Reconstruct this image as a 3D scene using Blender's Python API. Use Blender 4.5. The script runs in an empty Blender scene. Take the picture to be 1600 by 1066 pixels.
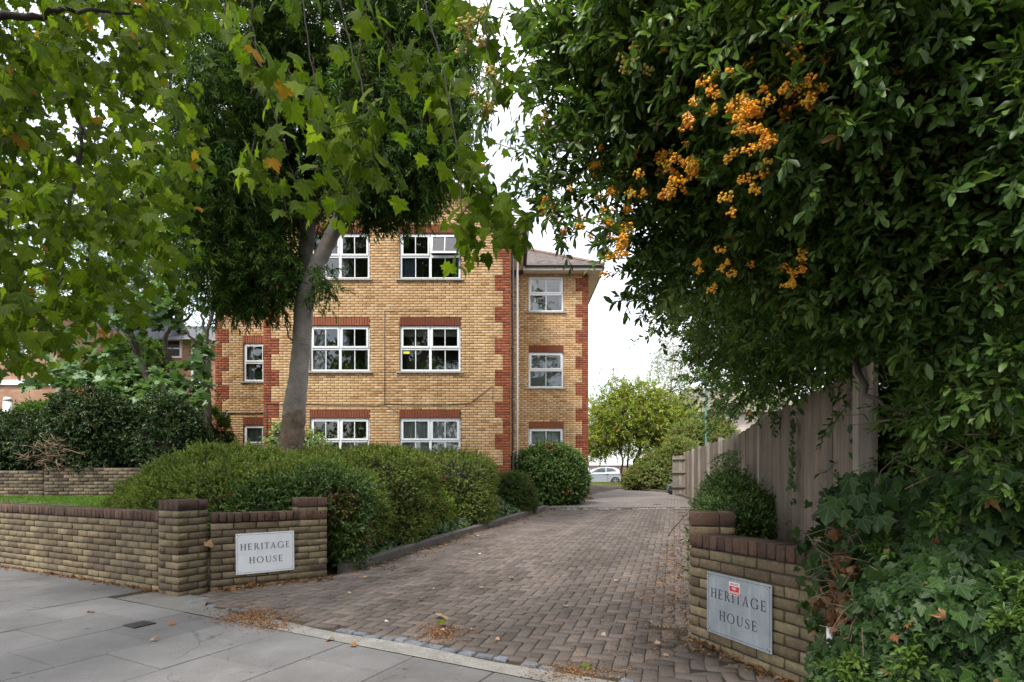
import bpy, math, random
import numpy as np
from mathutils import Vector, Matrix
PI = math.pi
rng = np.random.default_rng(7)
random.seed(7)
scene = bpy.context.scene
COL = scene.collection

# ---------------------------------------------------------------- camera
F_PX, CX, HORIZON, EYE = 870.0, 800.0, 745.0, 1.22      # 1600 px wide picture
cam_data = bpy.data.cameras.new('camera')
cam_data.sensor_width = 36.0
cam_data.lens = 36.0 * F_PX / 1600.0
cam_data.shift_y = (HORIZON - 533.0) / 1600.0
cam_data.clip_start = 0.05
cam_data.clip_end = 2000.0
cam = bpy.data.objects.new('camera', cam_data)
cam.location = (0, 0, EYE)
cam.rotation_euler = (math.radians(90), 0, 0)
COL.objects.link(cam)
scene.camera = cam

# ---------------------------------------------------------------- world, sun, exposure
SUN_EL, SUN_AZ = math.radians(58), math.radians(215)     # behind the camera, to the left; azimuth clockwise from +Y
world = bpy.data.worlds.new('World')
scene.world = world
world.use_nodes = True
wt = world.node_tree
wt.nodes.clear()
def wn(t): return wt.nodes.new(t)
w_out, w_bg, w_sky = wn('ShaderNodeOutputWorld'), wn('ShaderNodeBackground'), wn('ShaderNodeTexSky')
w_sky.sky_type = 'NISHITA'
w_sky.sun_disc = False
w_sky.sun_elevation = SUN_EL
w_sky.sun_rotation = SUN_AZ
w_sky.air_density = 1.0
w_sky.dust_density = 2.0
w_tc, w_map, w_noise, w_ramp, w_mix = wn('ShaderNodeTexCoord'), wn('ShaderNodeMapping'), wn('ShaderNodeTexNoise'), wn('ShaderNodeValToRGB'), wn('ShaderNodeMix')
w_mix.data_type = 'RGBA'
w_map.inputs['Scale'].default_value = (1.0, 1.0, 2.2)
w_noise.inputs['Scale'].default_value = 2.1
w_noise.inputs['Detail'].default_value = 6.0
w_noise.inputs['Roughness'].default_value = 0.55
w_ramp.color_ramp.elements[0].position = 0.34
w_ramp.color_ramp.elements[0].color = (0.12, 0.12, 0.12, 1)
w_ramp.color_ramp.elements[1].position = 0.60
w_ramp.color_ramp.elements[1].color = (1, 1, 1, 1)
w_mix.inputs['B'].default_value = (8.9, 9.1, 9.4, 1)      # the overcast cloud sheet
wt.links.new(w_tc.outputs['Generated'], w_map.inputs['Vector'])
wt.links.new(w_map.outputs['Vector'], w_noise.inputs['Vector'])
wt.links.new(w_noise.outputs['Fac'], w_ramp.inputs['Fac'])
wt.links.new(w_ramp.outputs['Color'], w_mix.inputs['Factor'])
wt.links.new(w_sky.outputs['Color'], w_mix.inputs['A'])
wt.links.new(w_mix.outputs['Result'], w_bg.inputs['Color'])
w_bg.inputs['Strength'].default_value = 0.085
wt.links.new(w_bg.outputs['Background'], w_out.inputs['Surface'])

sun_data = bpy.data.lights.new('sun', 'SUN')
sun_data.energy = 1.5
sun_data.angle = math.radians(14)
sun_data.color = (1.0, 0.96, 0.90)
sun = bpy.data.objects.new('sun', sun_data)
_sd = Vector((math.sin(SUN_AZ) * math.cos(SUN_EL), math.cos(SUN_AZ) * math.cos(SUN_EL), math.sin(SUN_EL)))
sun.rotation_euler = _sd.to_track_quat('Z', 'Y').to_euler()
sun.location = (-6, -8, 20)
COL.objects.link(sun)

vs = scene.view_settings
vs.view_transform = 'Standard'
vs.look = 'None'
vs.exposure = 1.72
vs.gamma = 1.0
vs.use_curve_mapping = False
scene.cycles.max_bounces = 8
scene.cycles.diffuse_bounces = 4
scene.cycles.glossy_bounces = 3
scene.cycles.transmission_bounces = 4
scene.cycles.transparent_max_bounces = 12
scene.cycles.caustics_reflective = False
scene.cycles.caustics_refractive = False
scene.cycles.use_denoising = True
scene.cycles.denoising_prefilter = 'NONE'
scene.cycles.denoising_input_passes = 'RGB_ALBEDO_NORMAL'
scene.cycles.sample_clamp_indirect = 6.0

# ---------------------------------------------------------------- geometry of the site
DR = np.array([0.892, -0.452])       # along the pavement, to the right
DN = np.array([0.452, 0.892])        # away from the road
DD = np.array([0.28, 0.96]); DD = DD / np.linalg.norm(DD)   # along the drive
DB = np.array([DD[1], -DD[0]])       # across the drive

def ground(x, y):
    n = 0.452 * x + 0.892 * y
    r = 0.892 * x - 0.452 * y
    z = -0.012 * np.clip(r + 5.57, -1.5, 8.0)
    z = z + 0.031 * (np.clip(n, 3.6, 17.0) - 3.6) + 0.005 * (np.clip(n, 17.0, 46.0) - 17.0)
    return z

def at(u, v, y):
    """point of the place seen at photo position u, v at the distance y"""
    return Vector(((u - CX) / F_PX * y, y, EYE + (HORIZON - v) / F_PX * y))

def rn(r, n):                        # pavement coordinates -> x, y
    return (DR[0] * r + DN[0] * n, DR[1] * r + DN[1] * n)

# ---------------------------------------------------------------- object helpers
def tag(o, label=None, cat=None, group=None, kind=None):
    if label: o['label'] = label
    if cat: o['category'] = cat
    if group: o['group'] = group
    if kind: o['kind'] = kind
    return o

def empty(name, loc=(0, 0, 0), parent=None):
    o = bpy.data.objects.new(name, None)
    o.empty_display_size = 0.2
    COL.objects.link(o)
    o.location = loc
    if parent is not None:
        o.parent = parent
        o.location = Vector(loc) - world_loc(parent)
    return o

def world_loc(o):
    v = Vector(o.location)
    while o.parent is not None:
        o = o.parent
        v = v + Vector(o.location)
    return v

def link(name, mesh, parent=None, loc=(0, 0, 0), rotz=0.0):
    """mesh coordinates are world coordinates relative to loc; parents are never rotated"""
    o = bpy.data.objects.new(name, mesh)
    COL.objects.link(o)
    o.location = loc
    o.rotation_euler = (0, 0, rotz)
    if parent is not None:
        o.parent = parent
        o.location = Vector(loc) - world_loc(parent)
    return o

class MB:
    """collects shapes for one mesh"""
    def __init__(self):
        self.v, self.f, self.m, self.mi = [], [], [], 0
    def add(self, verts, faces):
        b = len(self.v)
        self.v += [tuple(p) for p in verts]
        self.f += [tuple(b + i for i in f) for f in faces]
        self.m += [self.mi] * len(faces)
    def box(self, x0, x1, y0, y1, z0, z1, mat=None):
        vs_ = [Vector((x, y, z)) for z in (z0, z1) for y in (y0, y1) for x in (x0, x1)]
        if mat is not None: vs_ = [mat @ p for p in vs_]
        self.add(vs_, [(0, 2, 3, 1), (4, 5, 7, 6), (0, 1, 5, 4), (2, 6, 7, 3), (0, 4, 6, 2), (1, 3, 7, 5)])
    def tube(self, pts, radii, sides=8, cap=True):
        pts = [Vector(p) for p in pts]
        b = len(self.v)
        n = len(pts)
        up = None
        for i, p in enumerate(pts):
            t = (pts[min(i + 1, n - 1)] - pts[max(i - 1, 0)]).normalized()
            if up is None:
                up = Vector((0, 0, 1)) if abs(t.z) < 0.9 else Vector((1, 0, 0))
            a = t.cross(up).normalized(); c = a.cross(t).normalized(); up = c
            r = radii[i] if hasattr(radii, '__len__') else radii
            for k in range(sides):
                an = 2 * PI * k / sides
                self.v.append(tuple(p + a * math.cos(an) * r + c * math.sin(an) * r))
        for i in range(n - 1):
            for k in range(sides):
                k2 = (k + 1) % sides
                self.f.append((b + i * sides + k, b + i * sides + k2, b + (i + 1) * sides + k2, b + (i + 1) * sides + k)); self.m.append(self.mi)
        if cap:
            self.f.append(tuple(b + k for k in range(sides))[::-1]); self.m.append(self.mi)
            self.f.append(tuple(b + (n - 1) * sides + k for k in range(sides))); self.m.append(self.mi)
    def prism(self, poly, d0, d1, axis='y', mat=None):
        """poly in the two other axes, extruded along axis"""
        n = len(poly)
        def mk(p, d):
            q = {'y': (p[0], d, p[1]), 'x': (d, p[0], p[1]), 'z': (p[0], p[1], d)}[axis]
            q = Vector(q)
            return mat @ q if mat is not None else q
        self.add([mk(p, d0) for p in poly] + [mk(p, d1) for p in poly],
                 [tuple(range(n)), tuple(range(2 * n - 1, n - 1, -1))] + [(i, n + i, n + (i + 1) % n, (i + 1) % n) for i in range(n)])
    def mesh(self, name, mats, smooth=False, offset=None):
        me = bpy.data.meshes.new(name)
        v = self.v
        if offset is not None:
            ox, oy, oz = offset
            v = [(a - ox, b - oy, c - oz) for a, b, c in v]
        me.from_pydata(v, [], self.f)
        if not isinstance(mats, (list, tuple)): mats = [mats]
        for m in mats: me.materials.append(m)
        if len(mats) > 1: me.polygons.foreach_set('material_index', self.m)
        if smooth: me.polygons.foreach_set('use_smooth', [True] * len(self.f))
        me.update()
        return me
    def build(self, name, mats, parent=None, loc=(0, 0, 0), smooth=False, rotz=0.0, local=False):
        """local: mesh coordinates already relative to loc"""
        me = self.mesh(name, mats, smooth, None if local else loc)
        return link(name, me, parent, loc, rotz)

def np_mesh(name, V, Fc, mat, rnd=None, uv=None, smooth=False):
    """V (n,3), Fc (m,k) all faces with k corners; rnd per face; uv per corner (m*k,2)"""
    me = bpy.data.meshes.new(name)
    m, k = Fc.shape
    me.vertices.add(len(V)); me.vertices.foreach_set('co', np.ascontiguousarray(V, dtype=np.float32).ravel())
    me.loops.add(m * k); me.loops.foreach_set('vertex_index', np.ascontiguousarray(Fc, dtype=np.int32).ravel())
    me.polygons.add(m)
    me.polygons.foreach_set('loop_start', np.arange(0, m * k, k, dtype=np.int32))
    if rnd is not None:
        a = me.attributes.new('rnd', 'FLOAT', 'FACE'); a.data.foreach_set('value', np.ascontiguousarray(rnd, dtype=np.float32))
    if uv is not None:
        l = me.uv_layers.new(name='UVMap'); l.data.foreach_set('uv', np.ascontiguousarray(uv, dtype=np.float32).ravel())
    me.materials.append(mat)
    if smooth: me.polygons.foreach_set('use_smooth', np.ones(m, dtype=bool))
    me.update(calc_edges=True)
    return me

# ---------------------------------------------------------------- materials
MATS = {}
def new_mat(name):
    m = bpy.data.materials.new(name); m.use_nodes = True
    nt = m.node_tree; nt.nodes.clear()
    out = nt.nodes.new('ShaderNodeOutputMaterial')
    MATS[name] = m
    return m, nt, out
def N(nt, t, **kw):
    n = nt.nodes.new(t)
    for k, v in kw.items():
        if k in n.inputs.keys(): n.inputs[k].default_value = v
        else: setattr(n, k, v)
    return n
def L(nt, a, b): nt.links.new(a, b)
def ramp(nt, fac, stops, interp='LINEAR'):
    r = nt.nodes.new('ShaderNodeValToRGB'); cr = r.color_ramp; cr.interpolation = interp
    while len(cr.elements) < len(stops): cr.elements.new(0.5)
    for e, (p, c) in zip(cr.elements, stops):
        e.position = p; e.color = (c[0], c[1], c[2], 1) if len(c) == 3 else c
    if fac is not None: L(nt, fac, r.inputs['Fac'])
    return r.outputs['Color']
def mixc(nt, fac, a, b, mode='MIX'):
    m = nt.nodes.new('ShaderNodeMix'); m.data_type = 'RGBA'; m.blend_type = mode
    for key, x in (('Factor', fac), ('A', a), ('B', b)):
        s = m.inputs[key] if key == 'Factor' else [i for i in m.inputs if i.name == key and i.type == 'RGBA'][0]
        if hasattr(x, 'is_linked'): L(nt, x, s)
        elif isinstance(x, (int, float)): s.default_value = x
        else: s.default_value = (x[0], x[1], x[2], 1)
    return [o for o in m.outputs if o.type == 'RGBA'][0]
def math_(nt, op, a, b=None, c=None):
    m = nt.nodes.new('ShaderNodeMath'); m.operation = op
    for i, x in enumerate((a, b, c)):
        if x is None: continue
        if hasattr(x, 'is_linked'): L(nt, x, m.inputs[i])
        else: m.inputs[i].default_value = x
    return m.outputs[0]
def rnd_socket(nt):
    a = N(nt, 'ShaderNodeAttribute', attribute_name='rnd'); oi = nt.nodes.new('ShaderNodeObjectInfo')
    return math_(nt, 'FRACT', math_(nt, 'ADD', a.outputs['Fac'], oi.outputs['Random']))
def wpos(nt):
    return nt.nodes.new('ShaderNodeNewGeometry').outputs['Position']
def noise(nt, scale, detail=4.0, rough=0.55, vec=None, out='Fac', dim='3D'):
    n = N(nt, 'ShaderNodeTexNoise', Scale=scale, Detail=detail, Roughness=rough)
    L(nt, vec if vec is not None else wpos(nt), n.inputs['Vector'])
    return n.outputs[out]
def bump(nt, h, strength=0.3, dist=0.01):
    b = N(nt, 'ShaderNodeBump', Strength=strength, Distance=dist); L(nt, h, b.inputs['Height']); return b.outputs['Normal']
def principled(nt, out, color, rough=0.6, normal=None, metallic=0.0, spec=0.5):
    p = nt.nodes.new('ShaderNodeBsdfPrincipled')
    if hasattr(color, 'is_linked'): L(nt, color, p.inputs['Base Color'])
    else: p.inputs['Base Color'].default_value = (*color, 1)
    if hasattr(rough, 'is_linked'): L(nt, rough, p.inputs['Roughness'])
    else: p.inputs['Roughness'].default_value = rough
    p.inputs['Metallic'].default_value = metallic
    p.inputs['Specular IOR Level'].default_value = spec
    if normal is not None: L(nt, normal, p.inputs['Normal'])
    if out is not None: L(nt, p.outputs['BSDF'], out.inputs['Surface'])
    return p

def mat_plain(name, color, rough=0.6, var=0.12, scale=8.0, metallic=0.0, spec=0.5, bumpy=0.0):
    m, nt, out = new_mat(name)
    n = noise(nt, scale, 5.0, 0.6)
    lo = tuple(c * (1 - var * 1.6) for c in color); hi = tuple(min(1, c * (1 + var)) for c in color)
    c = ramp(nt, n, [(0.28, lo), (0.72, hi)])
    principled(nt, out, c, rough, bump(nt, noise(nt, scale * 6, 3.0), bumpy, 0.01) if bumpy else None, metallic, spec)
    return m

def mat_brick(name, stops, stain=(0.10, 0.085, 0.06), stain_amt=0.35, speck=0.25, rough=0.88, moss=None):
    """colour of each brick from its own random number, fine speckle and patchy stains on top"""
    m, nt, out = new_mat(name)
    c = ramp(nt, rnd_socket(nt), stops)
    sp = ramp(nt, noise(nt, 130.0, 3.0, 0.7), [(0.35, (1 - speck,) * 3), (0.60, (1.0, 1.0, 1.0))])
    c = mixc(nt, 1.0, c, sp, 'MULTIPLY')
    sm = ramp(nt, noise(nt, 26.0, 3.0, 0.6), [(0.33, (0.72, 0.70, 0.68)), (0.62, (1.08, 1.06, 1.04))])
    c = mixc(nt, 0.8, c, sm, 'MULTIPLY')
    st = ramp(nt, noise(nt, 1.7, 5.0, 0.6), [(0.46, (0, 0, 0)), (0.72, (1, 1, 1))])
    c = mixc(nt, math_(nt, 'MULTIPLY', st, stain_amt), c, stain)
    mpv = N(nt, 'ShaderNodeMapping'); mpv.inputs['Scale'].default_value = (5.0, 5.0, 0.45); L(nt, wpos(nt), mpv.inputs['Vector'])
    vs_ = ramp(nt, noise(nt, 1.0, 5.0, 0.65, mpv.outputs[0]), [(0.36, (0.84, 0.82, 0.80)), (0.60, (1.04, 1.04, 1.03))])
    c = mixc(nt, 0.8, c, vs_, 'MULTIPLY')
    if moss:
        st2 = ramp(nt, noise(nt, 4.2, 6.0, 0.7), [(0.55, (0, 0, 0)), (0.70, (1, 1, 1))])
        c = mixc(nt, math_(nt, 'MULTIPLY', st2, 0.55), c, moss)
    principled(nt, out, c, rough, bump(nt, noise(nt, 160.0, 3.0, 0.7), 0.35, 0.004), spec=0.25)
    return m

def mat_leaf(name, dark, mid, light, trans=0.35, rough=0.42, vein=None, odd=None, odd_at=0.97, spec=0.35, tcol=None, patch=None):
    """leaf colour by its own random number; light also passes through the blade"""
    m, nt, out = new_mat(name)
    stops = [(0.0, dark), (0.45, mid), (0.9 if odd else 1.0, light)]
    if odd: stops += [(odd_at - 0.005, light), (odd_at, odd)]
    c = ramp(nt, rnd_socket(nt), stops)
    pv = ramp(nt, noise(nt, patch[0] if patch else 0.9, 4.0), [(0.3, patch[1] if patch else (0.80, 0.86, 0.80)), (0.7, patch[2] if patch else (1.14, 1.08, 1.0))])
    c = mixc(nt, 0.85, c, pv, 'MULTIPLY')
    if vein:
        uvn = nt.nodes.new('ShaderNodeUVMap')
        sep = nt.nodes.new('ShaderNodeSeparateXYZ'); L(nt, uvn.outputs['UV'], sep.inputs[0])
        ax = math_(nt, 'ABSOLUTE', sep.outputs[0])
        ang = math_(nt, 'ARCTAN2', ax, math_(nt, 'ADD', sep.outputs[1], 0.02))
        rad = math_(nt, 'SQRT', math_(nt, 'ADD', math_(nt, 'MULTIPLY', ax, ax), math_(nt, 'MULTIPLY', sep.outputs[1], sep.outputs[1])))
        tot = None
        for a0 in vein['angles']:
            d = math_(nt, 'MULTIPLY', math_(nt, 'ABSOLUTE', math_(nt, 'SUBTRACT', ang, a0)), rad)
            k = math_(nt, 'LESS_THAN', d, vein['w'])
            tot = k if tot is None else math_(nt, 'MAXIMUM', tot, k)
        c = mixc(nt, math_(nt, 'MULTIPLY', tot, vein['amt']), c, vein['color'])
    p = principled(nt, None, c, rough, spec=spec)
    t = nt.nodes.new('ShaderNodeBsdfTranslucent')
    tc = mixc(nt, 1.0, c, tcol or (1.25, 1.35, 0.55), 'MULTIPLY')
    L(nt, tc, t.inputs['Color'])
    mx = nt.nodes.new('ShaderNodeMixShader'); mx.inputs[0].default_value = trans
    L(nt, p.outputs['BSDF'], mx.inputs[1]); L(nt, t.outputs['BSDF'], mx.inputs[2])
    L(nt, mx.outputs[0], out.inputs['Surface'])
    return m

def mat_glass(name, tint=(0.85, 0.9, 0.9)):
    m, nt, out = new_mat(name)
    fr = N(nt, 'ShaderNodeFresnel', IOR=1.52)
    tr = N(nt, 'ShaderNodeBsdfTransparent', Color=(*tint, 1)); gl = N(nt, 'ShaderNodeBsdfGlossy', Color=(1, 1, 1, 1), Roughness=0.015)
    nz = bump(nt, noise(nt, 1.6, 2.0), 0.04, 0.05); L(nt, nz, gl.inputs['Normal'])
    f2 = math_(nt, 'MINIMUM', math_(nt, 'ADD', math_(nt, 'MULTIPLY', fr.outputs[0], 1.7), 0.03), 1.0)
    mx = nt.nodes.new('ShaderNodeMixShader'); L(nt, f2, mx.inputs[0]); L(nt, tr.outputs[0], mx.inputs[1]); L(nt, gl.outputs[0], mx.inputs[2])
    L(nt, mx.outputs[0], out.inputs['Surface'])
    return m

BUFF = mat_brick('buff_brick', [(0.0, (0.38, 0.215, 0.10)), (0.08, (0.51, 0.315, 0.16)), (0.35, (0.585, 0.383, 0.20)), (0.7, (0.62, 0.422, 0.228)), (1.0, (0.67, 0.48, 0.28))],
                 stain=(0.32, 0.18, 0.085), stain_amt=0.26, speck=0.14)
RED = mat_brick('red_brick', [(0.0, (0.20, 0.058, 0.03)), (0.4, (0.30, 0.092, 0.046)), (1.0, (0.37, 0.125, 0.065))], stain=(0.10, 0.03, 0.02), stain_amt=0.25, speck=0.15)
STOCK = mat_brick('stock_brick', [(0.0, (0.13, 0.095, 0.064)), (0.2, (0.19, 0.145, 0.092)), (0.55, (0.23, 0.185, 0.114)), (0.85, (0.27, 0.225, 0.132)), (1.0, (0.34, 0.27, 0.17))],
                  stain=(0.085, 0.066, 0.054), stain_amt=0.6, speck=0.4)
OLDSTOCK = mat_brick('weathered_brick', [(0.0, (0.075, 0.058, 0.045)), (0.3, (0.15, 0.115, 0.08)), (0.75, (0.22, 0.18, 0.125)), (1.0, (0.30, 0.22, 0.15))],
                     stain=(0.05, 0.042, 0.035), stain_amt=0.8, speck=0.45, moss=(0.05, 0.06, 0.02))
CAPB = mat_brick('cap_brick', [(0.0, (0.085, 0.054, 0.041)), (0.5, (0.12, 0.074, 0.054)), (1.0, (0.165, 0.098, 0.07))], stain=(0.05, 0.04, 0.036), stain_amt=0.5, speck=0.3)
NEIGH = mat_brick('neighbour_brick', [(0.0, (0.26, 0.12, 0.07)), (0.5, (0.36, 0.19, 0.11)), (1.0, (0.46, 0.27, 0.17))], stain=(0.15, 0.09, 0.06), stain_amt=0.4)
MORTAR = mat_plain('mortar', (0.085, 0.055, 0.034), 0.95, 0.2, 14, bumpy=0.3)
MORTAR_D = mat_plain('garden_mortar', (0.062, 0.046, 0.034), 0.95, 0.3, 9, bumpy=0.4)
UPVC = mat_plain('white_upvc', (0.80, 0.81, 0.83), 0.32, 0.04, 3)
SOFFIT = mat_plain('painted_soffit', (0.74, 0.70, 0.64), 0.6, 0.08, 2)
FASCIA = mat_plain('white_fascia', (0.78, 0.78, 0.78), 0.45, 0.08, 5)
SILL = mat_plain('stone_sill', (0.36, 0.34, 0.31), 0.85, 0.2, 18)
PIPE = mat_plain('grey_pipe', (0.17, 0.155, 0.15), 0.5, 0.2, 12)
GUTTER = mat_plain('dark_gutter', (0.06, 0.062, 0.068), 0.45, 0.2, 12)
TILE = mat_plain('roof_tile', (0.20, 0.165, 0.145), 0.85, 0.35, 5, bumpy=0.3)
RIDGE = mat_plain('ridge_tile', (0.24, 0.15, 0.12), 0.85, 0.25, 9)
CABLE = mat_plain('black_cable', (0.05, 0.04, 0.034), 0.6, 0.1, 9)
ROOM = mat_plain('room_wall', (0.38, 0.36, 0.33), 0.9, 0.3, 0.8)
CURTAIN = mat_plain('pale_curtain', (0.70, 0.72, 0.74), 0.9, 0.08, 6)
BLUECURT = mat_plain('blue_curtain', (0.42, 0.52, 0.72), 0.9, 0.08, 6)
BLIND = mat_plain('slatted_blind', (0.50, 0.50, 0.47), 0.7, 0.08, 6)
GLASS = mat_glass('window_glass')
NOTICE = mat_plain('yellow_notice', (0.75, 0.72, 0.05), 0.6, 0.05, 6)
POTPLANT = mat_plain('pot_plant_green', (0.10, 0.17, 0.04), 0.6, 0.4, 30)
# ================================================================ ground, pavement, drive
def mat_ground(name, stops, scale, rough=0.95, fine=60.0, bumps=0.6, extra=None):
    m, nt, out = new_mat(name)
    c = ramp(nt, noise(nt, scale, 6.0, 0.62), stops)
    f = ramp(nt, noise(nt, fine, 4.0, 0.7), [(0.3, (0.68, 0.68, 0.68)), (0.7, (1.18, 1.18, 1.18))])
    c = mixc(nt, 1.0, c, f, 'MULTIPLY')
    if extra: c = extra(nt, c)
    principled(nt, out, c, rough, bump(nt, noise(nt, fine * 1.4, 4.0, 0.7), bumps, 0.01), spec=0.25)
    return m

SOIL = mat_ground('garden_soil', [(0.3, (0.045, 0.032, 0.022)), (0.7, (0.085, 0.062, 0.04))], 2.2)
DIRT = mat_ground('joint_dirt', [(0.3, (0.038, 0.030, 0.022)), (0.55, (0.062, 0.05, 0.034)), (0.72, (0.075, 0.066, 0.032))], 3.1)
GRASSBASE = mat_ground('turf_base', [(0.3, (0.05, 0.075, 0.018)), (0.7, (0.10, 0.14, 0.035))], 3.0)

def slab_extra(nt, c):
    st = ramp(nt, noise(nt, 1.1, 5.0, 0.65), [(0.42, (1, 1, 1)), (0.62, (0.80, 0.79, 0.78)), (0.75, (0.66, 0.64, 0.63))])
    c = mixc(nt, 1.0, c, st, 'MULTIPLY')
    tone = ramp(nt, rnd_socket(nt), [(0.0, (0.86, 0.86, 0.87)), (1.0, (1.10, 1.09, 1.08))])
    c = mixc(nt, 1.0, c, tone, 'MULTIPLY')
    wv = N(nt, 'ShaderNodeVectorMath', operation='ADD'); L(nt, wpos(nt), wv.inputs[0])
    sc = N(nt, 'ShaderNodeVectorMath', operation='SCALE'); L(nt, noise(nt, 5.0, 4.0, 0.6, None, 'Color'), sc.inputs[0]); sc.inputs['Scale'].default_value = 0.22; L(nt, sc.outputs[0], wv.inputs[1])
    vo = N(nt, 'ShaderNodeTexVoronoi', feature='DISTANCE_TO_EDGE', Scale=0.75); L(nt, wv.outputs[0], vo.inputs['Vector'])
    cr = ramp(nt, vo.outputs['Distance'], [(0.0, (1, 1, 1)), (0.006, (0, 0, 0))])
    cm = ramp(nt, noise(nt, 0.8, 2.0), [(0.5, (0, 0, 0)), (0.56, (1, 1, 1))])
    c = mixc(nt, math_(nt, 'MULTIPLY', math_(nt, 'MULTIPLY', cr, cm), 0.75), c, (0.05, 0.046, 0.04))
    lt = ramp(nt, noise(nt, 2.4, 6.0, 0.7), [(0.60, (1, 1, 1)), (0.70, (1.18, 1.17, 1.14))])
    c = mixc(nt, 1.0, c, lt, 'MULTIPLY')
    gum = ramp(nt, noise(nt, 13.0, 1.0, 0.4), [(0.74, (1, 1, 1)), (0.77, (0.62, 0.61, 0.6))])
    return mixc(nt, 1.0, c, gum, 'MULTIPLY')
SLAB = mat_ground('concrete_slab', [(0.3, (0.128, 0.125, 0.124)), (0.7, (0.182, 0.178, 0.176))], 0.9, 0.86, 170.0, 0.35, slab_extra)
STRIP = mat_ground('pale_concrete', [(0.3, (0.19, 0.18, 0.16)), (0.7, (0.31, 0.30, 0.275))], 5.0, 0.95, 70.0, 1.0)
KERBM = mat_ground('kerb_concrete', [(0.3, (0.085, 0.074, 0.062)), (0.7, (0.16, 0.145, 0.125))], 3.0, 0.95, 60.0, 0.7)
SETT = mat_ground('blue_grey_sett', [(0.3, (0.10, 0.115, 0.14)), (0.7, (0.20, 0.215, 0.235))], 9.0, 0.85, 80.0, 0.8)
SETT2 = mat_ground('worn_sett', [(0.3, (0.13, 0.12, 0.11)), (0.7, (0.25, 0.235, 0.22))], 9.0, 0.9, 80.0, 0.8)
def paver_extra(nt, c):
    tone = ramp(nt, rnd_socket(nt), [(0.0, (0.70, 0.68, 0.68)), (0.3, (0.92, 0.90, 0.89)), (0.75, (1.06, 1.05, 1.04)), (1.0, (1.24, 1.14, 1.10))])
    c = mixc(nt, 1.0, c, tone, 'MULTIPLY')
    d = ramp(nt, noise(nt, 0.75, 5.0, 0.6), [(0.45, (0, 0, 0)), (0.75, (1, 1, 1))])
    c = mixc(nt, math_(nt, 'MULTIPLY', d, 0.5), c, (0.085, 0.068, 0.048))
    mpt = N(nt, 'ShaderNodeMapping'); mpt.inputs['Rotation'].default_value = (0, 0, -math.atan2(DD[1], DD[0])); mpt2 = N(nt, 'ShaderNodeMapping'); mpt2.inputs['Scale'].default_value = (0.16, 1.5, 1.0)
    L(nt, wpos(nt), mpt.inputs['Vector']); L(nt, mpt.outputs[0], mpt2.inputs['Vector'])
    tr_ = ramp(nt, noise(nt, 1.0, 5.0, 0.6, mpt2.outputs[0]), [(0.38, (0.80, 0.79, 0.78)), (0.62, (1.14, 1.13, 1.12))])
    c = mixc(nt, 1.0, c, tr_, 'MULTIPLY')
    ms = ramp(nt, noise(nt, 2.6, 5.0, 0.7), [(0.62, (0, 0, 0)), (0.74, (1, 1, 1))])
    return mixc(nt, math_(nt, 'MULTIPLY', ms, 0.35), c, (0.075, 0.075, 0.035))
PAVER = mat_ground('block_paver', [(0.3, (0.116, 0.098, 0.087)), (0.7, (0.164, 0.140, 0.126))], 1.3, 0.9, 110.0, 0.5, paver_extra)
ASPH = mat_ground('far_paving', [(0.3, (0.16, 0.14, 0.13)), (0.7, (0.22, 0.20, 0.185))], 1.0, 0.95, 50.0, 0.3)

# terrain sheet reaching the horizon, a few centimetres below every paved surface
def garden_z(x, y):
    """raised garden on the left of the drive, the terrain elsewhere"""
    g = ground(x, y)
    kx = -2.05 + 0.355 * (y - 6.87)                       # kerb line of the drive
    n = 0.452 * x + 0.892 * y
    inside = np.clip((kx - 0.35 - x) / 1.6, 0, 1) * np.clip((n - 4.0) / 1.5, 0, 1) * np.clip((y - 5.9) / 1.0, 0, 1)
    gar = 0.46 + 0.03 * np.clip(y - 6, 0, 9) + 0.028 * np.clip(-x - 3, 0, 6)
    gar = np.maximum(gar, g)
    return g + (gar - g) * inside
def sheet(name, xs, ys, zf, mat, kind='structure', dz=0.0):
    X, Y = np.meshgrid(xs, ys)
    Z = zf(X, Y) + dz
    V = np.stack([X.ravel(), Y.ravel(), Z.ravel()], 1)
    nx, ny = len(xs), len(ys)
    i = np.arange((nx - 1) * (ny - 1)); a = (i // (nx - 1)) * nx + i % (nx - 1)
    o = link(name, np_mesh(name, V, np.stack([a, a + 1, a + nx + 1, a + nx], 1), mat, smooth=True))
    return tag(o, kind=kind)
xs = np.concatenate([np.linspace(-600, -30, 8), np.linspace(-25, -12, 10), np.linspace(-11, 8, 96), np.linspace(9, 25, 12), np.linspace(30, 600, 8)])
ys = np.concatenate([np.linspace(-300, -20, 5), np.linspace(-10, 2, 8), np.linspace(2.4, 22, 90), np.linspace(23, 60, 16), np.linspace(80, 900, 8)])
sheet('ground', xs, ys, garden_z, SOIL, dz=-0.06)

# ---- pavement of slabs (children)
def flat_mesh(name, poly, mat, zf, dz, thick=0.05, bevel=0.004):
    """a slab: polygon top following the ground, chamfered rim, skirts"""
    n = len(poly)
    c = np.mean(poly, 0)
    top = [p + (c - p) / np.linalg.norm(c - p) * bevel for p in poly]
    v = [(p[0], p[1], float(zf(p[0], p[1])) + dz) for p in top] + [(p[0], p[1], float(zf(p[0], p[1])) + dz - bevel) for p in poly] + \
        [(p[0], p[1], float(zf(p[0], p[1])) + dz - thick) for p in poly]
    f = [tuple(range(n))]
    for k in range(n):
        k2 = (k + 1) % n
        f += [(k, n + k, n + k2, k2), (n + k, 2 * n + k, 2 * n + k2, n + k2)]
    # faces wound counter-clockwise from above need the rim reversed
    mb = MB(); mb.add([tuple(np.array(q) - np.array([c[0], c[1], 0])) for q in v], f)
    return mb.mesh(name, mat), (float(c[0]), float(c[1]), 0.0)

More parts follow.
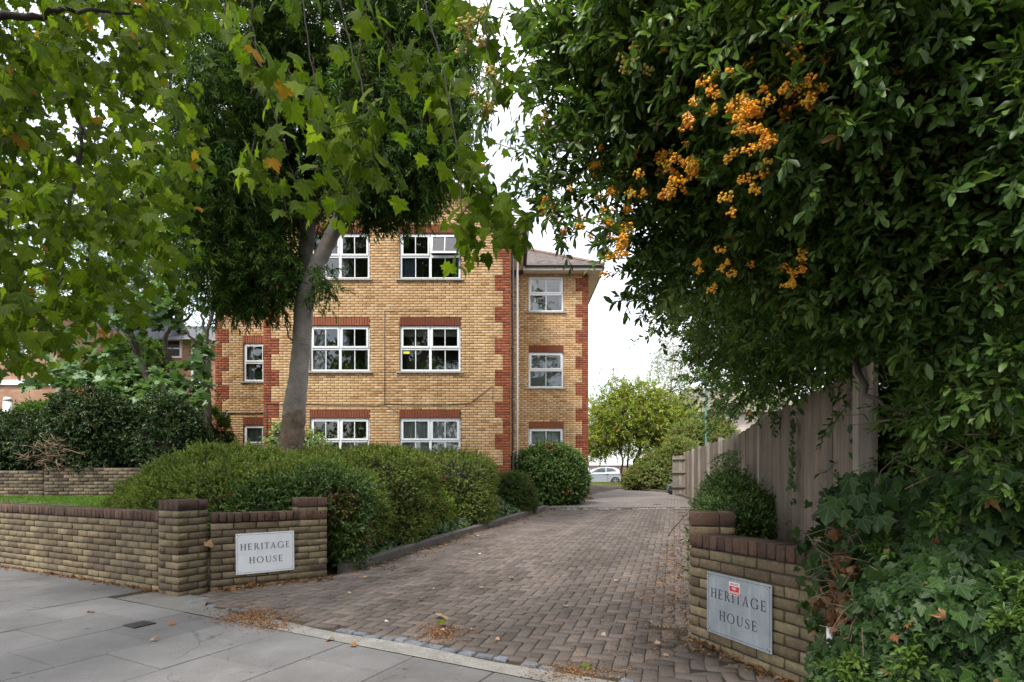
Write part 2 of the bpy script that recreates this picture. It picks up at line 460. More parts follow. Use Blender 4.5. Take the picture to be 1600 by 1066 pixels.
# bed of the pavement: one sheet below the slabs
px = MB()
def quad_rn(mb, r0, r1, n0, n1, dz):
    q = [rn(r0, n0), rn(r1, n0), rn(r1, n1), rn(r0, n1)]
    mb.add([(x, y, float(ground(x, y)) + dz) for x, y in q], [(0, 1, 2, 3)])
for a in np.arange(-16, 10, 1.0):
    quad_rn(px, a, a + 1.0, -3.0, 3.18, -0.012)
    if a <= -5.9: quad_rn(px, a, a + 1.0, 3.18, 3.62, -0.012)
pavement = px.build('pavement', DIRT); tag(pavement, kind='structure')
rr = np.random.default_rng(3)
col_edges = [-12.6]
while col_edges[-1] < 3.2: col_edges.append(col_edges[-1] + 0.635)
shift = -4.91 - min(col_edges, key=lambda e: abs(e + 4.91))
col_edges = [e + shift for e in col_edges]
for ci in range(len(col_edges) - 1):
    r0, r1 = col_edges[ci], col_edges[ci + 1]
    top = 3.165 if r1 > -5.95 else 3.60
    n = top
    k = ci % 2
    first = [0.66, 0.36][k]
    while n > 0.2:
        ln = first if n == top else 0.62 + 0.3 * (rr.random() < 0.35)
        g = 0.0034
        poly = [np.array(rn(r0 + g, n - ln + g)), np.array(rn(r1 - g, n - ln + g)), np.array(rn(r1 - g, n - g)), np.array(rn(r0 + g, n - g))]
        me, c = flat_mesh('paving_slab', poly, SLAB, ground, rr.normal(0, 0.0016), 0.045, 0.005)
        o = link('paving_slab', me, pavement, c)
        o.rotation_euler = (rr.normal(0, 0.0012), rr.normal(0, 0.0012), 0)
        n -= ln
# small metal stop-tap cover in the pavement
cov = at(218, 974.5, 870 * EYE / (974.5 - HORIZON))
mb = MB(); mb.box(-0.085, 0.085, -0.085, 0.085, -0.02, 0.006)
for k in range(5): mb.box(-0.06, 0.06, -0.056 + k * 0.026, -0.046 + k * 0.026, 0.006, 0.0085)
IRON = mat_plain('cast_iron', (0.035, 0.032, 0.03), 0.6, 0.3, 30, metallic=0.4)
o = mb.build('utility_cover', IRON, None, (cov.x, cov.y, float(ground(cov.x, cov.y)) + 0.001), local=True, rotz=math.atan2(DR[1], DR[0]))
tag(o, 'small square dark iron utility cover set in a grey paving slab', 'utility cover')

# ---- concrete threshold strip and sett row between pavement and drive
mb = MB()
segs = np.arange(-4.3, 3.0, 0.25)
for i, a in enumerate(segs):
    jw = 0.012 * math.sin(a * 5.1)
    q = [rn(a, 3.163), rn(a + 0.25, 3.163), rn(a + 0.25, 3.35 + 0.02 * math.sin((a + .25) * 4.3)), rn(a, 3.35 + 0.02 * math.sin(a * 4.3))]
    mb.add([(x, y, float(ground(x, y)) + 0.004) for x, y in q], [(0, 1, 2, 3)])
thr = mb.build('threshold_strip', STRIP); tag(thr, kind='structure')
mb = MB(); mb.add([(x, y, float(ground(x, y)) + 0.0025) for x, y in (rn(-6.02, 3.163), rn(-4.3, 3.163), rn(-4.3, 3.35), rn(-5.0, 3.40), rn(-5.25, 3.62), rn(-6.02, 3.62))], [(0, 1, 2, 3, 4, 5)])
tag(mb.build('concrete_apron', mat_ground('grey_concrete', [(0.3, (0.14, 0.132, 0.12)), (0.7, (0.205, 0.195, 0.18))], 4.0, 0.95, 70.0, 0.9)), kind='structure')
a = -5.3
while a < 2.6:
    ln = rr.uniform(0.10, 0.2)
    if rr.random() < 0.72:
        w = rr.uniform(0.05, 0.085); n0 = 3.385 + rr.normal(0, 0.008)
        poly = [np.array(rn(a + rr.normal(0, .004), n0)), np.array(rn(a + ln - 0.015, n0 + rr.normal(0, .006))), np.array(rn(a + ln - 0.018, n0 + w)), np.array(rn(a + 0.006, n0 + w + rr.normal(0, .006)))]
        me, c = flat_mesh('granite_sett', poly, SETT, ground, 0.006 + rr.normal(0, 0.003), 0.05, 0.01)
        link('granite_sett', me, thr, c)
    a += ln

# ---- drive
FENCE_A, FENCE_B = np.array([2.07, 3.2]), np.array([7.15, 22.9])
FD = (FENCE_B - FENCE_A) / np.linalg.norm(FENCE_B - FENCE_A)
KERB = [(-2.05, 6.87), (-1.58, 8.25), (-1.10, 9.6), (-0.42, 11.5), (0.30, 13.5), (0.72, 14.65), (0.95, 15.35)]
def drive_left(y):
    if y < 6.87: return -2.05 - (6.87 - y) * 0.0
    ky = [p[1] for p in KERB]; kx = [p[0] for p in KERB]
    if y <= 15.3: return float(np.interp(y, ky, kx))
    return 0.95 - (y - 15.35) * 0.0
def in_drive(x, y):
    n = 0.452 * x + 0.892 * y
    if n < 3.46: return False
    # right boundary: entrance wall then fence foot
    if y < 4.4:
        if x > 1.39 + (4.33 - y) * 0.398 - 0.0: return False
    else:
        fx = 2.07 + (y - 3.2) * FD[0] / FD[1]
        if x > min(fx - 0.28, 1.5 + (y - 4.4) * 0.62): return False
    # left boundary: sign wall line, then the kerb
    if y < 6.9:
        wx = -3.21 + (y - 5.90) * 0.839 / 0.543 if y > 5.9 else -3.3 + (y - 5.65) * 0.6
        if y > 6.57: wx = -2.18 + (y - 6.57) * 0.42
        return x > wx + 0.02
    return x > drive_left(y) + 0.13
# bed sheet under the pavers; goes on past the last built pavers
db = MB()
def add_quad(mb, q, dz):
    mb.add([(x, y, float(ground(x, y)) + dz) for x, y in q], [(0, 1, 2, 3)])
yy = np.concatenate([np.linspace(3.0, 6.9, 9), np.linspace(7.4, 22, 24)])
for i in range(len(yy) - 1):
    y0, y1 = yy[i], yy[i + 1]
    def lims(y):
        l = max(-4.2, (3.37 - 0.892 * y) / 0.452) if y < 5.7 else (-3.4 + (y - 5.9) * 1.2 if y < 6.9 else drive_left(y))
        l = max(l, -4.2)
        if y > 15.35: l = 0.95 - min(1.3, (y - 15.35) * 1.0)
        rgt = 2.07 + (y - 3.2) * FD[0] / FD[1]
        return l, max(rgt, l + 0.1)
    (l0, r0), (l1, r1) = lims(y0), lims(y1)
    for k in range(5):
        t0, t1 = k / 5, (k + 1) / 5
        add_quad(db, [(l0 + (r0 - l0) * t0, y0), (l0 + (r0 - l0) * t1, y0), (l1 + (r1 - l1) * t1, y1), (l1 + (r1 - l1) * t0, y1)], -0.012)
drive = db.build('driveway', DIRT); tag(drive, kind='structure')
# herringbone blocks
PL, PW = 0.2, 0.1
cells = []
for i in range(-10, 150):
    for j in range(-60, 120):
        # two-block herringbone tile on a 0.1 m lattice
        k = (i - j) % 4
        if k == 0: cells.append((i, j, 2, 1))        # along the drive
        elif k == 3: cells.append((i, j, 1, 2))      # across: occupies (i, j), (i, j+1)
pav = []
for (i, j, a, b) in cells:
    # lattice origin near the threshold
    s0, t0 = 3.0 + i * PW, -4.0 + j * PW
    cs, ct = s0 + a * PW / 2, t0 + b * PW / 2
    x, y = DD * cs + DB * ct
    if y > 15.0 or not in_drive(x, y): continue
    pav.append((x, y, a, b))
def paver_template(la, lb, seed):
    r = np.random.default_rng(seed)
    g, ch, h = 0.0031, 0.0045, 0.045
    la, lb = la - 2 * g, lb - 2 * g
    t = np.array([[-la / 2, -lb / 2], [la / 2, -lb / 2], [la / 2, lb / 2], [-la / 2, lb / 2]])
    tin = t * np.array([(la - 2 * ch) / la, (lb - 2 * ch) / lb]) + r.normal(0, 0.0012, (4, 2))
    t = t + r.normal(0, 0.001, (4, 2))
    V = np.vstack([np.c_[tin, np.full(4, 0.0)], np.c_[t, np.full(4, -0.005)], np.c_[t, np.full(4, -h)]])
    Fc = [[0, 1, 2, 3]]
    for k in range(4):
        k2 = (k + 1) % 4
        Fc += [[k, 4 + k, 4 + k2, k2], [4 + k, 8 + k, 8 + k2, 4 + k2]]
    return V, np.array(Fc)
ang_d = math.atan2(DD[1], DD[0])
PT = {(a, b): [paver_template(a * PW, b * PW, 10 * a + b + s) for s in range(4)] for (a, b) in ((2, 1), (1, 2))}
PM = {k: [np_mesh('paver', V, Fc, PAVER) for V, Fc in v] for k, v in PT.items()}
pav.sort(key=lambda p: p[0] ** 2 + p[1] ** 2)
vis = [p for p in pav if abs(p[0] / p[1]) < 0.9 and p[1] > 3.3]
single = set(id(p) for p in vis[:300])
VV, FF, RR, base = [], [], [], 0
ca, sa = math.cos(ang_d), math.sin(ang_d)
for p in pav:
    x, y, a, b = p
    # worn, sunken and missing blocks along the right-hand edge
    fx = (1.39 if y < 4.6 else 2.07 + (y - 3.2) * FD[0] / FD[1])
    edge = max(0.0, 1.0 - max(0.0, (fx - 0.12 - x)) / (0.35 if y < 4.6 else 0.8))
    if y > 4.35 and edge > 0.3 and rr.random() < edge * 0.55: continue
    z = float(ground(x, y)) + rr.normal(0, 0.0018) - edge * 0.008
    tilt = rr.normal(0, 0.004 + 0.05 * edge, 2)
    # local x -> along the drive
    if id(p) in single:
        o = link('paver', PM[(a, b)][rr.integers(4)], drive, (x, y, z))
        o.rotation_euler = (tilt[0], tilt[1], ang_d + rr.normal(0, 0.008 + 0.1 * edge))
    else:
        V, Fc = PT[(a, b)][rr.integers(4)]
        an = rr.normal(0, 0.008 + 0.1 * edge); c2, s2 = math.cos(ang_d + an), math.sin(ang_d + an)
        W = np.c_[V[:, 0] * c2 - V[:, 1] * s2 + x, V[:, 0] * s2 + V[:, 1] * c2 + y, V[:, 2] + z + V[:, 0] * tilt[0] + V[:, 1] * tilt[1]]
        VV.append(W); FF.append(Fc + base); RR.append(np.full(len(Fc), rr.random())); base += len(V)
o = link('distant_pavers', np_mesh('distant_pavers', np.vstack(VV), np.vstack(FF), PAVER, np.concatenate(RR)), drive)
tag(o, kind='stuff')

# band of old setts across the drive, then the far drive surface curving away to the left
for row in range(2):
    t = -0.2
    while t < 4.1:
        ln = rr.uniform(0.1, 0.2)
        y = 15.15 + row * 0.17 + rr.normal(0, 0.012) + 0.02 * t
        x = 0.95 + t
        poly = [np.array((x, y)), np.array((x + ln - 0.02, y + rr.normal(0, 0.008))), np.array((x + ln - 0.02, y + 0.14)), np.array((x + 0.005, y + 0.14 + rr.normal(0, 0.008)))]
        if rr.random() < 0.7:
            me, c = flat_mesh('granite_sett', poly, SETT2, ground, 0.006 + rr.normal(0, 0.006), 0.05, 0.015)
            link('granite_sett', me, drive, c)
        t += ln
fb = MB()
def strip(pts_l, pts_r, dz, mb):
    for i in range(len(pts_l) - 1):
        for k in range(6):
            t0, t1 = k / 6, (k + 1) / 6
            def lerp(a, b, t): return (a[0] + (b[0] - a[0]) * t, a[1] + (b[1] - a[1]) * t)
            add_quad(mb, [lerp(pts_l[i], pts_r[i], t0), lerp(pts_l[i], pts_r[i], t1), lerp(pts_l[i + 1], pts_r[i + 1], t1), lerp(pts_l[i + 1], pts_r[i + 1], t0)], dz)
strip([(0.95, 15.68), (1.6, 17.6), (2.9, 19.5), (3.0, 23), (1.0, 26.5), (-4, 29), (-12, 30.5), (-22, 31)],
      [(5.05, 15.68), (5.6, 17.8), (6.25, 19.6), (6.9, 23), (7.3, 26.4), (6.8, 31), (4.6, 34.6), (-6, 36.5)], 0.0, fb)
def mat_farpav():
    m, nt, out = new_mat('far_block_paving')
    b = nt.nodes.new('ShaderNodeTexBrick')
    b.inputs['Scale'].default_value = 1.0; b.inputs['Brick Width'].default_value = 0.2; b.inputs['Row Height'].default_value = 0.1
    b.inputs['Mortar Size'].default_value = 0.006; b.inputs['Mortar Smooth'].default_value = 0.3
    b.inputs['Color1'].default_value = (0.140, 0.119, 0.107, 1); b.inputs['Color2'].default_value = (0.185, 0.157, 0.142, 1); b.inputs['Mortar'].default_value = (0.07, 0.06, 0.05, 1)
    mp = N(nt, 'ShaderNodeMapping'); mp.inputs['Rotation'].default_value = (0, 0, -ang_d)
    L(nt, wpos(nt), mp.inputs['Vector']); L(nt, mp.outputs[0], b.inputs['Vector'])
    st = ramp(nt, noise(nt, 0.6, 5.0), [(0.3, (0.75, 0.74, 0.72)), (0.7, (1.1, 1.1, 1.1))])
    principled(nt, out, mixc(nt, 1.0, b.outputs['Color'], st, 'MULTIPLY'), 0.9, spec=0.3)
    return m
o = fb.build('far_driveway', mat_farpav()); tag(o, kind='structure')
# path to the entrance in front of the wing
pb = MB()
strip([(0.80, 15.3), (-0.4, 16.9), (-1.0, 18.6)], [(0.99, 15.7), (1.3, 17.6), (2.7, 19.0)], 0.008, pb)
o = pb.build('entrance_path', MATS['far_block_paving']); tag(o, kind='structure')

# ---- kerb on the left of the drive: real stones end to end
kerb = empty('drive_kerb', (-1.1, 9.6, 0)); tag(kerb, kind='structure')
kpts = [np.array(p) for p in KERB]
dist = [0.0]
for i in range(1, len(kpts)): dist.append(dist[-1] + np.linalg.norm(kpts[i] - kpts[i - 1]))
def kp(s): return np.array([np.interp(s, dist, [p[0] for p in kpts]), np.interp(s, dist, [p[1] for p in kpts])])
s = 0.0
while s < dist[-1] - 0.1:
    e = min(s + 0.915, dist[-1])
    a, b = kp(s + 0.004), kp(e - 0.004)
    d = (b - a) / np.linalg.norm(b - a); nl = np.array([-d[1], d[0]])
    mb = MB()
    vv = []
    for p in (a, b):
        g = float(ground(*p))
        for off, z in ((0.0, -0.08), (0.0, 0.075), (0.018, 0.098), (0.125, 0.10), (0.125, -0.08)):
            q = p + nl * (0.0 + off) + d * 0.0
            vv.append((q[0], q[1], g + z + rr.normal(0, 0.002)))
    mb.add(vv, [(0, 5, 6, 1), (1, 6, 7, 2), (2, 7, 8, 3), (3, 8, 9, 4), (0, 1, 2, 3, 4), (9, 8, 7, 6, 5)])
    mb.build('kerb_stone', KERBM, kerb, (float(a[0]), float(a[1]), 0))
    s = e
# low edging of the far drive on the right, and of the grass strip behind it
mb = MB()
ep = [(6.25, 19.6), (6.9, 23), (7.3, 26.4), (6.8, 31), (4.6, 34.6), (-6, 36.5), (-16, 37)]
for i in range(len(ep) - 1):
    a, b = np.array(ep[i]), np.array(ep[i + 1])
    d = (b - a) / np.linalg.norm(b - a); nl = np.array([d[1], -d[0]]) * 0.12
    q = [a, b, b + nl, a + nl]
    vb = [(p[0], p[1], float(ground(*p)) - 0.05) for p in q] + [(p[0], p[1], float(ground(*p)) + 0.09) for p in q]
    mb.add(vb, [(4, 5, 6, 7), (0, 1, 5, 4), (1, 2, 6, 5), (2, 3, 7, 6), (3, 0, 4, 7)])
o = mb.build('far_edging', KERBM); tag(o, kind='structure')
# ================================================================ brick garden walls
def brick_mesh(name, l, h, d, mat, seed, jit=0.0016, ch=0.004):
    """x along the face, y into the wall, z up; front edges chamfered"""
    r = np.random.default_rng(seed)
    fr = np.array([[ch, 0, ch], [l - ch, 0, ch], [l - ch, 0, h - ch], [ch, 0, h - ch]]) + r.normal(0, jit, (4, 3)) * np.array([1, 0.8, 1])
    md = np.array([[0, ch, 0], [l, ch, 0], [l, ch, h], [0, ch, h]]) + r.normal(0, jit * 0.7, (4, 3))
    bk = np.array([[0, d, 0], [l, d, 0], [l, d, h], [0, d, h]], float)
    V = np.vstack([fr, md, bk])
    Fc = [[0, 1, 2, 3]]
    for k in range(4):
        k2 = (k + 1) % 4
        Fc += [[k, 4 + k, 4 + k2, k2], [4 + k, 8 + k, 8 + k2, 4 + k2]]
    Fc.append([11, 10, 9, 8])
    return np_mesh(name, V, np.array(Fc), mat)
_bm = {}
def bmesh_for(mat, l, h, d, variants=5, jit=0.0016):
    key = (mat.name, round(l, 3), round(h, 3), round(d, 3))
    if key not in _bm:
        _bm[key] = [brick_mesh('brick', l, h, d, mat, sum(ord(ch_) for ch_ in str(key)) + s, jit) for s in range(variants)]
    return _bm[key][random.randrange(len(_bm[key]))]
CO, BL, BH, BD, JT = 0.075, 0.213, 0.064, 0.1025, 0.012

def wall_run(parent, name, origin, d, length, top, z_low, mat, capmat, cap_h=0.1025, thick=0.215, jit=0.003, end_over=0.0, name_cap='cap_brick', mortar=None, cap=True):
    """one straight panel: face bricks in running bond (one object each), brick-on-edge capping, mortar core"""
    ox, oy = origin
    d = np.array(d) / np.linalg.norm(d); inn = np.array([-d[1], d[0]]); rz = math.atan2(d[1], d[0])
    part = empty(name, (ox, oy, z_low), parent)
    z_cap = top - cap_h if cap else top
    core = MB()
    M_ = Matrix.Translation((ox, oy, 0)) @ Matrix.Rotation(rz, 4, 'Z')
    core.box(0.006, length - 0.006, 0.013, thick - 0.004, z_low - 0.02, z_cap - 0.002, M_)
    core.build('mortar_core', mortar or MORTAR_D, part, (ox, oy, z_low))
    z = z_cap - CO
    row = 0
    while z > z_low - CO:
        s = 0.0
        off = (BL + JT) / 2 if row % 2 else 0.0
        s = -off
        while s < length - 0.02:
            a, b = max(s, 0.0), min(s + BL, length)
            if b - a > 0.035:
                l = round(b - a, 2) if (b - a) < BL - 0.004 else BL
                p = np.array([ox, oy]) + d * a + inn * random.gauss(0, jit * 0.6)
                o = link('brick', bmesh_for(mat, l, BH, BD), part, (p[0], p[1], z + random.gauss(0, 0.0012)), rz + random.gauss(0, 0.004))
            s += BL + JT
        z -= CO; row += 1
    if cap:
        s = 0.0
        while s < length - 0.03:
            w = 0.066
            p = np.array([ox, oy]) + d * (s + 0.004) - inn * (0.006 + random.gauss(0, 0.0025))
            o = link(name_cap, bmesh_for(capmat, w, cap_h - 0.008, thick + 0.012, 5), part, (p[0], p[1], z_cap + 0.004 + random.gauss(0, 0.0015)), rz + random.gauss(0, 0.006))
            s += 0.0755
    return part

def pier(parent, origin, d, top, z_low, mat, capmat, name='gate_pier', capseq='headers'):
    """1.5-brick square pier, pinwheel courses of four bricks, brick-on-edge cap; origin is its left front corner"""
    ox, oy = origin
    d = np.array(d) / np.linalg.norm(d); inn = np.array([-d[1], d[0]]); rz = math.atan2(d[1], d[0])
    S = 0.3275
    part = empty(name, (ox, oy, z_low), parent)
    core = MB(); M_ = Matrix.Translation((ox, oy, 0)) @ Matrix.Rotation(rz, 4, 'Z')
    core.box(0.013, S - 0.013, 0.013, S - 0.013, z_low - 0.02, top - 0.02, M_)
    core.build('mortar_core', MORTAR_D, part, (ox, oy, z_low))
    z = top - 0.1025 - CO; row = 0
    def put(name, mt, x, y, a, l, h, z, dep):
        q = np.array([ox, oy]) + d * x + inn * y
        link(name, bmesh_for(mt, l, h, dep), part, (q[0], q[1], z + random.gauss(0, 0.001)), rz + a + random.gauss(0, 0.004))
    def ring(x, y, a, mirror):
        # corner positions of the pinwheel, mirrored on alternate courses
        return
    while z > z_low - CO:
        j = lambda: random.gauss(0, 0.0015)
        if row % 2 == 0:
            put('brick', mat, 0.0 + j(), j(), 0, BL, BH, z, BD)
            put('brick', mat, S + j(), j(), PI / 2, BL, BH, z, BD)
            put('brick', mat, S + j(), S + j(), PI, BL, BH, z, BD)
            put('brick', mat, j(), S + j(), -PI / 2, BL, BH, z, BD)
        else:
            put('brick', mat, S - BL + j(), j(), 0, BL, BH, z, BD)
            put('brick', mat, S + j(), S - BL + j(), PI / 2, BL, BH, z, BD)
            put('brick', mat, BL + j(), S + j(), PI, BL, BH, z, BD)
            put('brick', mat, j(), BL + j(), -PI / 2, BL, BH, z, BD)
        z -= CO; row += 1
    zc = top - 0.1025 + 0.004
    ch = 0.1025 - 0.004
    if capseq == 'headers':          # four on-edge bricks across, stretcher and header on the side
        for k in range(4):
            put('cap_brick', capmat, k * 0.083 + 0.002, 0.0, 0, 0.0765, ch, zc, 0.215)
        for k in range(4):
            put('cap_brick', capmat, k * 0.083 + 0.002, 0.2245, 0, 0.0765, ch, zc, 0.103)
    else:                            # stretcher then header on the face
        for k in range(4):
            put('cap_brick', capmat, 0.0, k * 0.083 + 0.002, 0, 0.215, ch, zc, 0.0765)
            put('cap_brick', capmat, 0.2245, k * 0.083 + 0.002, 0, 0.103, ch, zc, 0.0765)
    return part

# ---- wall on the left of the entrance
gw = empty('garden_wall', (-3.4, 5.7, 0))
tag(gw, 'low yellow stock brick garden wall with two piers and a dark brick capping', 'garden wall')
P1 = np.array([-3.388, 5.646]) - DR * 0.3275           # left front corner of the pier
pier(gw, P1, DR, 0.98, -0.07, STOCK, CAPB, capseq='headers')
LW = 4.6
wall_run(gw, 'road_wall', P1 - DR * LW + DN * 0.055, DR, LW - 0.004, 0.85, -0.05, STOCK, CAPB)
SWD = np.array([0.839, 0.543]); SWN = np.array([-0.543, 0.839])
SW0 = np.array([-3.0, 6.04]) - SWD * 0.235
wall_run(gw, 'sign_wall', SW0, SWD, 1.205, 0.83, -0.06, STOCK, CAPB)
P2 = SW0 + SWD * (1.21 - 0.3275) + SWN * 0.004
pier(gw, P2, SWD, 0.975, -0.05, STOCK, CAPB, capseq='stretch')

# ---- wall on the right of the entrance
gr = empty('entrance_wall', (1.5, 4.1, 0))
tag(gr, 'short yellow brick entrance wall beside the ivy bank and the timber fence', 'garden wall')
RWD = np.array([0.37, -0.93]); RWD = RWD / np.linalg.norm(RWD); RWN = np.array([-RWD[1], RWD[0]])
RW0 = np.array([1.384, 4.34])
wall_run(gr, 'sign_wall', RW0, RWD, 1.62, 0.785, -0.14, STOCK, CAPB)
pier(gr, (1.395, 4.362), DB, 0.94, -0.1, STOCK, CAPB, capseq='stretch')

# ---- old garden wall behind the lawn
ow = empty('old_boundary_wall', (-10, 12.3, 0.7))
tag(ow, 'weathered old brick boundary wall overhung by ivy behind the lawn', 'garden wall')
wall_run(ow, 'wall_panel', (-13.0, 12.45), (1, -0.035), 2.6, 1.36, 0.72, OLDSTOCK, OLDSTOCK, jit=0.008, cap=False)
wall_run(ow, 'wall_panel', (-10.39, 12.36), (1, -0.03), 2.2, 1.42, 0.74, OLDSTOCK, OLDSTOCK, jit=0.008, cap=False)
wall_run(ow, 'wall_panel', (-8.18, 12.42), (1, -0.0), 1.6, 1.30, 0.74, OLDSTOCK, OLDSTOCK, jit=0.008, cap=False)

# ================================================================ the two house-name signs
def arc(cx, cy, rx, ry, a0, a1, n=14):
    return [(cx + rx * math.cos(a0 + (a1 - a0) * i / n), cy + ry * math.sin(a0 + (a1 - a0) * i / n)) for i in range(n + 1)]
TK, TN, SF = 0.125, 0.06, 0.085       # thick stem, thin stroke, serif overhang (unit cap height)
def letter(ch):
    """serif capitals as convex pieces, cap height 1; returns pieces, advance width"""
    P = []
    def rect(x0, x1, y0, y1): P.append([(x0, y0), (x1, y0), (x1, y1), (x0, y1)])
    def stem(x, w=TK, top=True, bot=True):
        rect(x, x + w, 0, 1)
        if bot: rect(x - SF, x + w + SF, 0, 0.035); P.append([(x - SF * .5, .035), (x + w + SF * .5, .035), (x + w, .08), (x, .08)])
        if top: rect(x - SF, x + w + SF, 0.965, 1); P.append([(x, .92), (x + w, .92), (x + w + SF * .5, .965), (x - SF * .5, .965)])
    def ring(outer, inner):
        for i in range(len(outer) - 1): P.append([outer[i], outer[i + 1], inner[i + 1], inner[i]])
    def bar(x0, x1, y, h=TN): rect(x0, x1, y - h / 2, y + h / 2)
    if ch == 'H': stem(.1); stem(.62); bar(.1, .7, .52); return P, .86
    if ch == 'I': stem(.1); return P, .34
    if ch == 'E':
        stem(.1); bar(.1, .56, .97); bar(.1, .60, .03); bar(.1, .48, .52)
        rect(.53, .56, .80, 1.0); rect(.575, .605, 0, .22); rect(.46, .485, .42, .62); return P, .70
    if ch == 'T':
        stem(.29, top=False); bar(0.0, .70, .97); rect(0, .03, .78, 1); rect(.67, .70, .78, 1); return P, .72
    if ch == 'A':
        P.append([(.04, 0), (.10, 0), (.43, 1), (.37, 1)]); P.append([(.56, 0), (.70, 0), (.44, 1), (.37, 1)])
        bar(.18, .58, .33, .05); rect(-.03, .18, 0, .035); rect(.48, .79, 0, .035); return P, .80
    if ch == 'R':
        stem(.1); o = arc(.30, .73, .27, .27, PI / 2, -PI / 2); i = arc(.30, .73, .16, .215, PI / 2, -PI / 2); ring(o, i)
        bar(.2, .31, .972, .055); bar(.2, .31, .487, .055); P.append([(.30, .49), (.44, .49), (.76, 0), (.60, 0)]); rect(.56, .82, 0, .035); return P, .80
    if ch == 'O':
        ring(arc(.5, .5, .47, .52, 0, 2 * PI, 32), arc(.5, .5, .345, .465, 0, 2 * PI, 32)); return P, 1.02
    if ch == 'G':
        ring(arc(.5, .5, .47, .52, .20 * PI, 1.80 * PI, 28), arc(.5, .5, .345, .465, .20 * PI, 1.80 * PI, 28))
        rect(.79, .79 + TK * .9, .06, .44); rect(.68, 1.0, .42, .455); rect(.845, .875, .70, .98); return P, 1.02
    if ch == 'U':
        rect(.12, .12 + TK, .36, 1); rect(.70, .70 + TN, .36, 1)
        for x, w in ((.12, TK), (.70, TN)): rect(x - SF, x + w + SF, .965, 1)
        ring(arc(.44, .36, .32, .38, PI, 2 * PI, 16), arc(.47, .36, .225, .32, PI, 2 * PI, 16)); return P, .90
    if ch == 'S':
        c = [(.50, .80), (.44, .93), (.30, .965), (.15, .90), (.115, .76), (.18, .62), (.33, .52), (.46, .40), (.50, .25), (.42, .09), (.27, .035), (.13, .08), (.06, .22)]
        w = [.03, .045, .055, .075, .10, .12, .13, .12, .10, .075, .055, .045, .03]
        L_, R_ = [], []
        for k in range(len(c)):
            a, b = c[max(k - 1, 0)], c[min(k + 1, len(c) - 1)]
            tx, ty = b[0] - a[0], b[1] - a[1]; q = math.hypot(tx, ty); nx, ny = -ty / q, tx / q
            L_.append((c[k][0] + nx * w[k] / 2, c[k][1] + ny * w[k] / 2)); R_.append((c[k][0] - nx * w[k] / 2, c[k][1] - ny * w[k] / 2))
        ring(L_, R_); rect(.49, .515, .72, .97); rect(.045, .07, .03, .30); return P, .60
    return P, .4
def lettering_poly(word, x0, x1, y, h, gap):
    """fit the word between x0 and x1 with cap height h"""
    adv = [letter(c)[1] for c in word]; out = []
    tot = sum(adv) + gap * (len(word) - 1)
    sx = (x1 - x0) / tot
    x = 0
    for c, a in zip(word, adv):
        out.append([[(x0 + (x + px_) * sx, y + py_ * h) for px_, py_ in poly] for poly in letter(c)[0]])
        x += a + gap
    return out
SIGN_W = mat_plain('white_enamel', (0.74, 0.76, 0.79), 0.4, 0.06, 7)
def mat_sign2():
    m, nt, out = new_mat('brushed_grey_plate')
    c = ramp(nt, noise(nt, 7.0, 5.0, 0.65), [(0.3, (0.30, 0.335, 0.36)), (0.7, (0.43, 0.47, 0.50))])
    mp = N(nt, 'ShaderNodeMapping'); mp.inputs['Scale'].default_value = (26, 26, 3); L(nt, wpos(nt), mp.inputs['Vector'])
    s = ramp(nt, noise(nt, 1.0, 4.0, 0.6, mp.outputs[0]), [(0.55, (0, 0, 0)), (0.72, (1, 1, 1))])
    c = mixc(nt, math_(nt, 'MULTIPLY', s, 0.55), c, (0.60, 0.64, 0.67))
    principled(nt, out, c, 0.45, metallic=0.25, spec=0.5)
    return m
SIGN_G = mat_sign2()
INK = mat_plain('engraved_ink', (0.05, 0.055, 0.06), 0.6, 0.1, 12)
STRED = mat_plain('sticker_red', (0.62, 0.03, 0.025), 0.4, 0.05, 6)
STWHITE = mat_plain('sticker_white', (0.85, 0.85, 0.85), 0.4, 0.03, 6)
